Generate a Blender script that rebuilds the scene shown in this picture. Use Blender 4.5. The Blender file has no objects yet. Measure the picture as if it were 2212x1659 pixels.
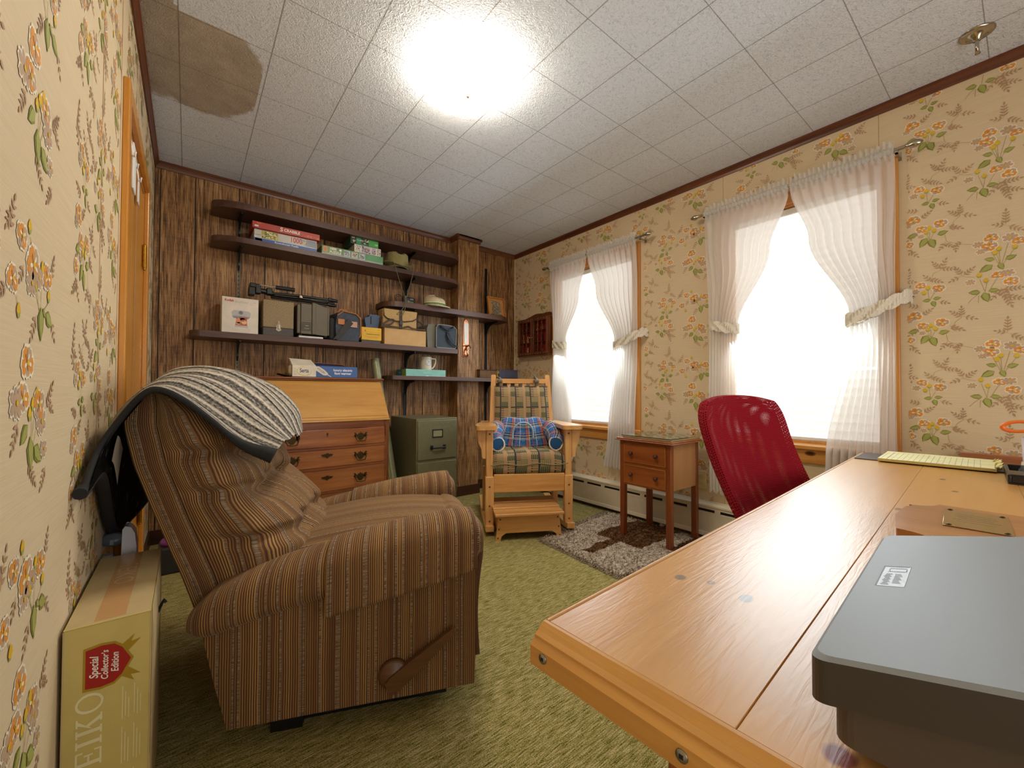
import bpy, bmesh, math, random
from mathutils import Matrix, Vector
import numpy as np
random.seed(7)
SC = bpy.context.scene
COL = SC.collection
PI = math.pi

# ------------------------------------------------------------------ camera
def make_camera():
    yaw, pitch, roll = math.radians(38.334), math.radians(0.999), math.radians(0.197)
    cy, sy, cp, sp = math.cos(yaw), math.sin(yaw), math.cos(pitch), math.sin(pitch)
    fw = Vector((sy*cp, cy*cp, sp)); rt = Vector((cy, -sy, 0)); up = rt.cross(fw)
    r = rt*math.cos(roll) + up*math.sin(roll); u = -rt*math.sin(roll) + up*math.cos(roll)
    cam = bpy.data.cameras.new('camera'); o = bpy.data.objects.new('camera', cam); COL.objects.link(o)
    m = Matrix((r, u, -fw)).transposed().to_4x4(); m.translation = Vector((0, 0, 0.94))
    o.matrix_world = m
    cam.sensor_width = 36; cam.sensor_fit = 'HORIZONTAL'; cam.lens = 885.32/2212*36
    cam.clip_start = 0.02; cam.clip_end = 60
    SC.camera = o
make_camera()

# ------------------------------------------------------------------ world, exposure
SHADE_E = 0.52      # daylight glowing through the pleated window shades
LAMP_E = 36.0       # ceiling lamp
w = bpy.data.worlds.new('sky'); SC.world = w; w.use_nodes = True
w.node_tree.nodes['Background'].inputs[0].default_value = (0.75, 0.87, 1, 1)
w.node_tree.nodes['Background'].inputs[1].default_value = 2.0
SC.view_settings.view_transform = 'Standard'; SC.view_settings.look = 'None'
SC.view_settings.exposure = 0.30; SC.view_settings.gamma = 1.0
SC.view_settings.use_curve_mapping = False

# daylight reaching in through the two windows, and a fill light added behind the camera
def area(name, loc, rot, sx, sy, power, col):
    l = bpy.data.lights.new(name, 'AREA'); l.shape = 'RECTANGLE'; l.size = sx; l.size_y = sy; l.energy = power; l.color = col
    o = bpy.data.objects.new(name, l); COL.objects.link(o); o.location = loc; o.rotation_euler = rot
area('daylight_far_window', (2.52, 2.27, 1.33), (0, 1.0, 0), 1.25, .74, 11, (.80, .91, 1))
area('daylight_near_window', (2.52, .80, 1.33), (0, 1.0, 0), 1.25, .66, 9.5, (.80, .93, 1))
area('fill_behind_camera', (.95, -1.1, 1.35), (PI/2+.3, 0, 0), 2.2, 1.7, 27, (.97, .98, 1))

# ------------------------------------------------------------------ colour + material helpers
def hx(s, a=1.0):
    s = s.lstrip('#'); c = [int(s[i:i+2], 16)/255 for i in (0, 2, 4)]
    return tuple((x/12.92 if x <= 0.04045 else ((x+0.055)/1.055)**2.4) for x in c) + (a,)
class NT:
    def __init__(s, name):
        s.m = bpy.data.materials.new(name); s.m.use_nodes = True
        s.t = s.m.node_tree; s.n = s.t.nodes; s.b = s.n['Principled BSDF']; s.out = s.n['Material Output']
    def node(s, typ, **kw):
        n = s.n.new(typ)
        for k, v in kw.items(): setattr(n, k, v)
        return n
    def link(s, a, b): s.t.links.new(a, b)
    def put(s, inp, v):
        if hasattr(v, 'is_linked') or isinstance(v, bpy.types.NodeSocket): s.link(v, inp)
        else: inp.default_value = v
    def coord(s, kind='Object'): return s.node('ShaderNodeTexCoord').outputs[kind]
    def mapping(s, vec, scale=(1, 1, 1), loc=(0, 0, 0), rot=(0, 0, 0)):
        n = s.node('ShaderNodeMapping'); s.link(vec, n.inputs[0])
        n.inputs['Scale'].default_value = scale; n.inputs['Location'].default_value = loc; n.inputs['Rotation'].default_value = rot
        return n.outputs[0]
    def noise(s, vec, scale=5, detail=4, rough=0.55, dist=0.0):
        n = s.node('ShaderNodeTexNoise'); s.link(vec, n.inputs['Vector'])
        n.inputs['Scale'].default_value = scale; n.inputs['Detail'].default_value = detail
        n.inputs['Roughness'].default_value = rough; n.inputs['Distortion'].default_value = dist
        return n.outputs['Fac']
    def math(s, op, a, b=0.0, c=0.0, clamp=False):
        n = s.node('ShaderNodeMath', operation=op, use_clamp=clamp)
        s.put(n.inputs[0], a); s.put(n.inputs[1], b)
        if len(n.inputs) > 2: s.put(n.inputs[2], c)
        return n.outputs[0]
    def ramp(s, fac, stops, interp='LINEAR'):
        n = s.node('ShaderNodeValToRGB'); s.link(fac, n.inputs[0]); cr = n.color_ramp; cr.interpolation = interp
        while len(cr.elements) < len(stops): cr.elements.new(0.5)
        for e, (p, c) in zip(cr.elements, stops): e.position = p; e.color = c if not isinstance(c, str) else hx(c)
        return n.outputs[0]
    def mix(s, fac, a, b, blend='MIX'):
        n = s.node('ShaderNodeMix', data_type='RGBA', blend_type=blend)
        s.put(n.inputs[0], fac)
        for i, v in ((6, a), (7, b)):
            if isinstance(v, str): v = hx(v)
            s.put(n.inputs[i], v)
        return n.outputs[2]
    def sep(s, vec):
        n = s.node('ShaderNodeSeparateXYZ'); s.link(vec, n.inputs[0]); return n.outputs
    def comb(s, x, y, z):
        n = s.node('ShaderNodeCombineXYZ'); s.put(n.inputs[0], x); s.put(n.inputs[1], y); s.put(n.inputs[2], z); return n.outputs[0]
    def bump(s, h, strength=0.3, dist=0.01):
        n = s.node('ShaderNodeBump'); s.link(h, n.inputs['Height'])
        n.inputs['Strength'].default_value = strength; n.inputs['Distance'].default_value = dist
        s.link(n.outputs[0], s.b.inputs['Normal'])
    def base(s, v):
        if isinstance(v, str): v = hx(v)
        s.put(s.b.inputs['Base Color'], v)
    def set(s, rough=0.5, metal=0.0, spec=None, coat=None):
        s.b.inputs['Roughness'].default_value = rough; s.b.inputs['Metallic'].default_value = metal
        if spec is not None: s.b.inputs['Specular IOR Level'].default_value = spec
        if coat is not None: s.b.inputs['Coat Weight'].default_value = coat; s.b.inputs['Coat Roughness'].default_value = 0.3
_mc = {}
def plain(col, rough=0.55, metal=0.0, var=0.06, spec=None, scale=14):
    k = (col, rough, metal, var, spec, scale)
    if k in _mc: return _mc[k]
    n = NT('paint_' + col.strip('#')); n.set(rough, metal, spec)
    f = n.noise(n.coord(), scale, 3)
    c = hx(col); d = tuple(x*(1-var*2) for x in c[:3]) + (1,); e = tuple(min(1, x*(1+var)) for x in c[:3]) + (1,)
    n.base(n.ramp(f, [(0.3, d), (0.7, e)]))
    _mc[k] = n.m; return n.m
def wood(name, dark, light, axis='x', scale=1.0, rough=0.35, coat=0.0, knots=None, stretch=14, bump=0.05, seed=0.0, contrast=(0.3, 0.7)):
    n = NT(name); n.set(rough, 0, None, coat)
    sc = [26*scale]*3; sc['xyz'.index(axis)] = 26*scale/stretch
    co = n.coord()
    v = n.mapping(co, tuple(sc), (seed, seed*1.7, seed*0.6))
    big = n.noise(v, 0.45, 3, 0.5, 1.2)
    fine = n.noise(v, 3.2, 5, 0.65, 0.4)
    f = n.math('ADD', n.math('MULTIPLY', big, 0.6), n.math('MULTIPLY', fine, 0.4))
    c = n.ramp(f, [(contrast[0], dark), (contrast[1], light)])
    if knots:
        x, y, z = n.sep(co)
        for (kx, ky, kz, rx, ry, rz, kc) in knots:
            dd = None
            for q, k0, rr in ((x, kx, rx), (y, ky, ry), (z, kz, rz)):
                if rr is None: continue
                t = n.math('DIVIDE', n.math('SUBTRACT', q, k0), rr); t = n.math('MULTIPLY', t, t)
                dd = t if dd is None else n.math('ADD', dd, t)
            dd = n.math('ADD', n.math('SQRT', dd), n.math('MULTIPLY', n.math('SUBTRACT', fine, 0.5), 0.8))
            k = n.node('ShaderNodeMapRange'); n.link(dd, k.inputs[0]); k.inputs[1].default_value = 0.75; k.inputs[2].default_value = 1.1
            k.inputs[3].default_value = 1; k.inputs[4].default_value = 0
            c = n.mix(k.outputs[0], c, kc)
    n.base(c)
    if bump: n.bump(fine, bump, 0.004)
    return n.m

# ------------------------------------------------------------------ mesh builder
class MB:
    def __init__(s): s.v = []; s.f = []; s.mi = []; s.uv = []; s.sm = []
    def add(s, vs, fs, m=0, uvs=None, smooth=False, M=None):
        o = len(s.v)
        if M is not None: vs = [tuple(M @ Vector(v)) for v in vs]
        s.v += [tuple(v) for v in vs]
        for i, f in enumerate(fs):
            s.f.append([o+k for k in f]); s.mi.append(m); s.sm.append(smooth)
            s.uv.append([uvs[k] for k in f] if uvs else None)
        return s
    def box(s, x0, x1, y0, y1, z0, z1, m=0, M=None, taper=None):
        vs = [(x, y, z) for z in (z0, z1) for y in (y0, y1) for x in (x0, x1)]
        fs = [(0, 2, 3, 1), (4, 5, 7, 6), (0, 1, 5, 4), (2, 6, 7, 3), (0, 4, 6, 2), (1, 3, 7, 5)]
        return s.add(vs, fs, m, M=M)
    def rbox(s, x0, x1, y0, y1, z0, z1, r=0.01, seg=2, m=0, M=None, smooth=True):
        bm = bmesh.new(); bmesh.ops.create_cube(bm, size=1)
        for v in bm.verts: v.co = ((x0+x1)/2+v.co.x*(x1-x0), (y0+y1)/2+v.co.y*(y1-y0), (z0+z1)/2+v.co.z*(z1-z0))
        r = min(r, 0.49*min(abs(x1-x0), abs(y1-y0), abs(z1-z0)))
        bmesh.ops.bevel(bm, geom=list(bm.edges), offset=r, segments=seg, affect='EDGES', profile=0.5)
        bm.verts.index_update()
        for f in bm.faces:
            f.normal_update(); f.smooth = bool(smooth) and max(abs(c) for c in f.normal) < 0.999
        vs = [v.co.copy() for v in bm.verts]
        for sm in (False, True):
            o_ = len(s.v); fs = [[v.index for v in f.verts] for f in bm.faces if f.smooth == sm]
            if sm: s.f += [[base_+k for k in f] for f in fs]; s.mi += [m]*len(fs); s.sm += [True]*len(fs); s.uv += [None]*len(fs)
            else: base_ = o_; s.add(vs, fs, m, None, False, M)
        bm.free(); return s
    def bm(s, bm, m=0, M=None, smooth=False):
        bm.verts.index_update()
        s.add([v.co.copy() for v in bm.verts], [[v.index for v in f.verts] for f in bm.faces], m, None, smooth, M); bm.free()
    def cyl(s, p0, p1, r0, r1=None, n=16, m=0, caps=True, M=None):
        return s.tube([p0, p1], [r0, r0 if r1 is None else r1], n, m, caps, M)
    def tube(s, pts, r, n=10, m=0, caps=True, M=None, closed=False, uvscale=None):
        P = [Vector(p) for p in pts]; k = len(P); R = r if isinstance(r, (list, tuple)) else [r]*k
        T = []
        for i in range(k):
            a = P[(i-1) % k] if closed or i > 0 else P[i]; b = P[(i+1) % k] if closed or i < k-1 else P[i]
            T.append((b-a).normalized() if (b-a).length > 1e-9 else Vector((0, 0, 1)))
        ref = Vector((0, 0, 1)) if abs(T[0].z) < 0.9 else Vector((1, 0, 0))
        N = (ref - T[0]*ref.dot(T[0])).normalized(); vs = []; uvs = []; L = 0
        for i in range(k):
            N = (N - T[i]*N.dot(T[i])).normalized(); B = T[i].cross(N)
            if i: L += (P[i]-P[i-1]).length
            for j in range(n):
                a = 2*PI*j/n; vs.append(P[i] + (N*math.cos(a)+B*math.sin(a))*R[i]); uvs.append((L, R[i]*a))
        fs = []
        for i in range(k if closed else k-1):
            for j in range(n):
                fs.append((i*n+j, i*n+(j+1) % n, ((i+1) % k)*n+(j+1) % n, ((i+1) % k)*n+j))
        s.add(vs, fs, m, uvs, True, M)
        if caps and not closed:
            s.add(vs[:n], [tuple(range(n))[::-1]], m, None, False, M); s.add(vs[-n:], [tuple(range(n))], m, None, False, M)
        return s
    def lathe(s, prof, c=(0, 0, 0), n=24, m=0, M=None, axis='z', sx=1, sy=1):
        vs = []; k = len(prof)
        for (r, z) in prof:
            for j in range(n):
                a = 2*PI*j/n; p = (r*math.cos(a)*sx, r*math.sin(a)*sy, z)
                if axis == 'x': p = (p[2], p[0], p[1])
                if axis == 'y': p = (p[1], p[2], p[0])
                vs.append((p[0]+c[0], p[1]+c[1], p[2]+c[2]))
        fs = [(i*n+j, i*n+(j+1) % n, (i+1)*n+(j+1) % n, (i+1)*n+j) for i in range(k-1) for j in range(n)]
        fs += [tuple(range(n))[::-1], tuple((k-1)*n+j for j in range(n))]
        return s.add(vs, fs, m, None, True, M)
    def prism(s, poly, h, o=(0, 0, 0), ux=(1, 0, 0), uy=(0, 1, 0), m=0, M=None, mside=None, smooth=False):
        o, ux, uy = Vector(o), Vector(ux), Vector(uy); nz = ux.cross(uy).normalized()
        k = len(poly); a = sum(poly[i][0]*poly[(i+1) % k][1]-poly[(i+1) % k][0]*poly[i][1] for i in range(k))
        if a < 0: poly = poly[::-1]
        b = [o+ux*p[0]+uy*p[1] for p in poly]; t = [p+nz*h for p in b]
        s.add(t, [tuple(range(k))], m, None, False, M); s.add(b, [tuple(range(k))[::-1]], m, None, False, M)
        s.add(b+t, [(i, (i+1) % k, k+(i+1) % k, k+i) for i in range(k)], m if mside is None else mside, None, smooth, M)
        return s
    def flat(s, poly, o, ux, uy, m=0, lift=0.0, M=None):
        o, ux, uy = Vector(o), Vector(ux), Vector(uy); nz = ux.cross(uy).normalized()
        k = len(poly); a = sum(poly[i][0]*poly[(i+1) % k][1]-poly[(i+1) % k][0]*poly[i][1] for i in range(k))
        if a < 0: poly = poly[::-1]
        return s.add([o+ux*p[0]+uy*p[1]+nz*lift for p in poly], [tuple(range(k))], m, None, False, M)
    def rect(s, x0, x1, y0, y1, o, ux, uy, m=0, lift=0.0, M=None):
        return s.flat([(x0, y0), (x1, y0), (x1, y1), (x0, y1)], o, ux, uy, m, lift, M)
    def grid(s, fn, nu, nv, m=0, uvfn=None, cu=False, cv=False, smooth=True, M=None, flip=False):
        vs = []; uvs = []
        for i in range(nu):
            for j in range(nv):
                u = i/(nu if cu else nu-1); v = j/(nv if cv else nv-1)
                vs.append(fn(u, v)); uvs.append(uvfn(u, v) if uvfn else (u, v))
        fs = []
        for i in range(nu if cu else nu-1):
            for j in range(nv if cv else nv-1):
                q = (i*nv+j, ((i+1) % nu)*nv+j, ((i+1) % nu)*nv+(j+1) % nv, i*nv+(j+1) % nv)
                fs.append(q[::-1] if flip else q)
        return s.add(vs, fs, m, uvs, smooth, M)
    def text(s, body, o, ux, uy, size, m=0, align='CENTER', lift=0.0006, sx=1.0, shear=0.0, bold=0.0, M=None):
        cu = bpy.data.curves.new('lettering', 'FONT'); cu.body = body; cu.size = 1; cu.align_x = align; cu.align_y = 'CENTER'
        cu.shear = shear; cu.offset = bold; cu.resolution_u = 4
        ob = bpy.data.objects.new('lettering', cu); COL.objects.link(ob)
        dg = bpy.context.evaluated_depsgraph_get(); me = bpy.data.meshes.new_from_object(ob.evaluated_get(dg))
        o, ux, uy = Vector(o), Vector(ux), Vector(uy); nz = ux.cross(uy).normalized()
        vs = [o+ux*(v.co.x*size*sx)+uy*(v.co.y*size)+nz*lift for v in me.vertices]
        s.add(vs, [tuple(p.vertices) for p in me.polygons], m, None, False, M)
        bpy.data.objects.remove(ob); bpy.data.curves.remove(cu); bpy.data.meshes.remove(me)
        return s
    def build(s, name, mats, parent=None, bevel=0.0, subsurf=0, autosm=True):
        me = bpy.data.meshes.new(name); me.from_pydata(s.v, [], s.f)
        if not isinstance(mats, (list, tuple)): mats = [mats]
        for mm in mats: me.materials.append(mm)
        me.polygons.foreach_set('material_index', [min(i, len(mats)-1) for i in s.mi])
        me.polygons.foreach_set('use_smooth', s.sm)
        if any(u is not None for u in s.uv):
            ul = me.uv_layers.new(name='UVMap'); d = []
            for u, f in zip(s.uv, s.f):
                for k in range(len(f)): d += list(u[k]) if u else [0.0, 0.0]
            ul.data.foreach_set('uv', d)
        me.update()
        o = bpy.data.objects.new(name, me); COL.objects.link(o)
        if parent is not None: o.parent = parent
        if bevel:
            b = o.modifiers.new('bevel', 'BEVEL'); b.width = bevel; b.segments = 2; b.limit_method = 'ANGLE'; b.angle_limit = math.radians(40)
        if subsurf:
            b = o.modifiers.new('subsurf', 'SUBSURF'); b.levels = subsurf; b.render_levels = subsurf
        return o
def tag(o, label=None, cat=None, group=None, kind=None):
    if label: o['label'] = label
    if cat: o['category'] = cat
    if group: o['group'] = group
    if kind: o['kind'] = kind
    return o
def thing(name, label, cat, loc=(0, 0, 0), rz=0.0, group=None, rot=None):
    o = bpy.data.objects.new(name, None); COL.objects.link(o); o.empty_display_size = 0.05
    o.location = loc; o.rotation_euler = rot if rot else (0, 0, rz)
    return tag(o, label, cat, group)
def struct(o): o['kind'] = 'structure'; return o
def cat_spline(P, n):
    # dense Catmull-Rom through 3-D points
    P = [np.array(p, float) for p in P]; out = []
    Q = [2*P[0]-P[1]] + P + [2*P[-1]-P[-2]]
    for t in np.linspace(0, len(P)-1, n):
        i = min(int(t), len(P)-2); f = t-i; a, b, c, d = Q[i], Q[i+1], Q[i+2], Q[i+3]
        out.append(0.5*((2*b)+(c-a)*f+(2*a-5*b+4*c-d)*f*f+(3*b-a-3*c+d)*f**3))
    return out
def rrect(x0, x1, y0, y1, r, n=5):
    P = []
    for cx, cy, a0 in ((x1-r, y1-r, 0), (x0+r, y1-r, PI/2), (x0+r, y0+r, PI), (x1-r, y0+r, 1.5*PI)):
        for k in range(n+1): P.append((cx+r*math.cos(a0+PI/2*k/n), cy+r*math.sin(a0+PI/2*k/n)))
    return P
def ell(cx, cy, rx, ry, n=14, a=0.0):
    c, s_ = math.cos(a), math.sin(a)
    return [(cx+rx*math.cos(t)*c-ry*math.sin(t)*s_, cy+rx*math.cos(t)*s_+ry*math.sin(t)*c) for t in [2*PI*k/n for k in range(n)]]
# ------------------------------------------------------------------ room dimensions (metres)
RW, LW, BW, FW, CH = 2.655, -0.178, 3.32, -1.15, 2.35   # wall_right x, wall_left x, wall_back y, wall_front y, ceiling z

# ------------------------------------------------------------------ shared materials
def m_wallpaper():
    n = NT('wallpaper_ground'); n.set(0.62, 0, 0.35)
    co = n.coord(); v = n.mapping(co, (6, 6, 420))
    f = n.noise(v, 1.0, 3, 0.6)
    n.base(n.ramp(f, [(0.25, '#d0b992'), (0.75, '#ddc8a4')])); n.bump(f, 0.12, 0.002); return n.m
M_WALL = m_wallpaper()
M_ORANGE = plain('#de9236', 0.6); M_TAN = plain('#bf9f80', 0.6); M_CREAM = plain('#efe2c6', 0.6); M_YEL = plain('#dfb420', 0.6)
M_LEAF = plain('#a3a352', 0.6); M_LEAFD = plain('#82822e', 0.6); M_SPRIG = plain('#b4906c', 0.6); M_STEM = plain('#a99a5c', 0.6); M_DKPET = plain('#bf7a3a', 0.6)
WPM = [M_WALL, M_CREAM, M_ORANGE, M_TAN, M_YEL, M_LEAF, M_LEAFD, M_SPRIG, M_STEM, M_DKPET]
M_CROWN = wood('crown_wood', '#3a1608', '#7a3f1c', 'y', 1.0, 0.35, 0.1)
M_CROWNX = wood('crown_wood_along', '#43200e', '#7d4a26', 'x', 1.0, 0.35, 0.1)
M_PINE = wood('pine_casing', '#b06a1e', '#d99a48', 'z', 0.8, 0.32, 0.15)
M_PINEY = wood('pine_casing_along', '#b87428', '#e0a55a', 'y', 0.8, 0.32, 0.15)
M_DOOR = wood('birch_door', '#b8721f', '#d8993f', 'z', 0.7, 0.28, 0.25)
M_BRASS = NT('brass'); M_BRASS.set(0.22, 1.0); M_BRASS.base('#c89a3c'); M_BRASS = M_BRASS.m
M_NICKEL = NT('nickel'); M_NICKEL.set(0.2, 1.0); M_NICKEL.base('#b9b2a2'); M_NICKEL = M_NICKEL.m
M_BLACKM = plain('#17171a', 0.4, 0.0, 0.02); M_BLACK = plain('#0f0f10', 0.6, 0.0, 0.02)
M_WHITE = plain('#ece8df', 0.5); M_SCREW = plain('#9b978c', 0.35, 0.9)
def m_panel():
    n = NT('weathered_panelling'); n.set(0.5, 0, 0.35)
    co = n.coord(); isl = n.node('ShaderNodeNewGeometry').outputs['Random Per Island']
    x, y, z = n.sep(co); off = n.math('MULTIPLY', isl, 37.0)
    v0 = n.comb(n.math('ADD', x, off), n.math('ADD', y, off), n.math('ADD', z, n.math('MULTIPLY', off, 1.3)))
    a = n.noise(n.mapping(v0, (150, 150, 7)), 1.0, 5, 0.65, 0.6)
    b = n.noise(n.mapping(v0, (30, 30, 1.6)), 1.0, 3, 0.5, 2.2)
    d = n.noise(n.mapping(v0, (9, 9, 130)), 1.0, 3, 0.6, 0.5)
    f = n.math('ADD', n.math('ADD', n.math('MULTIPLY', a, 0.66), n.math('MULTIPLY', b, 0.3)), n.math('MULTIPLY', d, 0.10))
    f = n.math('ADD', f, n.math('MULTIPLY', n.math('SUBTRACT', isl, 0.5), 0.05))
    n.base(n.ramp(f, [(0.40, '#33210f'), (0.49, '#6c4a2a'), (0.57, '#9a6f42'), (0.70, '#bd9664')]))
    n.bump(a, 0.25, 0.003); return n.m
M_PANEL = m_panel(); M_GROOVE = plain('#1c120b', 0.7)
def m_ceiling():
    n = NT('ceiling_tile'); n.set(0.75, 0, 0.2)
    co = n.coord(); x, y, z = n.sep(co)
    def line(c, c0, p, wd):
        t = n.math('FRACT', n.math('ADD', n.math('DIVIDE', n.math('SUBTRACT', c, c0), p), 50.5))
        t = n.math('ABSOLUTE', n.math('SUBTRACT', t, 0.5))
        return n.math('LESS_THAN', t, wd)
    l = n.math('MAXIMUM', line(x, -0.0475, 0.3039, 0.0075), line(y, 1.953, 0.3103, 0.0055))
    worm = n.noise(n.mapping(co, (85, 85, 85)), 1.0, 2, 0.5, 1.5)
    wv = n.math('POWER', worm, 1.5)
    # brown water stain: two lobes with a ragged edge, it stops dead at one tile joint
    rag = n.math('MULTIPLY', n.math('SUBTRACT', n.noise(co, 22, 5, 0.7), 0.5), 0.22)
    def lobe(cx, cy, rx, ry):
        a = n.math('DIVIDE', n.math('SUBTRACT', x, cx), rx); b = n.math('DIVIDE', n.math('SUBTRACT', y, cy), ry)
        q = n.math('SQRT', n.math('ADD', n.math('MULTIPLY', a, a), n.math('MULTIPLY', b, b)))
        return n.math('ADD', q, rag)
    q = n.math('MINIMUM', lobe(0.03, 2.24, 0.25, 0.37), lobe(-0.16, 2.1, 0.24, 0.5))
    st = n.node('ShaderNodeMapRange', interpolation_type='SMOOTHSTEP'); n.link(q, st.inputs[0])
    st.inputs[1].default_value = 0.90; st.inputs[2].default_value = 1.0; st.inputs[3].default_value = 1; st.inputs[4].default_value = 0
    lim = n.math('LESS_THAN', x, 0.243)
    lim2 = n.math('GREATER_THAN', n.math('ADD', y, n.math('MULTIPLY', n.math('GREATER_THAN', x, -0.0475), -0.02)), 1.925)
    lim3 = n.math('MAXIMUM', lim2, n.math('LESS_THAN', x, -0.06))
    s = n.math('MULTIPLY', n.math('MULTIPLY', st.outputs[0], lim), lim3)
    blot = n.noise(co, 9, 5, 0.7)
    stain = n.ramp(blot, [(0.3, '#9c8c78'), (0.7, '#b8a892')])
    b0 = n.mix(n.math('MULTIPLY', s, 0.92), n.ramp(worm, [(0.34, '#c4c9d0'), (0.44, '#dadee4'), (0.7, '#e0e4e9')]), stain)
    n.base(n.mix(n.math('MULTIPLY', l, 0.62), b0, '#6e604c'))
    h = n.math('SUBTRACT', n.math('MULTIPLY', wv, 0.5), n.math('MULTIPLY', l, 0.6))
    n.bump(h, 0.9, 0.010); return n.m
def m_carpet():
    n = NT('green_carpet'); n.set(0.95, 0, 0.05)
    co = n.coord()
    s = n.noise(n.mapping(co, (22, 260, 60), rot=(0, 0, 0.05)), 1.0, 4, 0.65, 0.5)
    g = n.noise(n.mapping(co, (260, 420, 300)), 1.0, 2, 0.6)
    big = n.noise(co, 1.3, 3, 0.5)
    f = n.math('ADD', n.math('MULTIPLY', s, 0.55), n.math('MULTIPLY', g, 0.45))
    c = n.ramp(f, [(0.38, '#35331a'), (0.45, '#7a6c30'), (0.51, '#a08d58'), (0.58, '#c0ab7c'), (0.68, '#d8c9a0')])
    c2 = n.ramp(f, [(0.38, '#33421c'), (0.46, '#787430'), (0.54, '#9f9258'), (0.64, '#ccbb8e')])
    n.base(n.mix(n.math('MULTIPLY', big, 1.0), c, c2))
    n.bump(n.math('ADD', n.math('MULTIPLY', s, 0.5), n.math('MULTIPLY', g, 0.6)), 0.5, 0.006); return n.m
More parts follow.
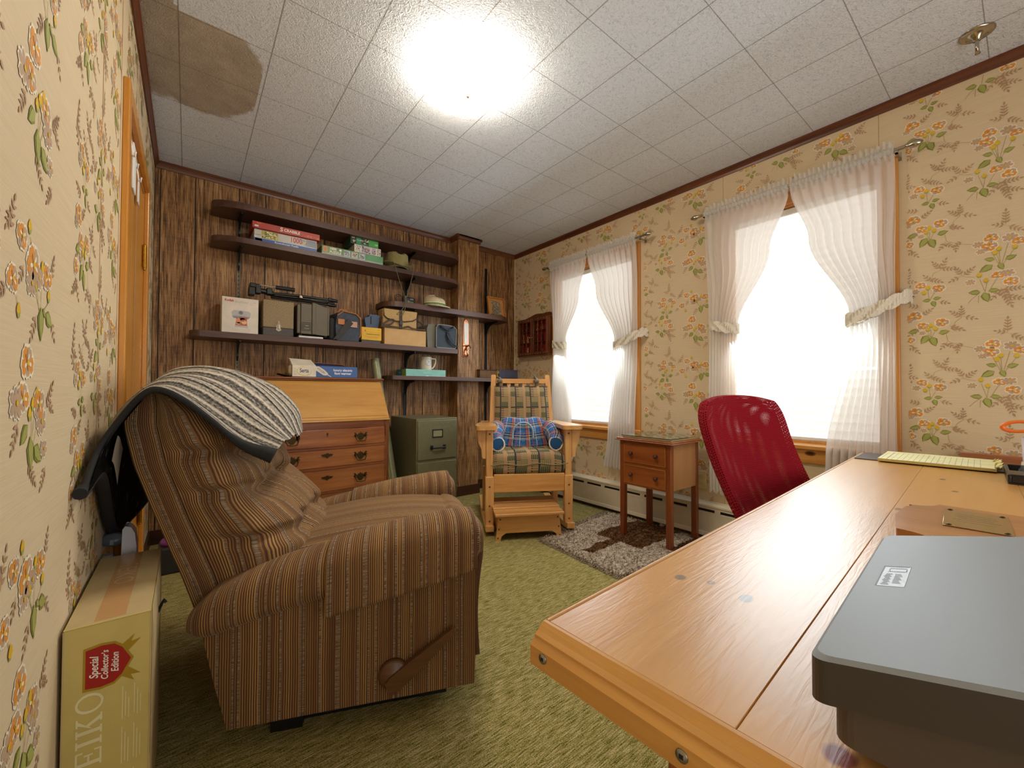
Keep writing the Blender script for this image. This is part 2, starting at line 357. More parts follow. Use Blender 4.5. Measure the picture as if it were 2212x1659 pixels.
WP = [("S",-0.246,1.491,-0.229,1.533),("S",-0.246,1.498,-0.266,1.528),("S",-0.244,1.499,-0.207,1.489),("S",-0.276,1.448,-0.295,1.474),("S",-0.279,1.459,-0.246,1.44),("S",-0.18,1.455,-0.197,1.488),("S",-0.176,1.451,-0.149,1.477),("S",-0.185,1.45,-0.212,1.435),("S",-0.338,1.424,-0.364,1.448),("S",-0.359,1.451,-0.348,1.509),("S",-0.359,1.462,-0.332,1.456),("S",-0.252,1.351,-0.226,1.341),("S",-0.312,1.334,-0.35,1.347),("S",-0.306,1.295,-0.277,1.318),("S",-0.182,1.274,-0.183,1.31),("S",-0.182,1.271,-0.211,1.296),("S",-0.178,1.274,-0.145,1.26),("S",-0.22,1.238,-0.182,1.216),("S",-0.218,1.224,-0.19,1.223),("S",-0.228,1.166,-0.244,1.141),("S",-0.228,1.162,-0.212,1.144),("S",-0.177,1.154,-0.197,1.146),("S",-0.196,1.149,-0.197,1.123),("S",-0.055,1.192,-0.054,1.245),("S",-0.055,1.189,-0.083,1.198),("S",-0.049,1.185,-0.015,1.159),("S",-0.071,1.379,-0.045,1.305),("S",-0.067,1.369,-0.018,1.37),("S",-0.068,1.346,-0.018,1.326),("S",-0.072,1.366,-0.094,1.338),("S",-0.314,1.239,-0.346,1.21),("S",-0.33,1.161,-0.373,1.131),("S",-0.341,1.154,-0.32,1.127),("T",-0.279,1.445,-0.267,1.482,-0.246,1.491),("T",-0.23,1.201,-0.225,1.169,-0.193,1.149,-0.147,1.132),("T",-0.144,1.439,-0.167,1.444,-0.185,1.453),("T",-0.182,1.271,-0.201,1.253,-0.206,1.24),("T",-0.333,1.423,-0.359,1.454),("T",-0.129,1.367,-0.15,1.347,-0.163,1.329),("T",-0.132,1.358,-0.134,1.325),("T",-0.105,1.366,-0.084,1.414,-0.071,1.425),("T",-0.114,1.368,-0.129,1.427),("T",-0.114,1.368,-0.109,1.407),("T",-0.282,1.364,-0.286,1.407),("T",-0.28,1.363,-0.264,1.396),("T",-0.279,1.192,-0.277,1.227),("T",-0.279,1.192,-0.286,1.214),("T",-0.276,1.192,-0.264,1.219),("T",-0.071,1.019,-0.074,1.087),("T",-0.071,1.019,-0.079,1.068),("T",-0.069,1.019,-0.034,1.084),("T",-0.069,1.022,-0.05,1.111),("T",-0.075,1.029,-0.1,1.102),("F",-0.309,1.433,0.015,"o"),("F",-0.328,1.408,0.013,"t"),("F",-0.252,1.411,0.017,"o"),("F",-0.33,1.295,0.02,"o"),("F",-0.35,1.274,0.012,"t"),("F",-0.304,1.246,0.016,"o"),("F",-0.306,1.213,0.01,"t"),("F",-0.243,1.255,0.018,"o"),("F",-0.348,1.184,0.015,"o"),("F",-0.095,1.147,0.017,"o"),("F",-0.132,1.127,0.014,"t"),("F",-0.101,1.111,0.019,"o"),("F",-0.125,1.095,0.012,"t"),("F",-0.045,1.135,0.018,"t"),("F",-0.022,1.115,0.015,"o"),("F",-0.156,1.418,0.013,"t"),("F",-0.079,1.433,0.015,"o"),("F",-0.052,1.437,0.016,"t"),("F",-0.043,1.401,0.017,"o"),("B",-0.286,1.413),("B",-0.299,1.393),("B",-0.278,1.24),("B",-0.288,1.223),("B",-0.263,1.224),("B",-0.13,1.438),("B",-0.111,1.412),("B",-0.074,1.09),("B",-0.085,1.075),("B",-0.032,1.087),("G",-0.277,1.363,-0.301,1.361),("G",-0.272,1.358,-0.265,1.332),("G",-0.27,1.365,-0.247,1.368),("G",-0.319,1.229,-0.349,1.22),("G",-0.286,1.203,-0.308,1.168),("G",-0.276,1.195,-0.265,1.155),("G",-0.254,1.207,-0.223,1.214),("G",-0.127,1.37,-0.158,1.373),("G",-0.118,1.368,-0.108,1.33),("G",-0.105,1.373,-0.077,1.37),("G",-0.086,1.052,-0.112,1.06),("G",-0.092,1.032,-0.125,1.01),("G",-0.075,1.035,-0.065,1.009),("G",-0.059,1.047,-0.031,1.056),("F",-1.407,1.426,0.022,"o"),("F",-1.45,1.37,0.022,"t"),("F",-1.423,1.376,0.02,"o"),("F",-1.345,1.366,0.022,"o"),("F",-1.33,1.339,0.02,"t"),("F",-1.314,1.295,0.014,"t"),("F",-1.443,1.147,0.017,"o"),("F",-1.389,1.12,0.025,"o"),("F",-1.315,1.117,0.019,"o"),("F",-1.396,1.092,0.018,"t"),("F",-1.36,1.107,0.017,"t"),("F",-1.477,1.082,0.017,"o"),("B",-1.377,1.362),("B",-1.358,1.377),("B",-1.391,1.348),("B",-1.344,1.121),("B",-1.41,1.164),("B",-1.373,1.089),("B",-1.305,1.084),("B",-1.451,1.04),("G",-1.398,1.338,-1.426,1.315),("G",-1.386,1.321,-1.379,1.274),("G",-1.366,1.304,-1.333,1.28),("G",-1.321,1.059,-1.287,1.045),("G",-1.347,1.065,-1.345,1.019),("G",-1.336,1.065,-1.321,1.054),("S",-1.44,1.345,-1.462,1.311),("S",-1.393,1.285,-1.358,1.251),("S",-1.299,1.266,-1.323,1.238),("S",-1.304,1.358,-1.268,1.394),("S",-1.288,1.367,-1.265,1.354),("S",-1.493,1.139,-1.476,1.181),("S",-1.488,1.166,-1.501,1.145),("S",-1.368,1.05,-1.391,1.016),("S",-1.29,1.119,-1.276,1.153),("S",-1.285,1.053,-1.265,1.027),("S",-1.499,1.07,-1.518,1.057),("S",-1.432,1.11,-1.445,1.089),("T",-1.382,1.305,-1.377,1.357),("T",-1.382,1.305,-1.358,1.365),("T",-1.372,1.304,-1.345,1.343),("T",-1.347,1.055,-1.344,1.111),("T",-1.347,1.055,-1.373,1.081),("T",-1.341,1.055,-1.305,1.079),("T",-1.352,1.055,-1.405,1.156),("T",-1.49,1.07,-1.477,1.08),("T",-1.46,1.063,-1.451,1.045)]
def draw_wallpaper(mb, frame, srng, zrng, holes, lift=0.0007):
    # printed flowers as thin faces in the wall's own mesh; frame(s, z) -> point, pattern repeats every 0.76 x 0.448 m
    o, us, uz = frame; PY, PZ = 0.76, 0.448; rnd = random.Random(3)
    def ok(s_, z_):
        if not (srng[0] < s_ < srng[1] and zrng[0] < z_ < zrng[1]): return False
        return not any(a-0.02 < s_ < b+0.02 and c-0.02 < z_ < d+0.02 for a, b, c, d in holes)
    cnt = [0]
    def poly(P, m, k=0):
        cnt[0] = (cnt[0]+1) % 29     # neighbouring prints never share a plane
        if all(ok(*p) for p in P): mb.flat(P, o, us, uz, m, lift+0.0003*k+0.00001*cnt[0])
    def petal(cx, cy, r, a, wd, m, k):
        P = [(0.05, 0), (0.35, wd*.75), (0.75, wd), (1.0, wd*.45), (0.93, 0), (1.02, -wd*.4), (0.75, -wd), (0.35, -wd*.7)]
        c, s_ = math.cos(a), math.sin(a)
        poly([(cx+r*(p*c-q*s_), cy+r*(p*s_+q*c)) for p, q in P], m, k)
    def leaf(x, y, L, a, wd, m, k=0):
        P = [(0, 0), (0.3, wd), (0.65, wd*.8), (1, 0), (0.65, -wd*.8), (0.3, -wd)]
        c, s_ = math.cos(a), math.sin(a)
        poly([(x+L*(p*c-q*s_), y+L*(p*s_+q*c)) for p, q in P], m, k)
    def line(pts, wd, m):
        for (x0, y0), (x1, y1) in zip(pts, pts[1:]):
            L = math.hypot(x1-x0, y1-y0) or 1e-6; nx, ny = -(y1-y0)/L*wd/2, (x1-x0)/L*wd/2
            poly([(x0+nx, y0+ny), (x1+nx, y1+ny), (x1-nx, y1-ny), (x0-nx, y0-ny)], m)
    for i in range(math.floor((srng[0]-0.1)/PY)-1, math.ceil((srng[1]+2.0)/PY)+1):
        for j in range(-4, 4):
            ds, dz = i*PY, j*PZ
            for e in WP:
                k = e[0]
                if k == 'F':
                    x, y, r, c = e[1]+ds, e[2]+dz, e[3]*1.25, e[4]
                    if not ok(x, y): continue
                    a0 = (x*37+y*11) % 1.2; n_ = 5 if c == 'o' else 7; wd = 0.5 if c == 'o' else 0.3
                    for q in range(n_):
                        a = a0+2*PI*q/n_; petal(x, y, r*1.12*(0.75+0.25*abs(math.cos(a))), a, wd*1.15, 1, 0)
                    for q in range(n_):
                        a = a0+2*PI*q/n_; rr = r*(0.72+0.28*abs(math.cos(a)))
                        petal(x, y, rr, a, wd*.92, (2 if (q % 3) else 3) if c == 'o' else 3, 1)
                        if c == 'o': petal(x, y, rr*0.62, a, wd*.35, 9 if q % 2 else 1, 2)
                    poly(ell(x, y, r*.2, r*.17, 8), 4, 3)
                elif k == 'S':
                    x0, y0, x1, y1 = e[1]+ds, e[2]+dz, e[3]+ds, e[4]+dz; L = math.hypot(x1-x0, y1-y0); a = math.atan2(y1-y0, x1-x0)
                    line([(x0, y0), (x1, y1)], 0.0012, 7); n_ = max(2, int(L/0.012)); ll = 0.013+0.1*L
                    for q in range(n_):
                        t = (q+0.6)/(n_+0.4)
                        for sg in (1, -1): leaf(x0+(x1-x0)*t, y0+(y1-y0)*t, ll*(1-.3*t), a+sg*0.85, 0.19, 7)
                    leaf(x1, y1, ll*.8, a, 0.24, 7)
                elif k == 'G':
                    x0, y0, x1, y1 = e[1]+ds, e[2]+dz, e[3]+ds, e[4]+dz; L = math.hypot(x1-x0, y1-y0)*1.15; a = math.atan2(y1-y0, x1-x0)
                    leaf(x0, y0, L, a, 0.30, 6, 0); leaf(x0, y0, L*.97, a+0.02, 0.20, 5, 1); line([(x0, y0), (x1, y1)], 0.001, 6)
                elif k == 'B':
                    x, y = e[1]+ds, e[2]+dz
                    leaf(x, y-.004, 0.021, PI/2, 0.42, 4, 1); leaf(x, y-.006, 0.011, PI/2+.6, 0.25, 5, 1); leaf(x, y-.006, 0.011, PI/2-.6, 0.25, 5, 1)
                else:
                    line([(e[q]+ds, e[q+1]+dz) for q in range(1, len(e), 2)], 0.0013, 8)

# ------------------------------------------------------------------ floor, ceiling, walls
fl = struct(MB().box(LW-.15, RW+.15, FW-.15, BW+.15, -0.08, 0).build('floor', m_carpet()))
ce = struct(MB().box(LW-.15, RW+.15, FW-.15, BW+.15, CH, CH+0.1).build('ceiling', m_ceiling()))
WIN = [(1.87, 2.67, 0.66, 2.0), (0.447, 1.155, 0.66, 2.0)]      # y0, y1, z0, z1 of the two openings
mb = MB(); ys = sorted([FW-.15, BW+.15] + [w_[0] for w_ in WIN] + [w_[1] for w_ in WIN])
for a, b in zip(ys, ys[1:]):
    if any(abs(a-w_[0]) < 1e-6 for w_ in WIN):
        mb.box(RW, RW+.14, a, b, 0, 0.66); mb.box(RW, RW+.14, a, b, 2.0, CH)
    else: mb.box(RW, RW+.14, a, b, 0, CH)
draw_wallpaper(mb, ((RW, 0, 0), (0, -1, 0), (0, 0, 1)), (-BW, -FW), (0.2, 2.31), [(-w_[1]-.07, -w_[0]+.07, 0.57, 2.07) for w_ in WIN])
for ysm in (0.449, 1.198, 2.584): mb.box(RW-.0006, RW, ysm-.0012, ysm+.0012, 0.2, 2.31, 7)
struct(mb.build('wall_right', WPM))
mb = MB(); DY0, DY1, DZ = 1.87, 2.66, 1.90
mb.box(LW-.14, LW, FW-.15, DY0, 0, CH); mb.box(LW-.14, LW, DY1, BW+.15, 0, CH); mb.box(LW-.14, LW, DY0, DY1, DZ, CH)
draw_wallpaper(mb, ((LW, 0, 0), (0, 1, 0), (0, 0, 1)), (FW, BW), (0.1, 2.31), [(DY0-.07, DY1+.07, 0, DZ+.07)])
for ysm in (1.44, 1.77, 2.30): mb.box(LW, LW+.0012, ysm-.002, ysm+.002, 0.1, 2.31, 7)
struct(mb.build('wall_left', WPM))
struct(MB().box(LW, RW, FW-.14, FW, 0, CH).build('wall_front', M_WALL))
# panelled back wall: vertical planks with dark grooves, and the boxed chase near the window wall
mb = MB(); G = [LW, -0.149, 0.023, 0.258, 0.413, 0.648, 0.799, 1.049, 1.239, 1.431, 1.623, 1.80, 1.90]
mb.box(LW-.14, RW+.14, BW+.004, BW+.14, 0, CH, 1)
for a, b in zip(G, G[1:]): mb.box(a+.003, b-.003, BW, BW+.006, 0, CH)
G2 = [2.20, 2.36, 2.45, 2.56, RW]
for a, b in zip(G2, G2[1:]): mb.box(a+.002, b-.002, BW, BW+.006, 0, CH)
CX0, CX1, CY = 1.893, 2.117, 3.18
mb.box(CX0+.004, CX1-.004, CY+.004, BW+.004, 0, CH, 1)
for a, b in zip([CX0, 1.985, CX1], [1.985, CX1]): mb.box(a+.0005, b-.0015, CY, CY+.006, 0, CH)
for xs in ((CX0, CX0+.006), (CX1-.006, CX1)): mb.box(xs[0], xs[1], CY+.0065, BW-.0005, 0, CH)
struct(mb.build('wall_back', [M_PANEL, M_GROOVE]))
# crown mouldings, baseboards, corner bead
def crown(name, pts, mat):
    prof = [(0, 0), (0, -.042), (.007, -.042), (.010, -.03), (.018, -.016), (.022, -.012), (.022, 0)]
    m_ = MB()
    for (x0, y0), (x1, y1) in zip(pts, pts[1:]):
        d = Vector((x1-x0, y1-y0, 0)); L = d.length; d.normalize(); nrm = Vector((-d.y, d.x, 0))
        m_.prism([(p, q) for p, q in prof], L, (x0, y0, CH), nrm, (0, 0, 1), 0)
    return struct(m_.build(name, mat))
crown('trim_1', [(RW, FW), (RW, BW)], M_CROWN)
crown('trim_2', [(LW, BW), (LW, FW)], M_CROWN)
crown('trim_3', [(RW, BW), (CX1, BW)], M_CROWNX)
crown('trim_4', [(CX1, BW-.0), (CX1, CY), (CX0, CY), (CX0, BW)], M_CROWNX)
# cap pieces so that the chase moulding stands proud at its corners
crown('trim_5', [(CX0, BW), (LW, BW)], M_CROWNX)
m_ = MB(); m_.box(CX0-.022, CX1+.022, CY-.022, CY, CH-.02, CH); m_.box(CX0-.01, CX1+.01, CY-.010, CY, CH-.042, CH-.02)
struct(m_.build('trim_6', M_CROWNX))
struct(MB().box(RW-.006, RW, BW-.012, BW, 0.06, CH-.042).build('trim_7', plain('#d8c79c', 0.5)))
M_BASE = wood('dark_baseboard', '#24120a', '#4a2614', 'x', 0.9, 0.4)
mb = MB(); mb.box(LW+.012, CX0, BW-.014, BW, 0, 0.085); mb.box(CX0-.012, CX1+.012, CY-.014, CY, 0, 0.085); mb.box(CX1, RW-.06, BW-.014, BW, 0, 0.085)
mb.box(CX1, CX1+.012, CY, BW-.014, 0, 0.085); mb.box(CX0-.012, CX0, CY, BW-.014, 0, 0.085)
struct(mb.build('baseboard_back', M_BASE))
mb = MB(); mb.box(LW, LW+.012, DY1+.062, BW, 0, 0.085); mb.box(LW, LW+.012, FW, DY0-.062, 0, 0.085)
struct(mb.build('baseboard_left', M_BASE))

# ------------------------------------------------------------------ door in the wallpapered wall beside the recliner
d = struct(thing('door_1', None, None, (LW, 0, 0)))
mb = MB()
for a, b in ((DY0-.06, DY0), (DY1, DY1+.06)): mb.box(0, 0.018, a, b, 0, DZ+.06)
mb.box(0, 0.0185, DY0, DY1, DZ, DZ+.06)
struct(mb.build('door_casing', M_DOOR, d, 0.004))
mb = MB()
for a, b in ((DY0, DY0+.015), (DY1-.015, DY1)): mb.box(-.13, 0.0, a, b, 0, DZ)
mb.box(-.13, 0, DY0+.015, DY1-.015, DZ-.015, DZ); struct(mb.build('door_jamb', M_DOOR, d))
struct(MB().rbox(-.04, -.004, DY0+.018, DY1-.018, 0.012, DZ-.018, 0.002, 1).build('door_leaf', M_DOOR, d))
for z in (1.58, 0.36):
    mb = MB(); mb.box(-.004, -.002, DY1-.06, DY1-.016, z-.05, z+.05); mb.box(-.001, 0.001, DY1-.014, DY1+.012, z-.05, z+.05)
    mb.cyl((.006, DY1-.016, z-.055), (.006, DY1-.016, z+.055), .007, n=12)
    for q in (-.058, .058): mb.lathe([(0, -.006), (.006, -.003), (.006, .003), (0, .006)], (.006, DY1-.016, z+q), 10)
    struct(mb.build('door_hinge', M_BRASS, d))
# things hooked over the top of the door: two white clips and a folded white paper
t = thing('door_hook_rack', 'white hook rack with folded papers hung over the top of the wooden door', 'hook rack', (LW, 2.0, DZ-.02))
mb = MB(); mb.box(-.003, 0.002, 0, .30, -.03, -.01)
for y in (.02, .12, .25): mb.tube([(0, y, -.02), (.006, y, -.06), (.008, y, -.085), (.014, y, -.09), (.017, y, -.07)], .003, 8)
mb.build('hook_bar', M_WHITE, t)
for a in ((.004, .012, .03, .11, -.2, -.03, .003), (.003, .008, .26, .31, -.17, -.06, .003)): MB().rbox(*a).build('folded_paper', plain('#dcd8d0', .6), t)

# ------------------------------------------------------------------ windows
M_GLASS = NT('window_glass'); M_GLASS.set(0.02); M_GLASS.base('#ffffff'); M_GLASS.b.inputs['Transmission Weight'].default_value = 1; M_GLASS = M_GLASS.m
def m_shade():
    n = NT('daylit_pleated_shade'); n.set(0.9); n.base('#f4f4f2')
    n.b.inputs['Emission Color'].default_value = (1.0, 0.985, 0.96, 1); n.b.inputs['Emission Strength'].default_value = SHADE_E
    return n.m
M_SHADE = m_shade()
SPOT = ['far window, nearest the panelled wall', 'near window, beside the red office chair']
def window(i):
    y0, y1, z0, z1 = WIN[i]; wn = struct(thing('window_%d' % (i+1), None, None, (RW, 0, 0)))
    cw = 0.068; mb = MB()
    for a, b in ((y0-cw, y0), (y1, y1+cw)): mb.box(-.02, 0, a, b, z0-.005, z1+cw)
    mb.box(-.0205, 0, y0, y1, z1, z1+cw)
    struct(mb.build('window_casing', M_PINE, wn, 0.004))
    struct(MB().rbox(-.045, .0, y0-cw-.02, y1+cw+.02, z0-.03, z0-.004, .006).build('window_stool', M_PINEY, wn))
    struct(MB().rbox(-.018, 0, y0-cw, y1+cw, z0-.105, z0-.031, .004).build('window_apron', M_PINEY if i == 0 else wood('knotty_apron', '#b8742a', '#dea258', 'y', .8, .32, .15, knots=[(-.02, .74, .61, None, .028, .014, '#6b3a12'), (-.02, .74, .61, None, .015, .007, '#3a1c08')]), wn))
    mb = MB(); mb.box(0, .13, y0, y0+.012, z0, z1); mb.box(0, .13, y1-.012, y1, z0, z1); mb.box(0, .13, y0+.012, y1-.012, z1-.012, z1); mb.box(0, .13, y0+.012, y1-.012, z0, z0+.012)
    struct(mb.build('window_jamb', M_PINE, wn))
    mb = MB()
    for za, zb, xx in ((z0+.012, 1.35, .07), (1.31, z1-.012, .1)):
        mb.box(xx, xx+.03, y0+.012, y0+.055, za, zb); mb.box(xx, xx+.03, y1-.055, y1-.012, za, zb)
        mb.box(xx, xx+.03, y0+.055, y1-.055, za, za+.05); mb.box(xx, xx+.03, y0+.055, y1-.055, zb-.045, zb)
    struct(mb.build('window_sash', M_WHITE, wn))
    mb = MB(); mb.box(.083, .087, y0+.055, y1-.055, z0+.06, 1.306); mb.box(.113, .117, y0+.055, y1-.055, 1.36, z1-.057)
    struct(mb.build('window_glass', M_GLASS, wn))
    # pleated shade, pulled all the way down
    s = thing('pleated_shade', 'glowing white pleated shade drawn down over the ' + SPOT[i], 'window shade', (RW+.03, (y0+y1)/2, z0+.014), 0, None)
    hw = (y1-y0)/2-.016; top = z1-z0-.03; nz = 56
    mb = MB(); mb.rbox(-.018, .018, -hw, hw, top-.035, top, .004); mb.build('head_rail', M_WHITE, s)
    mb = MB(); mb.rbox(-.012, .012, -hw, hw, 0, .02, .004); mb.build('bottom_rail', plain('#e6e4de', .5), s)
    P = [(.008*(1 if k % 2 else -1), .02+(top-.055)*k/nz) for k in range(nz+1)]
    mb = MB(); vs = [(x, q, z) for x, z in P for q in (-hw, hw)]
    mb.add(vs, [(2*k, 2*k+2, 2*k+3, 2*k+1) for k in range(nz)]); mb.build('pleated_fabric', M_SHADE, s)
for i in (0, 1): window(i)
# ------------------------------------------------------------------ ceiling lamp and ceiling hook
def m_lamp():
    n = NT('lit_glass_shade'); n.base('#fff6e8'); n.set(0.3)
    n.b.inputs['Emission Color'].default_value = (1.0, 0.91, 0.77, 1); n.b.inputs['Emission Strength'].default_value = LAMP_E
    return n.m
t = thing('ceiling_light', 'lit round flush ceiling light with a glowing glass shade', 'ceiling light', (0.955, 1.53, CH))
MB().lathe([(0, 0), (.14, 0), (.145, -.012), (.14, -.018), (0, -.018)], n=40).build('ceiling_plate', M_WHITE, t)
MB().lathe([(.12, -.02), (.185, -.028), (.19, -.036), (.175, -.055), (.14, -.074), (.09, -.087), (.04, -.093), (0.001, -.094)], n=48).build('glass_shade', m_lamp(), t)
MB().lathe([(0.001, -.094), (.006, -.095), (.009, -.101), (.008, -.108), (.004, -.112), (0.001, -.113)], n=14).build('finial', plain('#8a7a60', .4), t)
t = thing('ceiling_hook', 'chrome swag hook on a round plate screwed to the ceiling', 'hook', (2.409, 0.114, CH))
MB().lathe([(0, 0), (.05, 0), (.05, -.004), (.042, -.009), (.036, -.008), (.03, -.012), (.014, -.022), (.012, -.03), (0, -.032)], n=28).build('hook_plate', M_NICKEL, t)
P = [(0, 0, -.03), (0, 0, -.045)] + [(.018*(1-math.cos(a)), .0, -.05-.018*math.sin(a)) for a in [PI*k/8 for k in range(0, 7)]]
mb = MB(); mb.tube(P, .006, 10); mb.lathe([(0, -.008), (.008, -.003), (.008, .003), (0, .008)], P[-1], 10); mb.build('hook', M_NICKEL, t)

# ------------------------------------------------------------------ curtains, rods, tiebacks
def m_sheer():
    n = NT('sheer_voile'); t = n.t
    co = n.coord('UV'); f = n.noise(n.mapping(co, (400, 400, 400)), 1, 2)
    df = n.node('ShaderNodeBsdfDiffuse'); df.inputs[0].default_value = hx('#f3f0ea')
    tl = n.node('ShaderNodeBsdfTranslucent'); tl.inputs[0].default_value = hx('#f6f4f0')
    tr = n.node('ShaderNodeBsdfTransparent')
    a = n.node('ShaderNodeMixShader'); a.inputs[0].default_value = 0.5; n.link(df.outputs[0], a.inputs[1]); n.link(tl.outputs[0], a.inputs[2])
    b = n.node('ShaderNodeMixShader'); n.link(n.math('MULTIPLY_ADD', f, 0.1, 0.70), b.inputs[0]); n.link(tr.outputs[0], b.inputs[1]); n.link(a.outputs[0], b.inputs[2])
    n.link(b.outputs[0], n.out.inputs[0]); return n.m
M_SHEER = m_sheer(); M_LACE = plain('#e9e0cc', .8, 0, .05, None, 160)
def lerp_tab(tab, z):
    if z >= tab[0][0]: return tab[0][1]
    for (za, a), (zb, b) in zip(tab, tab[1:]):
        if z >= zb:
            t = (za-z)/(za-zb); t = t*t*(3-2*t) if True else t
            return a+(b-a)*t
    return tab[-1][1]
def curtain(label, outer, inner, zb, seed, nf=9):
    rnd = random.Random(seed); ph = [rnd.uniform(0, 6.28) for _ in range(4)]; zt = 2.075
    X = RW-.072; t = thing('sheer_curtain', label, 'curtain', (0, 0, 0), 0, None)
    def fn(u, v):
        z = zt-(zt-zb)*u; a = lerp_tab(outer, z); b = lerp_tab(inner, z); wdt = abs(b-a)
        vv = v+0.018*math.sin(3*v+7*u+ph[0])
        amp = 0.006+0.017*min(1, u*5)*(0.55+0.45*math.sin(2.1*u+ph[1]))
        amp *= min(1.0, 0.42/max(wdt, .05))*1.0
        x = X+amp*math.sin(2*PI*nf*vv+1.1*math.sin(4*u+ph[2]))+0.006*math.sin(5*v+3*u+ph[3])
        if u < 0.02: x = X+.008*math.sin(2*PI*nf*2*vv)
        hem = 0.012*math.sin(2*PI*nf*0.5*v+ph[3])*max(0, (u-.9)*10)
        return (min(x, RW-.032), a+(b-a)*v, z+hem)
    MB().grid(fn, 110, 130, 0, lambda u, v: (u, v)).build('voile_panel', M_SHEER, t)
    a, b = outer[0][1], inner[0][1]
    def head(u, v):
        w_ = 2*PI*nf*2.2*v
        return (X+.013*math.sin(w_)*(u*1.2), a+(b-a)*v, zt+.012+u*.035+.006*math.sin(w_*.7+1)*u)
    MB().grid(head, 5, 160, 0, lambda u, v: (u, v)).build('ruffle_heading', M_SHEER, t)
    def sleeve(u, v):
        an = 2*PI*u; r = .0155+.0018*math.sin(2*PI*nf*3*v)
        return (X+r*math.cos(an), a+(b-a)*v, zt+r*math.sin(an))
    MB().grid(sleeve, 10, 160, 0, lambda u, v: (u, v), cu=True).build('rod_pocket', M_SHEER, t)
    return t
def tieback(label, ya, za, yi, zi, hook):
    # a scalloped lace band looped round the gathered curtain and hooked to the wall
    t = thing('curtain_tieback', label, 'curtain tieback', (0, 0, 0))
    P = [(RW-.004, ya, za), (RW-.06, ya-(ya-yi)*.05, za), (RW-.100, ya+(yi-ya)*.3, za+(zi-za)*.35), (RW-.108, ya+(yi-ya)*.65, za+(zi-za)*.75),
         (RW-.098, yi-(yi-ya)*.02, zi), (RW-.07, yi+(yi-ya)*.05, zi), (RW-.036, yi-(yi-ya)*.05, zi+.005), (RW-.03, ya+(yi-ya)*.4, za+(zi-za)*.4)]
    C = cat_spline(P, 90); hh = .025
    def fn(u, v):
        k = min(int(u*89), 89); p = C[k]; e = (v-.5)*2
        return (p[0]+.0008*math.sin(40*u+6*v), p[1], p[2]+e*(hh+.009*abs(math.sin(u*30))))
    MB().grid(fn, 140, 9, 0, lambda u, v: (u, v)).build('lace_band', M_LACE, t)
    MB().lathe([(0, -.004), (.006, -.003), (.006, .003), (0, .004)], (RW-.006, ya, za), 10, axis='x').build('tieback_hook', M_NICKEL, t)
def rod(label, y0, y1):
    z, X = 2.075, RW-.072; t = thing('curtain_rod', label, 'curtain rod', (0, 0, 0))
    MB().cyl((X, y0, z), (X, y1, z), .0085, n=14).build('rod', M_NICKEL, t)
    for y, s in ((y0, -1), (y1, 1)):
        MB().lathe([(0, -.004), (.011, 0), (.009, .01), (.015, .022), (.017, .034), (.013, .048), (.006, .058), (.0, .06)] if s > 0 else
                   [(0, -.06), (.006, -.058), (.013, -.048), (.017, -.034), (.015, -.022), (.009, -.01), (.011, 0), (0, .004)], (X, y, z), 16, axis='y').build('finial', M_NICKEL, t)
        mb = MB(); mb.box(RW-.004, RW, y-s*.03-.008, y-s*.03+.008, z-.03, z+.012); mb.box(X-.01, RW-.004, y-s*.03-.005, y-s*.03+.005, z-.018, z-.010)
        mb.box(X-.012, X+.012, y-s*.03-.006, y-s*.03+.006, z-.018, z-.0085)
        mb.build('rod_bracket', M_NICKEL, t)
rod('nickel curtain rod over the far window beside the panelled wall', 1.73, 2.755)
rod('nickel curtain rod over the near window behind the red office chair', 0.345, 1.315)
curtain('sheer white curtain over the far window, the panel beside the hanging wooden cabinet', [(2.05, 2.72), (1.35, 2.665), (.3, 2.70)], [(2.05, 2.275), (1.75, 2.36), (1.36, 2.53), (1.25, 2.52), (.7, 2.46), (.3, 2.42)], 0.36, 1)
curtain('sheer white curtain over the far window, the panel above the small drawer table', [(2.05, 1.797), (1.35, 1.80), (.3, 1.82)], [(2.05, 2.265), (1.75, 2.17), (1.33, 1.985), (1.2, 1.985), (.6, 2.05), (.34, 2.085)], 0.355, 2)
curtain('sheer white curtain over the near window, the panel behind the red office chair', [(2.05, 1.285), (1.35, 1.25), (.3, 1.265)], [(2.05, .815), (1.75, .91), (1.33, 1.085), (1.2, 1.09), (.6, 1.09), (.3, 1.09)], 0.315, 3)
curtain('sheer white curtain over the near window, the panel reaching down behind the pine desk', [(2.05, .383), (1.35, .383), (.3, .386)], [(2.05, .805), (1.75, .72), (1.32, .555), (1.2, .56), (.6, .655), (.3, .69)], 0.30, 4)
tieback('cream lace tieback on the far window, nearest the hanging wooden cabinet', 2.70, 1.37, 2.53, 1.34, 0)
tieback('cream lace tieback on the far window, hooked to the wallpaper above the drawer table', 1.74, 1.375, 1.985, 1.29, 0)
tieback('cream lace tieback on the near window, above the red office chair', 1.275, 1.37, 1.09, 1.32, 0)
tieback('cream lace tieback on the near window, on the curtain nearest the desk', .335, 1.385, .56, 1.30, 0)

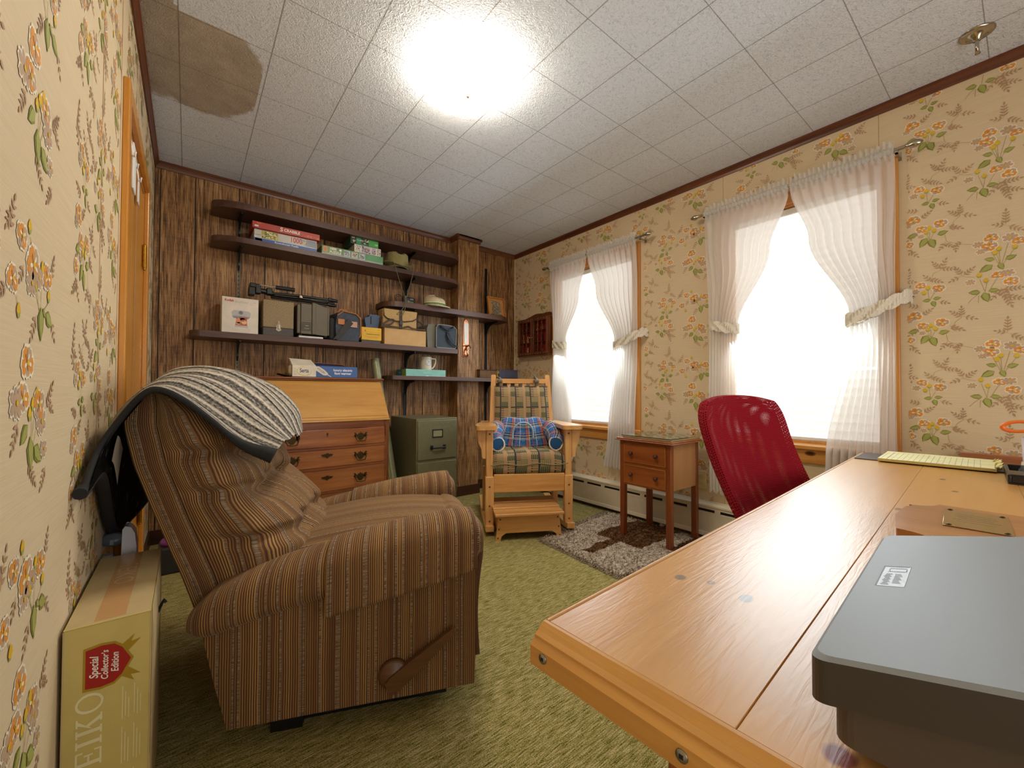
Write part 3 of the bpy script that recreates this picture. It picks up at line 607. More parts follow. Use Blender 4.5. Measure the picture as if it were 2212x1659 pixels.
# ------------------------------------------------------------------ baseboard heater and wall outlet
t = thing('baseboard_heater', 'long cream metal baseboard heater along the window wall', 'heater', (RW, 0, 0))
M_HEAT = plain('#d9cdb2', .45, 0, .03); y0, y1 = -0.6, BW-.03
mb = MB()
mb.prism([(-.058, .028), (-.058, .165), (-.05, .178), (-.050, .176), (-.052, .165), (-.054, .028)], y1-y0, (0, y1, 0), (1, 0, 0), (0, 0, 1))
mb.prism([(-.066, .028), (-.054, .028), (-.054, .052), (-.062, .050)], y1-y0, (0, y1, 0), (1, 0, 0), (0, 0, 1))
mb.build('front_panel', M_HEAT, t)
mb = MB(); mb.prism([(0, .205), (0, .235), (-.05, .235), (-.064, .222), (-.064, .212), (-.058, .212), (-.048, .226), (-.004, .226), (-.004, .205)], y1-y0, (0, y1, 0), (1, 0, 0), (0, 0, 1))
# face strip between the front panel and the cap, pierced by long slots
sl = 0.145; gap = 0.035; y = y0
while y < y1-.01:
    e = min(y+gap, y1); mb.box(-.0585, -.0555, y, e, .1752, .1958); y += sl+gap
mb.box(-.059, -.055, y0, y1, .165, .175); mb.box(-.059, -.055, y0, y1, .196, .2135)
mb.build('top_cap', M_HEAT, t)
MB().box(-.05, -.002, y0+.01, y1-.01, .03, .2).build('heating_fins', M_BLACK, t)
MB().box(-.066, 0, y1-.012, y1, .0, .236).build('end_cap', M_HEAT, t)
for y in (y0, 0.4, 1.6, y1-.04): MB().box(-.05, 0, y, y+.02, 0, .03).build('mounting_foot', M_HEAT, t)
t = thing('wall_outlet', 'cream outlet plate on the wallpaper beside the drawer table', 'outlet', (RW, 1.348, .365))
MB().rbox(-.006, 0, -.035, .035, -.057, .057, .003).build('cover_plate', plain('#d9c48a', .4), t)
for z in (-.022, .022): MB().rbox(-.008, -.0055, -.016, .016, z-.014, z+.014, .002).build('socket', plain('#c8b27a', .4), t)

# ------------------------------------------------------------------ wall shelves on slotted tracks
M_SHELF = wood('walnut_stained_shelf', '#2a1610', '#63402f', 'x', .9, .42, .05, contrast=(.25, .75))
SY = 3.07; BY = BW-.0045
def shelf(label, x0, x1, z, th, r0=.2, r1=.2, notch=False):
    def rend(x, sgn, r):
        return [(x+sgn*(r-r*math.cos(a)), SY+(.1)*(1-math.sin(a))*1.0) for a in [PI/2*k/8 for k in range(9)]] if r else [(x, SY)]
    L = rend(x0, 1, r0); R = rend(x1, -1, r1)
    # front edge with rounded front corners
    P = [(x0, BY-.004)] + L + R[::-1] + [(x1, BY-.004)]
    if notch: P += [(CX1+.004, BY-.004), (CX1+.004, CY-.002), (CX0-.004, CY-.002), (CX0-.004, BY-.004)]
    o = MB().prism(P, th, (0, 0, z-th)).build('wall_shelf', M_SHELF, None, .004)
    tag(o, label, 'shelf', 'dark shelves on the panelled wall')
shelf('dark stained shelf nearest the ceiling, holding nothing', .10, 1.878, 2.125, .042, .2, .12)
shelf('dark stained shelf holding board games, puzzles and an olive hat', .10, 1.878, 1.905, .034, .2, .14)
shelf('short dark shelf crossing the wall chase under the tan cap and the owl picture', 1.195, 2.425, 1.645, .042, .16, .16, True)
shelf('long dark shelf holding projector cases, a tripod and camera bags', 0.0, 1.868, 1.30, .038, .05, .05)
shelf('lowest dark shelf, holding the teal box and white mug', 1.225, 2.56, 1.06, .032, .03, .1, True)
def track(label, x, z0, z1, mat):
    t = thing('shelf_track', label, 'shelf track', (x, BW-.0005, 0))
    mb = MB(); mb.box(-.011, -.008, -.010, 0, z0, z1); mb.box(.008, .011, -.010, 0, z0, z1); mb.box(-.008, .008, -.004, 0, z0, z1); mb.build('channel', mat, t)
    mb = MB(); z = z0+.02
    while z < z1-.03: mb.box(-.0022, .0022, -.0046, -.0038, z, z+.014); z += .028
    o = mb.build('slots', M_BLACK, t); o['kind'] = 'stuff'
track('grey slotted shelf track at the end of the wall nearest the door', .258, .62, 2.22, plain('#75684f', .45, .3))
track('dark slotted shelf track running down behind the green file cabinet', 1.456, .5, 2.16, plain('#2b2f36', .4, .4))
track('dark slotted shelf track between the wall chase and the window wall', 2.29, .5, 2.146, plain('#15171c', .4, .3))
def bracket(x, z, label):
    P = [(BY-.008, 0), (SY+.05, 0), (SY+.05, -.012)] + [(SY+.09+(BY-.03-SY-.09)*math.sin(a), -.018-.075*(1-math.cos(a))) for a in [PI/2*k/8 for k in range(9)]] + [(BY-.008, -.125)]
    mb = MB(); mb.prism([(p, q) for p, q in P], .008, (x-.004, 0, z), (0, 1, 0), (0, 0, 1))
    mb.box(x-.010, x+.010, SY+.05, BY-.008, z-.003, z-.0005)
    tag(mb.build('shelf_bracket', M_BLACKM), label, 'shelf bracket', 'black shelf brackets')
for x, nm in ((.258, 'nearest the door wall'), (1.456, 'above the file cabinet')):
    bracket(x, 2.083, 'black bracket under the topmost shelf, ' + nm); bracket(x, 1.871, 'black bracket under the puzzle shelf, ' + nm); bracket(x, 1.262, 'black bracket under the long camera shelf, ' + nm)
bracket(1.456, 1.603, 'black bracket under the start of the shelf with the tan cap')
bracket(2.29, 1.603, 'black bracket under the owl picture end of its shelf')
bracket(1.456, 1.028, 'black bracket under the teal box on the lowest shelf'); bracket(2.29, 1.028, 'black bracket under the lowest shelf behind the rocking chair')
# ------------------------------------------------------------------ slant-front secretary desk
M_MAH = wood('secretary_case_wood', '#5f2c12', '#9a5a2c', 'x', .9, .3, .2); M_MAHZ = wood('secretary_side_wood', '#55260f', '#8a4c24', 'z', .9, .3, .2)
M_LID = wood('secretary_lid_wood', '#a8702e', '#d29f52', 'x', .45, .22, .3, stretch=9, contrast=(.25, .75))  # lid wood tone lightened to stand for the window glare
M_ABR = NT('aged_brass'); M_ABR.set(.4, .9); M_ABR.base('#4a3c22'); M_ABR = M_ABR.m
t = thing('secretary_desk', 'wooden slant-front secretary desk with bat-wing brass pulls behind the recliner', 'secretary desk', (0.716, 3.30, 0))
hw = .425; yf = -.44; zt = 1.03; zs = .735        # half width, front, top, bottom of the slant
for s in (-1, 1):
    mb = MB(); mb.prism([(0, .10), (yf+.015, .10), (yf+.015, zs), (-.26, zt-.025), (0, zt-.025)], .02, (s*hw-(.02 if s > 0 else 0), 0, 0), (0, 1, 0), (0, 0, 1)); mb.build('side_panel', M_MAHZ, t, .003)
mb = MB(); mb.rbox(-hw-.012, hw+.012, -.272, 0.005, zt-.022, zt-.012, .004); mb.rbox(-hw-.018, hw+.018, -.28, .005, zt-.012, zt, .005); mb.build('top', M_MAH, t)
MB().box(-hw+.02, hw-.02, -.012, 0, .1, zt-.025).build('back_panel', M_MAHZ, t)
mb = MB(); a = Vector((0, yf-.004, zs+.012)); b = Vector((0, -.262, zt-.024)); up = (b-a).normalized(); nn = Vector((1, 0, 0)).cross(up); L = (b-a).length
mb.prism([(-hw+.004, 0), (hw-.004, 0), (hw-.004, L), (-hw+.004, L)], .018, a-nn*.018, (1, 0, 0), up)
mb.prism([(-hw+.024, .02), (hw-.024, .02), (hw-.024, L-.02), (-hw+.024, L-.02)], .003, a, (1, 0, 0), up)
mb.build('slant_lid', M_LID, t, .003)
MB().rbox(-hw+.002, hw-.002, yf-.012, yf+.03, zs-.004, zs+.010, .005).build('lid_ledge', M_LID, t)
def bow(x): return -.024*math.cos(x/.40*PI/2)      # gentle bow of the drawer fronts
def bowed(z0, z1, ex=0.0, y0=yf, th=.02, nseg=24, x0=-.39, x1=.39, scallop=None):
    m_ = MB(); X = [x0+(x1-x0)*k/nseg for k in range(nseg+1)]; vs = []
    for x in X:
        zl = z0 if scallop is None else z0+scallop(x)
        vs += [(x, y0+bow(x)-ex, zl), (x, y0+bow(x)-ex, z1), (x, y0+th, zl), (x, y0+th, z1)]
    fs = []
    for k in range(nseg):
        a_, b_ = 4*k, 4*k+4
        fs += [(a_, b_, b_+1, a_+1), (a_+1, b_+1, b_+3, a_+3), (a_+2, a_+3, b_+3, b_+2), (a_, a_+2, b_+2, b_)]
    fs += [(0, 1, 3, 2), (4*nseg, 4*nseg+2, 4*nseg+3, 4*nseg+1)]
    m_.add(vs, fs); return m_
bowed(zs-.068, zs-.005, -.004, scallop=lambda x: .022*abs(math.sin((x+.39)/.78*PI*2.0))**.7).build('shaped_apron', M_MAH, t)
DR = [(.572, .685), (.442, .556), (.285, .425), (.125, .27)]
M_DRW = wood('secretary_drawer_wood', '#7c4220', '#b0703c', 'x', .9, .28, .25)
def pull(parent, x, z, y):
    m_ = MB(); W = [(0, .036), (.007, .024), (.014, .030), (.016, .018), (.026, .020), (.034, .032), (.046, .030), (.038, .020), (.046, .012), (.036, .002), (.024, .002), (.016, -.012), (.006, -.02)]
    m_.prism([(x+p, z+q) for p, q in W]+[(x-p, z+q) for p, q in W[::-1] if p > 0], .002, (0, y+.001, 0), (1, 0, 0), (0, 0, 1))
    for s in (-1, 1): m_.lathe([(0, -.012), (.006, -.010), (.006, -.003), (.004, 0)], (x+s*.034, y, z+.012), 10, axis='y')
    m_.tube([(x-.034, y-.008, z+.012), (x-.034, y-.014, z-.002), (x-.026, y-.018, z-.022), (x, y-.019, z-.026), (x+.026, y-.018, z-.022), (x+.034, y-.014, z-.002), (x+.034, y-.008, z+.012)], .0034, 8)
    m_.build('bail_pull', M_ABR, parent)
for k, (z0, z1) in enumerate(DR):
    dr = bowed(z0, z1).build('drawer', M_DRW, t, .003)
    zc = (z0+z1)/2
    for x in (-.205, .215): pull(dr, x, zc+(-.005), yf+bow(x)-.002)
    m_ = MB(); y = yf+bow(0)-.0035
    if k == 0: m_.lathe([(0, -.003), (.006, -.002), (.006, 0)], (0, y+.0025, zc+.03), 10, axis='y'); m_.prism([(-.002, zc+.012), (.002, zc+.012), (.002, zc+.03), (-.002, zc+.03)], .002, (0, y+.002, 0), (1, 0, 0), (0, 0, 1))
    else:
        W = [(0, -.014), (.006, -.006), (.012, .0), (.022, .002), (.034, .014), (.036, .004), (.030, -.004), (.036, .010), (.028, .012), (.016, .008), (.010, .018), (.004, .012)]
        W = [(0, -.018), (.007, -.010), (.018, -.006), (.030, -.004), (.036, .008), (.026, .006), (.018, .010), (.010, .006), (.006, .016), (0, .010)]
        m_.prism([(p, zc+.020+q) for p, q in W]+[(-p, zc+.020+q) for p, q in W[::-1] if p > 0], .002, (0, y+.001, 0), (1, 0, 0), (0, 0, 1))
    m_.build('keyhole_plate', M_ABR, dr)
for z0, z1 in ((.556, .572), (.425, .442), (.27, .285), (.10, .125)): bowed(z0+.001, z1-.001, .004).build('drawer_rail', M_MAH, t)
for s in (-1, 1):
    m_ = MB(); m_.box(s*.3975-.0075, s*.3975+.0075, yf+.0, yf+.03, .1, zs-.006); m_.build('front_stile', M_MAH, t)
    m_ = MB(); m_.rbox(s*.398-.006, s*.398+.006, yf-.006, yf-.0005, .625, .70, .002); m_.build('lid_support', M_MAHZ, t)
for x, y in ((-hw+.04, yf+.05), (hw-.04, yf+.05), (-hw+.04, -.04), (hw-.04, -.04)):
    MB().prism([(-.035, 0), (.035, 0), (.045, .1), (-.045, .1)], .05, (x, y+.025, 0), (1, 0, 0), (0, 0, 1)).build('bracket_foot', M_MAHZ, t, .006)

# ------------------------------------------------------------------ olive file cabinet
M_OLIVE = plain('#726e50', .38, .15, .05, None, 40); M_OLIVED = plain('#4c4930', .4, .25, .06, None, 40)
t = thing('file_cabinet', 'olive green metal two-door file cabinet beside the wall chase', 'file cabinet', (1.464, 2.74, 0))
h = .169
mb = MB(); mb.rbox(-h, h, .006, .48, .125, .737, .004); mb.build('cabinet_body', M_OLIVE, t)
for x in (-h, h-.05):
    for y in (.006, .436): MB().box(x, x+.05, y, y+.044, 0, .125).build('leg', M_OLIVE, t)
MB().box(-h+.05, h-.05, .008, .02, .05, .125).build('plinth', M_OLIVE, t)
mb = MB(); mb.rbox(-h+.008, h-.010, -.003, .0055, .436, .722, .003); dw = mb.build('drawer', M_OLIVE, t)
P = [(-.05, 0, .522), (-.05, -.02, .524), (-.044, -.026, .520), (.044, -.026, .520), (.05, -.02, .524), (.05, 0, .522)]
mb = MB(); mb.tube(P, .0065, 8)
for s in (-1, 1): mb.rbox(s*.052-.012, s*.052+.012, -.012, -.0035, .508, .54, .003)
mb.build('pull_handle', M_BLACKM, dw)
mb = MB(); mb.box(-.046, -.04, -.007, -.0035, .595, .655); mb.box(.034, .04, -.007, -.0035, .595, .655); mb.box(-.04, .034, -.007, -.0035, .595, .602); mb.box(-.04, .034, -.007, -.0035, .648, .655)
mb.build('label_holder', M_BLACKM, dw)
MB().box(-.04, .034, -.0042, -.0034, .602, .648).build('label_card', plain('#8a845e', .6), dw)
mb = MB(); mb.rbox(-h+.008, h-.010, -.003, .0055, .14, .415, .003); dd = mb.build('lower_door', M_OLIVE, t)
for z in (.37, .2): MB().rbox(h-.012, h-.004, -.006, -.0005, z-.018, z+.018, .002).build('hinge', plain('#7d7440', .4, .6), dd)

# ------------------------------------------------------------------ rolled posters leaning between secretary and file cabinet
M_ROLL = plain('#8c8c66', .35, .15, .1)
def leaning_roll(label, p0, p1, r, mat, band=None):
    o = thing('rolled_poster', label, 'rolled poster', p0); d = Vector(p1)-Vector(p0)
    n = 20; m_ = MB(); m_.tube([(0, 0, 0), d*.25, d*.5, d*.75, d], [r, r*1.01, r, r*.99, r], n, 0, True); m_.build('paper_roll', mat, o)
    u = d.normalized(); m_ = MB(); m_.cyl(d-u*.002, d+u*.001, r*.82, r*.82, n); m_.build('open_end', plain('#2e3026', .8), o)
    return o
leaning_roll('fat green rolled poster leaning against the panelling beside the file cabinet', (1.243, 2.955, .045), (1.166, 3.235, 1.19), .032, M_ROLL)
leaning_roll('thin yellowed rolled poster leaning behind the secretary desk corner', (1.178, 2.86, .02), (1.176, 3.15, .66), .010, plain('#a3945a', .6))
leaning_roll('second thin rolled poster, held to the fat one by a rubber band', (1.20, 2.87, .02), (1.186, 3.19, .8), .008, plain('#8e8450', .6))

# ------------------------------------------------------------------ small two-drawer table with a glass chessboard
M_TBL = wood('reddish_table_wood', '#7a3a16', '#a85f2c', 'y', .9, .3, .15); M_TBLZ = wood('reddish_table_leg', '#6a2c10', '#97501f', 'z', .9, .3, .15)
M_TBLS = wood('table_side_wood', '#9a6434', '#b98450', 'z', 1.0, .35, .1)
t = thing('side_table', 'small reddish wooden table with two knobbed drawers standing on the shag rug', 'side table', (2.222, 1.49, .016))
hw, dp, H = .18, .325, .61
for y in (-hw, hw-.034):
    for x in (0, dp-.034):
        m_ = MB(); m_.rbox(x, x+.034, y, y+.034, 0, H, .003, 1); m_.build('leg', M_TBLZ, t)
m_ = MB(); m_.rbox(-.024, dp+.014, -hw-.024, hw+.024, H, H+.008, .004); m_.rbox(-.018, dp+.01, -hw-.018, hw+.018, H+.008, H+.017, .005); m_.build('top', M_TBL, t)
for y in (-hw+.004, hw-.016):
    m_ = MB(); m_.box(.034, dp-.034, y, y+.012, .335, H); m_.build('side_panel', M_TBLS, t)
MB().box(dp-.02, dp-.01, -hw+.034, hw-.034, .335, H).build('back_panel', M_TBLS, t)
for z0, z1 in ((.328, .34), (.457, .474), (.59, .61)): MB().box(.004, .024, -hw+.034, hw-.034, z0, z1).build('drawer_rail', M_TBL, t)
for z0, z1 in ((.343, .454), (.477, .588)):
    dr = MB().rbox(-.002, .016, -hw+.037, hw-.037, z0, z1, .002, 1).build('drawer', M_TBL, t)
    m_ = MB()
    for y in (-hw+.0345, hw-.0365): m_.box(-.0025, .004, y, y+.002, z0, z1)
    for z in (z0-.0018, z1): m_.box(-.0025, .004, -hw+.0345, hw-.0345, z, z+.0018)
    m_.build('beading', plain('#c08a44', .35), dr)
    for y in (-.088, .088):
        MB().lathe([(0, -.026), (.008, -.025), (.0125, -.020), (.012, -.014), (.006, -.009), (.006, -.002), (.009, 0)], (-.002, y, (z0+z1)/2), 16, axis='x').build('knob', plain('#4a2a1a', .35), dr)
t = thing('chess_board', 'glass topped chessboard lying on the small drawer table', 'chessboard', (2.222+.165, 1.475, .016+H+.017+.0008))
m_ = MB(); m_.rbox(-.17, .17, -.17, .17, 0, .012, .001, 1, 0)
for i in range(8):
    for j in range(8): m_.rect(-.156+.039*i, -.117+.039*i, -.156+.039*j, -.117+.039*j, (0, 0, .0124), (1, 0, 0), (0, 1, 0), 1 if (i+j) % 2 else 2)
m_.build('board', [plain('#a08458', .4), plain('#16130e', .25), plain('#d6c190', .3)], t)
G_ = NT('glass_sheet'); G_.set(.03); G_.base('#e6f4ee'); G_.b.inputs['Transmission Weight'].default_value = 1.0; G_.b.inputs['IOR'].default_value = 1.2
MB().box(-.175, .175, -.175, .175, .0135, .0175).build('glass_cover', G_.m, t)

# ------------------------------------------------------------------ shag rug
def m_shag():
    n = NT('shag_rug'); n.set(.95, 0, .05); co = n.coord()
    f = n.noise(n.mapping(co, (90, 90, 90)), 1, 4, .7, .6); g = n.noise(n.mapping(co, (30, 60, 30)), 1, 3, .6)
    x, y, z = n.sep(co); wv = n.math('MULTIPLY', n.math('SUBTRACT', n.noise(co, 9, 3), .5), .09)
    xx = n.math('ADD', x, wv); yy = n.math('ADD', y, wv)
    def blk(c, a, b): return n.math('MULTIPLY', n.math('GREATER_THAN', c, a), n.math('LESS_THAN', c, b))
    k = n.math('MULTIPLY', blk(xx, .38, .84), blk(yy, .16, .50)); k2 = n.math('MULTIPLY', blk(xx, .10, .5), blk(yy, .30, .37)); k3 = n.math('MULTIPLY', blk(xx, .50, .84), blk(yy, .0, .06))
    k = n.math('MAXIMUM', n.math('MAXIMUM', k, k2), k3)
    ff = n.math('ADD', n.math('MULTIPLY', f, .6), n.math('MULTIPLY', g, .4))
    lt = n.ramp(ff, [(.36, '#6b543f'), (.47, '#a8937a'), (.6, '#d8c8b2')]); dk = n.ramp(ff, [(.36, '#2f1a0c'), (.5, '#5c3a20'), (.64, '#94724e')])
    n.base(n.mix(k, lt, dk)); n.bump(ff, .9, .02); return n.m
t = thing('shag_rug', 'brown and beige shag rug with a fringe under the drawer table', 'rug', (1.715, 1.27, 0), math.radians(0))
RGW, RGD = .84, .80
rr = random.Random(5)
def rug_pt(x, y):   # bilinear quad on the floor
    A, B, C_, D = (0.0, 0.02), (.86, -.25), (.845, .77), (.04, .65)
    u, v = x, y
    return ((1-u)*(1-v)*A[0]+u*(1-v)*B[0]+u*v*C_[0]+(1-u)*v*D[0], (1-u)*(1-v)*A[1]+u*(1-v)*B[1]+u*v*C_[1]+(1-u)*v*D[1])
def rf(u, v):
    x, y = rug_pt(u, v); e = min(u, 1-u, v, 1-v); return (x, y, .001+.013*min(1, e*30)+.004*rr.random()*min(1, e*30))
m_ = MB(); m_.grid(rf, 120, 120, 0, flip=False)
for k in range(9000):   # tufts of pile
    u, v = rr.random(), rr.random(); x, y = rug_pt(u, v); a = rr.uniform(0, 6.28); l = rr.uniform(.008, .02); hgt = rr.uniform(.012, .024)
    dx, dy = math.cos(a)*l, math.sin(a)*l; wx, wy = -math.sin(a)*.0022, math.cos(a)*.0022
    m_.add([(x-wx, y-wy, .006), (x+wx, y+wy, .006), (x+dx+wx, y+dy+wy, hgt), (x+dx-wx, y+dy-wy, hgt)], [(0, 1, 2, 3)])
m_.build('pile', m_shag(), t)
m_ = MB()
for k in range(150):
    v = k/149; x, y = rug_pt(0.0, v) if False else rug_pt(v, 1.0); a = rr.uniform(-.5, .5); l = rr.uniform(.03, .05)
    m_.tube([(x, y-.01, .008), (x+.4*l*math.sin(a), y+.5*l, .006), (x+l*math.sin(a), y+l, .003)], .0016, 4, 0, False)
    x, y = rug_pt(0, v); m_.tube([(x+.006, y, .008), (x-.3*l, y+.3*l*math.sin(a), .005), (x-.5*l, y+.5*l*math.sin(a), .003)], .0014, 4, 0, False)
m_.build('fringe', plain('#8f7a64', .9), t)['kind'] = 'stuff'

# ------------------------------------------------------------------ rocking chair
M_OAK = wood('honey_oak', '#c08240', '#e6b270', 'z', .8, .28, .25); M_OAKX = wood('honey_oak_across', '#b87a38', '#e2ac66', 'x', .7, .28, .25); M_OAKY = wood('honey_oak_deep', '#bc7e3c', '#e4b06c', 'y', .8, .28, .25)
M_PEG = plain('#5f3414', .4)
RC = (1.7865, 2.059, 0); RA = math.radians(-30.5)
t = thing('rocking_chair', 'honey oak rocking chair facing the room in the corner by the far window', 'rocking chair', RC, RA)
for s in (-1, 1):
    xo = s*.297; xi = s*.24
    a, b = min(xo, xi), max(xo, xi)
    lg = MB(); lg.rbox(a+(0.0), b, .02, .075, .055, .375, .006); lg.rbox(min(s*.292, s*.246), max(s*.292, s*.246), .03, .070, .37, .684, .006); lo = lg.build('front_leg', M_OAK, t)
    for z in (.085, .185, .31, .655): MB().lathe([(0, -.0025), (.006, -.002), (.006, .001)], ((a+b)/2, .0195 if z < .4 else .0295, z), 10, axis='y').build('peg', M_PEG, lo)
    # shaped corbel under the arm, outside the leg
    m_ = MB(); m_.prism([(s*.294, .683), (s*.350, .683), (s*.350, .65), (s*.342, .60), (s*.322, .55), (s*.318, .50), (s*.308, .492), (s*.294, .492)], .026, (0, .063, 0), (1, 0, 0), (0, 0, 1)); m_.build('arm_corbel', M_OAK, t, .004)
    # arm board, curved plan
    P = [(s*.22, 0.0), (s*.232, -.012), (s*.34, -.012), (s*.358, .005), (s*.36, .09), (s*.345, .22), (s*.31, .36), (s*.295, .50), (s*.245, .50), (s*.235, .36), (s*.222, .2)]
    m_ = MB(); m_.prism(P, .027, (0, 0, .684), (1, 0, 0), (0, 1, 0)); m_.build('arm', M_OAKY, t, .007)
    # side slats and rails
    m_ = MB(); m_.rbox(s*.268-.011, s*.268+.011, .07, .40, .28, .37, .003); m_.build('side_rail', M_OAKY, t)
    m_ = MB(); m_.rbox(s*.268-.011, s*.268+.011, .07, .42, .640, .683, .003); m_.build('side_rail', M_OAKY, t)
    for y in (.11, .165, .22, .275, .33):
        MB().rbox(s*.268-.007, s*.268+.007, y, y+.03, .37, .64, .002).build('side_slat', M_OAK, t)
    m_ = MB(); m_.rbox(s*.268-.02, s*.268+.02, .40, .455, .06, .375, .005); rl = m_.build('rear_leg', M_OAK, t)
    for z in (.31, .2): MB().lathe([(0, -.0025), (.006, -.002), (.006, .001)], (s*.268, .399, z), 10, axis='y').build('peg', M_PEG, rl)
    # rocker runner: swept arc
    m_ = MB(); n_ = 28
    def rk(u): y = -.03+.75*u; return y, .016+.42*(y-.30)**2*.62
    vs = []
    for k in range(n_+1):
        y, z = rk(k/n_)
        for x, dz in ((s*.27-.028, 0), (s*.27+.028, 0), (s*.27+.028, .04), (s*.27-.028, .04)): vs.append((x, y, z-.014+dz+.0))
    fs = [(4*k+q, 4*k+(q+1) % 4, 4*k+4+(q+1) % 4, 4*k+4+q) for k in range(n_) for q in range(4)] + [(3, 2, 1, 0), (4*n_, 4*n_+1, 4*n_+2, 4*n_+3)]
    m_.add(vs, fs); m_.build('rocker', M_OAKY, t, .005)
    # back post, leaning back
    m_ = MB(); a0 = Vector((s*.236, .30, .37)); b0 = Vector((s*.208, .43, 1.06)); uu = (b0-a0).normalized(); L = (b0-a0).length
    vv = Vector((1, 0, 0)); m_.prism([(-.020, 0), (.020, 0), (.018, L-.006), (.012, L), (-.012, L), (-.018, L-.006)], .03, a0+Vector((0, .03, 0)), vv, uu); m_.build('back_post', M_OAK, t, .005)
MB().rbox(-.24, .24, .028, .052, .268, .388, .004).build('front_rail', M_OAKX, t)
MB().rbox(-.25, .25, .40, .424, .28, .37, .004).build('back_seat_rail', M_OAKX, t)
MB().box(-.24, .24, .055, .40, .355, .37).build('seat_deck', M_OAKX, t)
def onback(h, off=0.0):   # point on the plane of the back at height h
    k = (h-.37)/(1.06-.37); return .30+.13*k+off
m_ = MB(); m_.grid(lambda u, v: (-.19+.38*u, onback(1.035-.03*v, -.006)+.018*math.sin(PI*u), 1.035-.034*v), 16, 2); m_.grid(lambda u, v: (-.19+.38*u, onback(1.035-.03*v, .014)+.018*math.sin(PI*u), 1.035-.034*v), 16, 2, flip=True)
m_.grid(lambda u, v: (-.19+.38*u, onback(1.035, -.006+.02*v)+.018*math.sin(PI*u), 1.035), 16, 2, flip=True); m_.grid(lambda u, v: (-.19+.38*u, onback(1.005, -.006+.02*v)+.018*math.sin(PI*u), 1.001), 16, 2)
m_.build('crest_rail', M_OAKX, t)
MB().rbox(-.215, .215, onback(.43), onback(.43)+.02, .41, .45, .003).build('lower_back_rail', M_OAKX, t)
for x in (-.15, -.09, -.03, .03, .09, .15):
    m_ = MB(); a0 = Vector((x, onback(.45)+.004, .45)); b0 = Vector((x, onback(1.005)+.016, 1.005)); m_.prism([(-.014, 0), (.014, 0), (.014, (b0-a0).length), (-.014, (b0-a0).length)], .009, a0+Vector((0, .012, 0)), (1, 0, 0), (b0-a0).normalized()); m_.build('back_slat', M_OAK, t)

# --- cushions: woven block pattern in olive, tan and charcoal
def m_weave(name, sx, sy, ox=0.0, oy=0.0):
    n = NT(name); n.set(.9, 0, .1); co = n.coord('UV'); u, v, w_ = n.sep(co)
    fr = lambda q: n.math('FRACT', q)
    U = n.math('ADD', n.math('DIVIDE', u, sx), 20+ox); V = n.math('ADD', n.math('DIVIDE', v, sy), 20+oy)
    fu, fv = fr(U), fr(V)
    chk = n.math('MODULO', n.math('ADD', n.math('FLOOR', n.math('MULTIPLY', U, 2)), n.math('FLOOR', n.math('MULTIPLY', V, 2))), 2)
    gu = fr(n.math('MULTIPLY', U, 2)); gv = fr(n.math('MULTIPLY', V, 2))
    su = n.math('LESS_THAN', fr(n.math('MULTIPLY', U, 12)), .38); sv = n.math('LESS_THAN', fr(n.math('MULTIPLY', V, 12)), .38)
    weave = n.noise(n.mapping(co, (900, 300, 1)), 1, 2)
    tan, olive, char = '#b58f68', '#7d7a52', '#2f3138'
    c1 = n.mix(su, olive, n.mix(n.math('GREATER_THAN', gv, .5), char, tan))
    c2 = n.mix(sv, tan, n.mix(n.math('GREATER_THAN', gu, .45), char, olive))
    c = n.mix(chk, c1, c2)
    band = n.math('MAXIMUM', n.math('LESS_THAN', n.math('ABSOLUTE', n.math('SUBTRACT', fv, .5)), .03), n.math('LESS_THAN', n.math('ABSOLUTE', n.math('SUBTRACT', fu, .5)), .035))
    c = n.mix(band, c, char)
    solid = n.math('MULTIPLY', n.math('LESS_THAN', fu, .16), n.math('GREATER_THAN', fv, .0)); c = n.mix(solid, c, tan)
    n.base(n.mix(n.math('MULTIPLY', weave, .35), c, '#5e5640')); n.bump(weave, .3, .002); return n.m
def pillow(fn_c, hx_, hy_, hz_, e=.35, nu=48, nv=24, sag=None, uvs=(1, 1)):
    m_ = MB()
    def sg(x, p): return math.copysign(abs(x)**p, x)
    def fn(u, v):
        a = 2*PI*u; b = -PI/2+PI*v
        cb = sg(math.cos(b), e); p = Vector((hx_*cb*sg(math.cos(a), e), hy_*cb*sg(math.sin(a), e), hz_*sg(math.sin(b), .75)))
        if sag: p = sag(p)
        return tuple(fn_c(p))
    def uv(u, v):
        a = 2*PI*u; b = -PI/2+PI*v; cb = sg(math.cos(b), e); x = hx_*cb*sg(math.cos(a), e); y = hy_*cb*sg(math.sin(a), e)
        return (x, y+hz_*(sg(math.sin(b), .75)))
    m_.grid(fn, nu, nv, 0, uv, cu=True); return m_
c = thing('seat_cushion', 'olive and tan woven seat cushion on the rocking chair', 'cushion', RC, RA)
def sgp(x, p): return math.copysign(abs(x)**p, x)
m_ = pillow(lambda p: p+Vector((0, .235, .449)), .268, .215, .078, .22, 64, 28, lambda p: p+Vector((0, 0, .012*math.cos(p.x*5)*(1 if p.z > 0 else .2)+.004*math.sin(p.x*31+p.y*17))))
m_.build('cover', m_weave('woven_blocks_seat', .16, .16, .1, .2), c)
P = [(x*.262, .235-.218*1.0, .452+.006*math.sin(x*7)) for x in np.linspace(-1, 1, 24)]
m_ = MB(); m_.tube(P, .0035, 6); m_.build('piping', plain('#8c8458', .9), c)
c = thing('back_cushion', 'woven olive and tan back cushion tied to the rocking chair', 'cushion', RC, RA)
def bkfn(u, v):
    h = .48+.50*v; x = (-.5+u)*2*(.205+.012*(1-v)); k = min(u, 1-u, v*1.0, 1-v)
    return (x, onback(h, -.010-.034*min(1, (max(k, 0)*9)**.6)-.004*math.sin(9*v+3*u)), h)
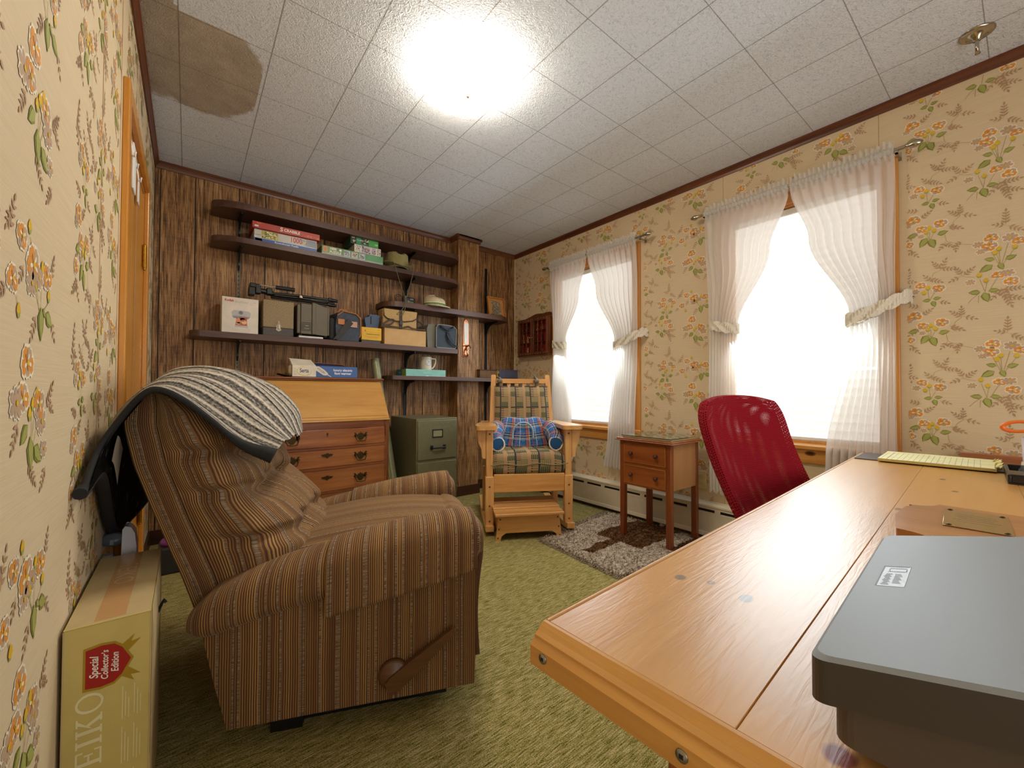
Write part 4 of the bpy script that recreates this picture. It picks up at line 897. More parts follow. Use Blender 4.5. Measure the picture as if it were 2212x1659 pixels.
m_ = MB(); m_.grid(bkfn, 40, 50, 0, lambda u, v: (u*.42, v*.5)); m_.grid(lambda u, v: (bkfn(u, v)[0], onback(.48+.5*v, -.006), .48+.5*v), 40, 50, 0, lambda u, v: (u*.42, v*.5), flip=True)
m_.build('cover', m_weave('woven_blocks_back', .115, .155, .1, .3), c)
for x in (-.165, .115):
    m_ = MB(); y = onback(1.02); m_.tube([(x, y-.022, .985), (x, y-.030, 1.005), (x+.004, y-.02, 1.037), (x, y+.026, 1.045), (x, y+.03, 1.0)], .009, 8); m_.rbox(x-.022, x+.022, y-.05, y-.018, 1.0, 1.03, .012)
    if x > 0: m_.tube([(x, y-.034, 1.02), (x-.012, y-.04, 1.05), (x-.03, y-.045, 1.07)], [.006, .005, .002], 6)
    m_.build('tie', plain('#6d6350', .9), c)
# --- blue plaid reading pillow with stubby arms
def m_plaid():
    n = NT('blue_madras_plaid'); n.set(.9, 0, .1); co = n.coord('UV'); u, v, w_ = n.sep(co)
    nz = n.noise(n.mapping(co, (120, 120, 1)), 1, 3)
    c = n.ramp(nz, [(.3, '#1f4f8f'), (.55, '#3f78b4'), (.8, '#8fb2d0')])
    def st(q, per, at, wd): return n.math('LESS_THAN', n.math('ABSOLUTE', n.math('SUBTRACT', n.math('FRACT', n.math('ADD', n.math('DIVIDE', q, per), 9.0)), at)), wd)
    for q, per, at, wd, col, al in ((u, .13, .2, .07, '#c2583a', .75), (u, .13, .33, .018, '#e0c44a', .9), (u, .13, .08, .015, '#16283e', .8), (u, .13, .55, .03, '#b3425a', .6), (u, .13, .75, .014, '#e6e2d4', .9), (u, .13, .42, .014, '#141c2a', .8),
                                    (v, .085, .15, .02, '#e0c44a', .85), (v, .085, .25, .02, '#18202c', .8), (v, .085, .35, .02, '#e0c44a', .85), (v, .085, .45, .02, '#18202c', .8), (v, .085, .05, .02, '#d8d2b8', .7), (v, .085, .55, .02, '#c9783a', .7)):
        c = n.mix(n.math('MULTIPLY', st(q, per, at, wd), al), c, col)
    n.base(c); n.bump(nz, .3, .003); return n.m
M_PLAID = m_plaid()
c = thing('plaid_backrest_pillow', 'blue plaid backrest pillow with two stubby arms on the rocking chair', 'pillow', RC, RA)
def pfn(p): return p
m_ = pillow(lambda p: Vector((p.x*(1-.32*max(0, (p.z+.06)/.2)), .335+p.y+.1*(p.z-.0)*.5, .62+p.z)), .245, .062, .135, .5, 56, 30, lambda p: p+Vector((0, -.018*math.cos(p.x*9)*(1-abs(p.z)/.2), -.012*math.cos(p.x*12))))
bd = m_.build('back_pad', M_PLAID, c)
P = [(.075*math.cos(a)-.01, .245-.01*math.sin(a), .635+.08*math.sin(a)) for a in [PI*k/14 for k in range(15)]]
P = [(P[0][0], P[0][1], .60)] + P + [(P[-1][0], P[-1][1], .60)]
MB().tube(P, .007, 8).build('carry_handle', plain('#9db4c4', .9), c)
for s in (-1, 1):
    P = cat_spline([(s*.165, .31, .70), (s*.205, .27, .655), (s*.222, .20, .605), (s*.205, .135, .575)], 14)
    m_ = MB(); m_.tube([tuple(p) for p in P], [.03, .048, .055, .06, .063, .064, .063, .062, .062, .060, .058, .055, .05, .044], 18, 0, True); m_.build('side_arm', M_PLAID, c)
    m_ = MB(); pe = P[-1]; d = Vector(P[-1]-P[-2]).normalized(); m_.lathe([(.0, 0)], (0, 0, 0)) if False else None
    ring = [Vector(pe)+d*.003+Vector((math.cos(a)*.046, 0, 0))+Vector((0, .3*math.sin(a)*.046, math.sin(a)*.046)) for a in [2*PI*k/20 for k in range(20)]]
    m_.tube([tuple(q) for q in ring], .006, 6, closed=True); m_.build('end_piping', plain('#d9cbb4', .9), c)

# ------------------------------------------------------------------ footstool
t = thing('footstool', 'low honey oak footstool standing in front of the rocking chair', 'footstool', (1.7095, 1.9805, 0), math.radians(-28.5))
for k in range(3):
    y0, y1 = -.035+.113*k, -.035+.113*(k+1)-.002; z0 = .158+.03*(y0+.035)/.34
    m_ = MB(); m_.rbox(-.222, .222, y0, y1, z0, z0+.018, .004); m_.build('top_plank', M_OAKX, t)
for (y, nm) in ((0, 'front_panel'), (.275, 'rear_panel')):
    P = [(-.215, 0), (-.185, 0), (-.176, .03), (-.15, .048), (.15, .048), (.176, .03), (.185, 0), (.215, 0), (.196, .157), (-.196, .157)]
    m_ = MB(); m_.prism(P, .016, (0, y+.016, 0), (1, 0, 0), (0, 0, 1)); pn_ = m_.build(nm, M_OAKX, t, .002)
    if y == 0:
        for x, z in ((-.2, .02), (.2, .02), (-.193, .075), (.193, .075), (-.186, .135), (.186, .135)): MB().lathe([(0, -.0022), (.005, -.0018), (.005, .001)], (x, y-.0005, z), 10, axis='y').build('peg', M_PEG, pn_)
for s in (-1, 1):
    m_ = MB(); m_.prism([(.018, 0), (.06, 0), (.08, .05), (.21, .05), (.23, 0), (.273, 0), (.273, .155), (.018, .155)], .014, (s*.19-.007, 0, 0), (0, 1, 0), (0, 0, 1)); m_.build('end_panel', M_OAK, t)
# ------------------------------------------------------------------ recliner in striped ribbed velour
def m_velour():
    n = NT('striped_ribbed_velour'); n.set(.85, 0, .15); co = n.coord('UV'); u, v, w_ = n.sep(co)
    wob = n.math('MULTIPLY', n.math('SUBTRACT', n.noise(n.mapping(co, (8, 8, 1)), 1, 2), .5), .004); uu = n.math('ADD', u, wob)
    rib = n.math('ABSOLUTE', n.math('SUBTRACT', n.math('FRACT', n.math('ADD', n.math('DIVIDE', uu, .0056), 500.0)), .5))     # 0 .. .5
    ribc = n.math('SMOOTH_MIN', n.math('MULTIPLY', rib, 2), 1.0, .1)
    grp = n.noise(n.comb(n.math('MULTIPLY', uu, 26), 0.0, 0.0), 1.0, 2, .6)
    seg = n.noise(n.mapping(co, (30, 420, 1)), 1.0, 2, .6)
    c = n.mix(n.math('GREATER_THAN', ribc, .52), '#563a28', n.ramp(grp, [(.40, '#785438'), (.5, '#a37c4c'), (.60, '#bf965c')]))
    wide = n.math('LESS_THAN', n.math('ABSOLUTE', n.math('SUBTRACT', n.math('FRACT', n.math('ADD', n.math('DIVIDE', uu, .0476), 100.0)), .5)), .055)
    wide2 = n.math('LESS_THAN', n.math('ABSOLUTE', n.math('SUBTRACT', n.math('FRACT', n.math('ADD', n.math('DIVIDE', uu, .0816), 100.37)), .5)), .03)
    c = n.mix(n.math('MAXIMUM', wide, wide2), c, n.ramp(seg, [(.40, '#6a5846'), (.55, '#958068'), (.65, '#ac987e')]))
    lay = n.node('ShaderNodeLayerWeight'); lay.inputs[0].default_value = .35
    n.b.inputs['Sheen Weight'].default_value = .35; n.b.inputs['Sheen Roughness'].default_value = .4; n.b.inputs['Sheen Tint'].default_value = hx('#d8b690')
    fine = n.noise(n.mapping(co, (700, 260, 1)), 1.0, 2)
    n.base(n.mix(n.math('MULTIPLY', fine, .4), c, '#6e4e34')); n.bump(n.math('ADD', ribc, n.math('MULTIPLY', fine, .5)), .5, .003); return n.m
M_VEL = m_velour()
RQ = (0.089, 1.27, 0); RQA = math.radians(-22.64)
t = thing('recliner', 'brown striped velour recliner with rolled arms, back to the door wall', 'recliner', RQ, RQA)
def lerp(a, b, k): return a+(b-a)*k
def tab(T, x):
    if x <= T[0][0]: return T[0][1]
    for (a, p), (b, q) in zip(T, T[1:]):
        if x <= b:
            k = (x-a)/(b-a); return p+(q-p)*k
    return T[-1][1]
ATOP = [(-.085, .395), (-.03, .435), (.05, .468), (.15, .492), (.25, .514), (.41, .545), (.56, .565), (.63, .568), (.655, .55)]
ABOT = [(-.085, .325), (-.04, .315), (.03, .333), (.12, .355), (.25, .382), (.41, .402), (.59, .432), (.655, .45)]
def arm(s0, side):
    # s0: outer face of the side panel; side = -1 near the camera, +1 far.  The roll overhangs outwards.
    wdt = .17
    o_ = s0-side*(-.0) ; out = s0+side*.036; inn = s0-side*.135
    # side panel
    P = [(.0, .08), (.634, .08), (.638, .25), (.640, .44), (.59, .47), (.41, .45), (.25, .43), (.12, .40), (.03, .38), (-.06, .37), (-.058, .33), (-.03, .20)]
    m_ = MB(); th = .13; sgn = -side
    k = len(P)
    def pv(s_): return [(p, s_, q) for p, q in P]
    uv = [(p, q) for p, q in P]
    m_.add(pv(s0), [tuple(range(k)) if side < 0 else tuple(range(k))[::-1]], 0, uv)
    m_.add(pv(s0+sgn*th), [tuple(range(k))[::-1] if side < 0 else tuple(range(k))], 0, uv)
    a, b = pv(s0), pv(s0+sgn*th)
    for q in range(k):
        r_ = (q+1) % k; fr = (P[q][0] > .6 and P[r_][0] > .6)
        U = [(0, P[q][1]), (0, P[r_][1]), (th, P[r_][1]), (th, P[q][1])]
        m_.add([a[q], a[r_], b[r_], b[q]], [(0, 1, 2, 3) if side > 0 else (3, 2, 1, 0)], 0, U)
    m_.build('side_panel', M_VEL, t, .012)
    # rolled arm top
    F = list(np.linspace(-.085, .655, 46)); n_ = 28; vs = []; uvs = []
    for f in F:
        zt_, zb_ = tab(ATOP, f), tab(ABOT, f); zc, hz = (zt_+zb_)/2, (zt_-zb_)/2; sc, hs = (out+inn)/2, abs(out-inn)/2
        e = 1.0
        if f > .62: e = math.sqrt(max(0.03, 1-((f-.62)/.037)**2))*.25+.75
        if f < -.06: e = .8+.2*(f+.085)/.025
        for q in range(n_):
            a_ = 2*PI*q/n_; ca, sa = math.cos(a_), math.sin(a_)
            vs.append((f, sc+hs*e*math.copysign(abs(ca)**.72, ca), zc+hz*e*math.copysign(abs(sa)**.8, sa))); uvs.append((f, a_*.08))
    fs = [(i*n_+j, i*n_+(j+1) % n_, (i+1)*n_+(j+1) % n_, (i+1)*n_+j) for i in range(len(F)-1) for j in range(n_)]
    m_ = MB(); m_.add(vs, fs, 0, uvs, True)
    def capuv(k0): return [(vs[k0+j][1], vs[k0+j][2]) for j in range(n_)]
    m_.add(vs[:n_], [tuple(range(n_))[::-1]], 0, capuv(0)); m_.add(vs[-n_:], [tuple(range(n_))], 0, capuv(len(vs)-n_))
    ao = m_.build('arm_rest', M_VEL, t)
    # arm cover: a second layer of cloth from f=.235 forward, its lower hem hanging outside
    def cov(u, v):
        f = .232+.40*u; zt_, zb_ = tab(ATOP, f), tab(ABOT, f); zc, hz = (zt_+zb_)/2, (zt_-zb_)/2; sc, hs = (out+inn)/2, abs(out-inn)/2
        a_ = lerp(-.42*PI*.5-.25, PI*1.12, v); ca, sa = math.cos(a_)*side, math.sin(a_)
        x = sc+(hs+.006)*math.copysign(abs(ca)**.72, ca); z = zc+(hz+.006)*math.copysign(abs(sa)**.8, sa)
        if v < .14: z -= (.14-v)*.26*(1.0-.55*u)+0.0015*math.sin(u*30); x = out+side*.006
        return (f, x, z)
    m_ = MB(); m_.grid(cov, 60, 44, 0, lambda u, v: (.232+.40*u+.5, v*.3), flip=(side < 0)); o = m_.build('arm_cover', M_VEL, ao)
    sd = o.modifiers.new('thickness', 'SOLIDIFY'); sd.thickness = .006; sd.offset = 0
    # piping round the front of the roll
    zt_, zb_ = tab(ATOP, .64), tab(ABOT, .64); zc, hz = (zt_+zb_)/2, (zt_-zb_)/2; sc, hs = (out+inn)/2, abs(out-inn)/2
    ring = [(.636, sc+(hs*.97)*math.copysign(abs(math.cos(a_))**.72, math.cos(a_)), zc+hz*.97*math.copysign(abs(math.sin(a_))**.8, math.sin(a_))) for a_ in [2*PI*q/40 for q in range(40)]]
    MB().tube(ring, .0045, 6, closed=True).build('arm_welt', M_VEL, ao)
SN, SF = 0.0, .715
arm(SN, -1); arm(SF, 1)
# seat with its rounded front edge rolling over into the closed footrest
def seatf(u, v):
    L = 1.0; k = u
    if k < .62: f = .10+.50*(k/.62); z = .455+.035*math.sin(PI*min(1, k/.62)*.8)
    else:
        a_ = (k-.62)/.38
        if a_ < .3: b = a_/.3*PI/2; f = .60+.055*math.sin(b); z = .482-.055*(1-math.cos(b))
        else: f = .655-.01*(a_-.3)/.7-.012*math.sin((a_-.3)/.7*PI); z = .427-.33*(a_-.3)/.7
    s_ = lerp(.125, .59, v); z -= .018*abs(2*v-1)**4
    return (f, s_, z)
m_ = MB(); m_.grid(seatf, 70, 30, 0, lambda u, v: (v*.465+.2, u*.8)); so = m_.build('seat_cushion', M_VEL, t)
so.modifiers.new('thickness', 'SOLIDIFY').thickness = -.03
# back: outer shell and tufted pillow cushion
REAR = [(.354, -.103), (.45, -.135), (.60, -.192), (.748, -.245), (.85, -.268), (.90, -.262), (.935, -.235)]
MIDF = [(.354, -.035), (.45, -.066), (.60, -.125), (.748, -.178), (.85, -.20), (.90, -.20), (.935, -.205)]
m_ = MB(); Z = [.35+(.935-.35)*k/30 for k in range(31)]
def shell(u, v):
    z = Z[min(30, int(round(v*30)))]; r_, f_ = tab(REAR, z), tab(MIDF, z); s0, s1 = .055, .66
    # closed loop: rear face, far side, front, near side with rounded corners
    p = (u*4) % 4; rr_ = .02
    if p < 1: x, y, l = r_, lerp(s0+rr_, s1-rr_, p), p*.6
    elif p < 2: x, y, l = lerp(r_+rr_*.5, f_, p-1), s1, .6+(p-1)*.07
    elif p < 3: x, y, l = f_, lerp(s1-rr_, s0+rr_, p-2), .67+(p-2)*.6
    else: x, y, l = lerp(f_, r_+rr_*.5, p-3), s0, 1.27+(p-3)*.07
    return (x, y, z), (l, z)
m_.grid(lambda u, v: shell(u, v)[0], 64, 31, 0, lambda u, v: shell(u, v)[1], cu=True)
top = [shell(k/64, 1)[0] for k in range(64)]; m_.add(top, [tuple(range(64))], 0, [(p[1], p[0]) for p in top])
m_.build('back_shell', M_VEL, t)
FRONT = [(.40, .155), (.44, .168), (.50, .17), (.56, .135), (.62, .075), (.68, .03), (.75, .0), (.82, -.03), (.88, -.075), (.92, -.13), (.945, -.185)]
HZ = [.395, .475, .565, .665, .775, .945]       # rows of the tufting
def tuft(z, v):
    # depth of the creases between pillow rows and at the button columns
    d = 0
    for c, dep in ((.528, .030), (.655, .045), (.765, .035)):
        zz = c + .014*math.cos(2*PI*v*2); d += dep*math.exp(-((z-zz)/.022)**2)
    col_ = (math.exp(-((v-.33)/.045)**2)+math.exp(-((v-.67)/.045)**2))
    d += .016*col_*(1 if z < .78 else .3)
    for c in (.528, .655, .765):
        for b in (.33, .67): d += .028*math.exp(-((z-c)/.03)**2-((v-b)/.05)**2)
    return d
NV, NU = 120, 120
def sdent(z): return sum(.030*math.exp(-((z-c)/.016)**2) for c in (.535, .665, .775))
def cush(u, v):
    z = lerp(.385, .945, v); m0 = tab(MIDF, max(z, .354))+.004; f0 = tab(FRONT, z); s0, s1 = .075, .64
    if u < .14: k = u/.14; x = lerp(m0, lerp(m0, f0, .5), k); y = s0-.020*math.sin(k*PI/2)+sdent(z)*math.sin(k*PI/2); w = 0
    elif u > .86: k = (1-u)/.14; x = lerp(m0, lerp(m0, f0, .5), k); y = s1+.012*math.sin(k*PI/2); w = 1
    else:
        w = (u-.14)/.72; e = abs(2*w-1); prof = .5+.5*(1-e**3.2)**.62
        x = lerp(m0, f0, prof)-tuft(z, w)*min(1, (1-e)*2.4); y = lerp(s0-.020+sdent(z), s1+.012, w)
    if v > .97: x -= (v-.97)*.8
    l = {True: u/.14*.09}.get(u < .14, .09+w*.60 if u <= .86 else .69+(u-.86)/.14*.09)
    z2 = z
    return (x, y, z2), (l+.03, z)
m_ = MB(); m_.grid(lambda u, v: cush(u, v)[0], NU, NV, 0, lambda u, v: cush(u, v)[1])
topr = [cush(k/40, 1)[0] for k in range(41)]; m_.add(topr, [tuple(range(41))], 0, [(p[1], p[0]) for p in topr]); botr = [cush(k/40, 0)[0] for k in range(41)]; m_.add(botr, [tuple(range(41))[::-1]], 0, [(p[1], p[0]) for p in botr])
m_.build('back_cushion', M_VEL, t)
MB().box(.02, .60, .06, .66, .10, .40).build('inner_frame', plain('#241a14', .8), t)
m_ = MB(); m_.box(.09, .56, .10, .14, .0, .03); m_.box(.09, .56, .57, .61, .0, .03); m_.box(.09, .13, .10, .61, .03, .07); m_.box(.52, .56, .1, .61, .03, .07); m_.box(.08, .16, .07, .11, 0, .10); m_.box(.48, .56, .07, .11, .02, .10); m_.box(.08, .56, .09, .62, .075, .1)
m_.build('base_frame', M_BLACKM, t)
# wooden release handle on the near side
M_HND = wood('dark_handle_wood', '#4a2f1a', '#70492a', 'x', 1.2, .35, .1)
m_ = MB(); m_.lathe([(0, -.018), (.036, -.017), (.041, -.010), (.041, 0), (0, 0)], (.405, -.001, .152), 26, axis='y')
hb = m_.build('handle_hub', M_HND, t)
m_ = MB(); a0, b0 = Vector((.412, -.022, .138)), Vector((.570, -.022, .256)); uu = (b0-a0).normalized(); vv = Vector((0, -1, 0)).cross(uu) ; L = (b0-a0).length
P = [(-.03, 0), (-.024, -.018), (-.008, -.023), (L*.3, -.021), (L, -.008), (L+.003, 0), (L, .008), (L*.3, .02), (-.008, .023), (-.024, .018)]
m_.prism(P, .016, a0+Vector((0, .012, 0)), uu, Vector((-uu.z, 0, uu.x))); m_.build('release_lever', M_HND, hb, .004)

# ------------------------------------------------------------------ striped wool blanket over the recliner back
def m_blanket():
    n = NT('striped_wool_blanket'); n.set(.95, 0, .05); co = n.coord('UV'); u, v, w_ = n.sep(co)
    fz = n.noise(n.mapping(co, (70, 110, 1)), 1, 5, .75); vv = n.math('ADD', v, n.math('MULTIPLY', n.math('SUBTRACT', fz, .5), .012))
    s = n.math('SINE', n.math('MULTIPLY', vv, 125.0)); s2 = n.math('SINE', n.math('MULTIPLY', vv, 290.0))
    f = n.math('ADD', n.math('MULTIPLY', s, .32), n.math('ADD', n.math('MULTIPLY', s2, .22), n.math('MULTIPLY', n.math('SUBTRACT', fz, .5), 2.4)))
    c = n.ramp(n.math('ADD', n.math('MULTIPLY', f, .5), .5), [(.22, '#35322f'), (.42, '#78726a'), (.56, '#b3a898'), (.74, '#e2d6c2')])
    n.base(c); n.bump(fz, .8, .01); return n.m
def m_blanket_in():
    n = NT('blanket_dark_lining'); n.set(.95, 0, .05); co = n.coord('UV'); u, v, w_ = n.sep(co)
    f = n.noise(n.mapping(co, (14, 26, 1)), 1, 5, .75, 1.0)
    n.base(n.ramp(f, [(.48, '#0d0c0b'), (.60, '#221f1c'), (.72, '#8d8474')])); n.bump(f, .8, .01); return n.m
VB = [[(-.19, -.20, .735), (-.235, -.08, .805), (-.232, -.02, .866), (-.188, -.02, .926), (-.151, -.02, .940), (-.103, -.02, .920), (-.055, .01, .872), (.01, .03, .808), (.085, .04, .772)],
      [(-.255, -.03, .735), (-.285, .05, .81), (-.275, .07, .885), (-.225, .09, .955), (-.165, .09, .975), (-.105, .09, .955), (-.045, .10, .908), (.025, .115, .842), (.095, .12, .788)],
      [(-.36, .22, .55), (-.355, .24, .72), (-.335, .25, .87), (-.265, .25, .98), (-.18, .26, 1.005), (-.09, .26, .99), (-.015, .26, .945), (.055, .26, .872), (.10, .25, .80)],
      [(-.43, .42, .52), (-.425, .44, .72), (-.395, .45, .89), (-.305, .45, .995), (-.2, .45, 1.018), (-.11, .45, .997), (-.025, .45, .95), (.05, .45, .868), (.075, .45, .785)],
      [(-.46, .58, .55), (-.45, .6, .74), (-.41, .62, .9), (-.315, .62, .995), (-.22, .62, 1.012), (-.13, .62, .978), (-.04, .62, .925), (.022, .62, .845), (.035, .61, .77)],
      [(-.46, .66, .6), (-.44, .70, .74), (-.38, .71, .86), (-.3, .7, .935), (-.22, .7, .945), (-.14, .7, .912), (-.06, .7, .86), (.0, .7, .79), (.02, .68, .73)]]
t = thing('wool_blanket', 'grey and cream striped wool blanket draped over the recliner back', 'blanket', RQ, RQA)
rows = [cat_spline(r_, 90) for r_ in VB]; NB = 70
cols = [cat_spline([rows[j][i] for j in range(6)], NB) for i in range(90)]
m_ = MB()
def bl(u, v):
    p = cols[int(round(u*89))][int(round(v*(NB-1)))]; wv = .005*math.sin(v*34+2*u)*min(1, u*3)+.006*math.sin(v*13+5*u)
    return (p[0]+wv*.5, p[1], p[2]+wv)
m_.grid(bl, 90, NB, 0, lambda u, v: (u*1.1, v*.95))
o = m_.build('striped_face', m_blanket(), t)
m_ = MB(); m_.grid(lambda u, v: tuple(Vector(bl(min(u, .97), v))+Vector((.012 if u < .35 else -.004, 0, -.012 if u > .25 else 0))), 90, NB, 0, lambda u, v: (u*1.1, v*.95), flip=True)
m_.build('dark_lining', m_blanket_in(), t)
M_BIND = plain('#1b1b1c', .85, 0, .15, None, 200)
edge = [bl(k/89, 0) for k in range(90)]
m_ = MB(); m_.tube([(p[0]+.004, p[1]-.004, p[2]-.008) for p in edge[2:]], [.007]*70+[.007+.014*(k/17) for k in range(18)], 10, 0, True); m_.build('near_binding', M_BIND, t)
hem = [bl(0, k/(NB-1)) for k in range(NB)]
m_ = MB(); m_.tube(hem, .012, 8, 0, True); m_.build('rear_binding', M_BIND, t)
m_ = MB(); p0, p1 = Vector(cols[9][12]), Vector(cols[3][22]); w_ = Vector(cols[8][24])-Vector(cols[9][12])
def tg(u, v):
    i = int(4+9*u); j = int(12+8*v); p = Vector(bl(i/89, j/(NB-1))); return (p.x+.020, p.y, p.z)
m_.grid(tg, 10, 9, 0, flip=True); m_.build('care_label', plain('#d8cfc0', .6), t)

# ------------------------------------------------------------------ tall narrow clock carton by the wallpapered wall
M_CTN = plain('#c9b56a', .45, 0, .04); M_CTNB = plain('#c0a878', .6, 0, .05)
t = thing('tall_carton', 'tall narrow pale yellow carton with a red shield badge against the wallpapered wall', 'box', (-.1115, 1.095, 0))
hw = .06; dp = .41; H = .5
bd = MB(); bd.box(-hw, hw, 0, dp, 0, H, 0)
O, UX, UY = (0, 0, 0), (1, 0, 0), (0, 0, 1)     # front face plane y=0, normal -y
def frot(cx, cz):   # frame for lettering turned a quarter so it reads upwards
    return (cx, 0, cz), (0, 0, 1), (-1, 0, 0)
# shield: flat end towards -x, point towards +x
KS = .80
def shield(k): return [(-.036*k*KS, -.044*k*KS), (-.01*k*KS, -.048*k*KS), (.012*k*KS, -.045*k*KS), (.026*k*KS, -.032*k*KS), (.042*k*KS, 0), (.026*k*KS, .032*k*KS), (.012*k*KS, .045*k*KS), (-.01*k*KS, .048*k*KS), (-.036*k*KS, .044*k*KS)]
sc_ = (-.002, .418)
for q in (1, -1): bd.flat([(x*KS+sc_[0], q*y*KS+sc_[1]) for x, y in [(.016, .030), (.048, .056), (.042, .040), (.060, .043), (.03, .012)]], O, UX, UY, 4, .0003)
bd.flat([(x+sc_[0], y+sc_[1]) for x, y in shield(1.12)], O, UX, UY, 4, .0004); bd.flat([(x+sc_[0], y+sc_[1]) for x, y in shield(1.0)], O, UX, UY, 2, .0006)
for tx, q, sz in (('Special', -.019, .0165), ('Collector\u2019s', -.0045, .0135), ('Edition', .0095, .0145)):
    o_, a_, b_ = frot(q, .418); bd.text(tx, o_, a_, b_, sz, 3, 'CENTER', .0009, .9, .35, .018)
# pale slab-serif lettering reading upwards
LB = ((-.007, 0, 0), (0, 0, 1), (-1, 0, 0))
def slab(ch, z0, h=.035, w=.035):
    kk = [0]
    def q(P): kk[0] += 1; bd.flat([(p+z0, r_) for p, r_ in P], LB[0], LB[1], LB[2], 5, .0004+.00002*kk[0])
    rc_ = lambda a, b, c, d: q([(a, c), (b, c), (b, d), (a, d)])
    st, sf = .0065, .0028
    if ch in 'EIK': rc_(.004, .004+st, sf, h-sf); rc_(0, st+.008, 0, sf); rc_(0, st+.008, h-sf, h)
    if ch == 'E': rc_(.014, w-.004, 0, sf); rc_(.014, w-.004, h-sf, h); rc_(.0105, w*.62, h/2-sf/2, h/2+sf/2); rc_(w-.007, w-.004, sf, .010); rc_(w-.007, w-.004, h-.010, h-sf); rc_(w*.6, w*.6+.003, h/2-.006, h/2+.006)
    if ch == 'K': q([(.011, .013), (.024, h-sf), (.031, h-sf), (.0145, .0155)]); q([(.0155, .020), (.0195, .0235), (.033, sf), (.025, sf)]); rc_(.020, .035, h-sf, h); rc_(.022, .037, 0, sf)
    if ch == 'O':
        n_ = 28
        for k in range(n_):
            a0, a1 = 2*PI*k/n_, 2*PI*(k+1)/n_; f_ = lambda a, r1, r2: (w/2+r1*math.cos(a), h/2+r2*math.sin(a))
            q([f_(a0, w*.52, h*.54), f_(a1, w*.52, h*.54), f_(a1, w*.38, h*.44), f_(a0, w*.38, h*.44)])
for ch, z0 in (('O', .338), ('K', .296), ('I', .276), ('E', .238)): slab(ch, z0)
bd.text('S', (-.0245, 0, .217), (0, 0, 1), (-1, 0, 0), .048, 5, 'CENTER', .0005)
for k, x in enumerate((.020, .0245, .029, .037, .0415, .046)):
    for z0, L in ((.305, .062), (.22, .07), (.13, .075)): bd.rect(x, x+.0011, z0+.004*(k % 2), z0+L-.012*((k*7) % 3), O, UX, UY, 5, .0004)
bd.rect(-hw+.0016, hw-.0016, .0016, dp-.002, (0, 0, H), (1, 0, 0), (0, 1, 0), 1, .0003); bd.rect(.001, dp-.001, .001, H-.001, (hw, 0, 0), (0, 1, 0), (0, 0, 1), 1, .0003)
bd.text('SEIKO', (0, dp*.62, H), (0, -1, 0), (1, 0, 0), .05, 6, 'CENTER', .0008, 1.0)
bd.rect(-.022, .022, .01, dp-.002, (0, 0, H), (1, 0, 0), (0, 1, 0), 7, .0005)
for x in (-hw, hw): bd.tube([(x, 0, .002), (x, 0, H-.002)], .0012, 6, 1)
bd.tube([(-hw, 0, H), (hw, 0, H)], .0016, 6, 0)
bd.build('carton_body', [M_CTN, M_CTNB, plain('#a01a18', .35), plain('#ece6da', .5), plain('#b0912a', .35, .3), plain('#e2d8a8', .5), plain('#c9ac80', .5), plain('#c79a66', .25, 0, .03)], t)
m_ = MB(); m_.prism([(hw+.0008, H+.001), (hw+.0022, H-.02), (hw+.004, H-.055), (hw+.0045, H-.12), (hw+.0022, H-.19), (hw+.0008, H-.30)], .30, (0, .02+.30, 0), (1, 0, 0), (0, 0, 1)); m_.build('side_flap', M_CTNB, t)
m_ = MB(); m_.tube([(hw+.003, .19, H-.085), (hw+.010, .185, H-.065), (hw+.014, .18, H-.055), (hw+.018, .178, H-.062)], .003, 6); m_.build('strap_end', M_BLACK, t)

# ------------------------------------------------------------------ white appliance with a grey knob, behind the carton
t = thing('steam_cleaner', 'white rounded appliance with a grey dial behind the tall carton', 'appliance', (-.136, 1.575, 0))
P = [(.000, .0), (.026, .0), (.028, .36), (.0275, .50), (.024, .535), (.016, .553), (.004, .558), (-.002, .55), (-.004, .46), (-.004, .3)]
m_ = MB(); m_.prism(P, .05, (0, .05, 0), (1, 0, 0), (0, 0, 1)); m_.build('white_housing', plain('#d9dadd', .35), t, .006)
m_ = MB(); m_.lathe([(0, -.036), (.016, -.035), (.018, -.030), (.018, 0), (0, 0)], (-.0215, .036, .525), 26, axis='y', sy=1.5); kb = m_.build('grey_dial', plain('#4a4f55', .4), t)
MB().rbox(-.028, -.018, -.004, .0, .512, .528, .002).build('dial_latch', plain('#6a7078', .4), kb)
m_ = MB(); m_.rbox(-.040, -.005, .005, .045, 0, .47, .008); m_.rbox(-.041, -.018, -.03, .004, 0, .492, .006); m_.build('grey_base', plain('#8e8a86', .4), t)
t = thing('small_bin', 'dark bin with a purple lid on the carpet near the panelled wall', 'bin', (.0, 2.82, 0))
MB().rbox(-.11, .09, -.09, .09, 0, .135, .01).build('bin_body', plain('#2a2926', .5), t)
m_ = MB(); m_.lathe([(0, .136), (.095, .137), (.09, .155), (.05, .172), (0, .178)], (-.01, 0, 0), 24); m_.build('purple_lid', plain('#9a35a0', .35), t)
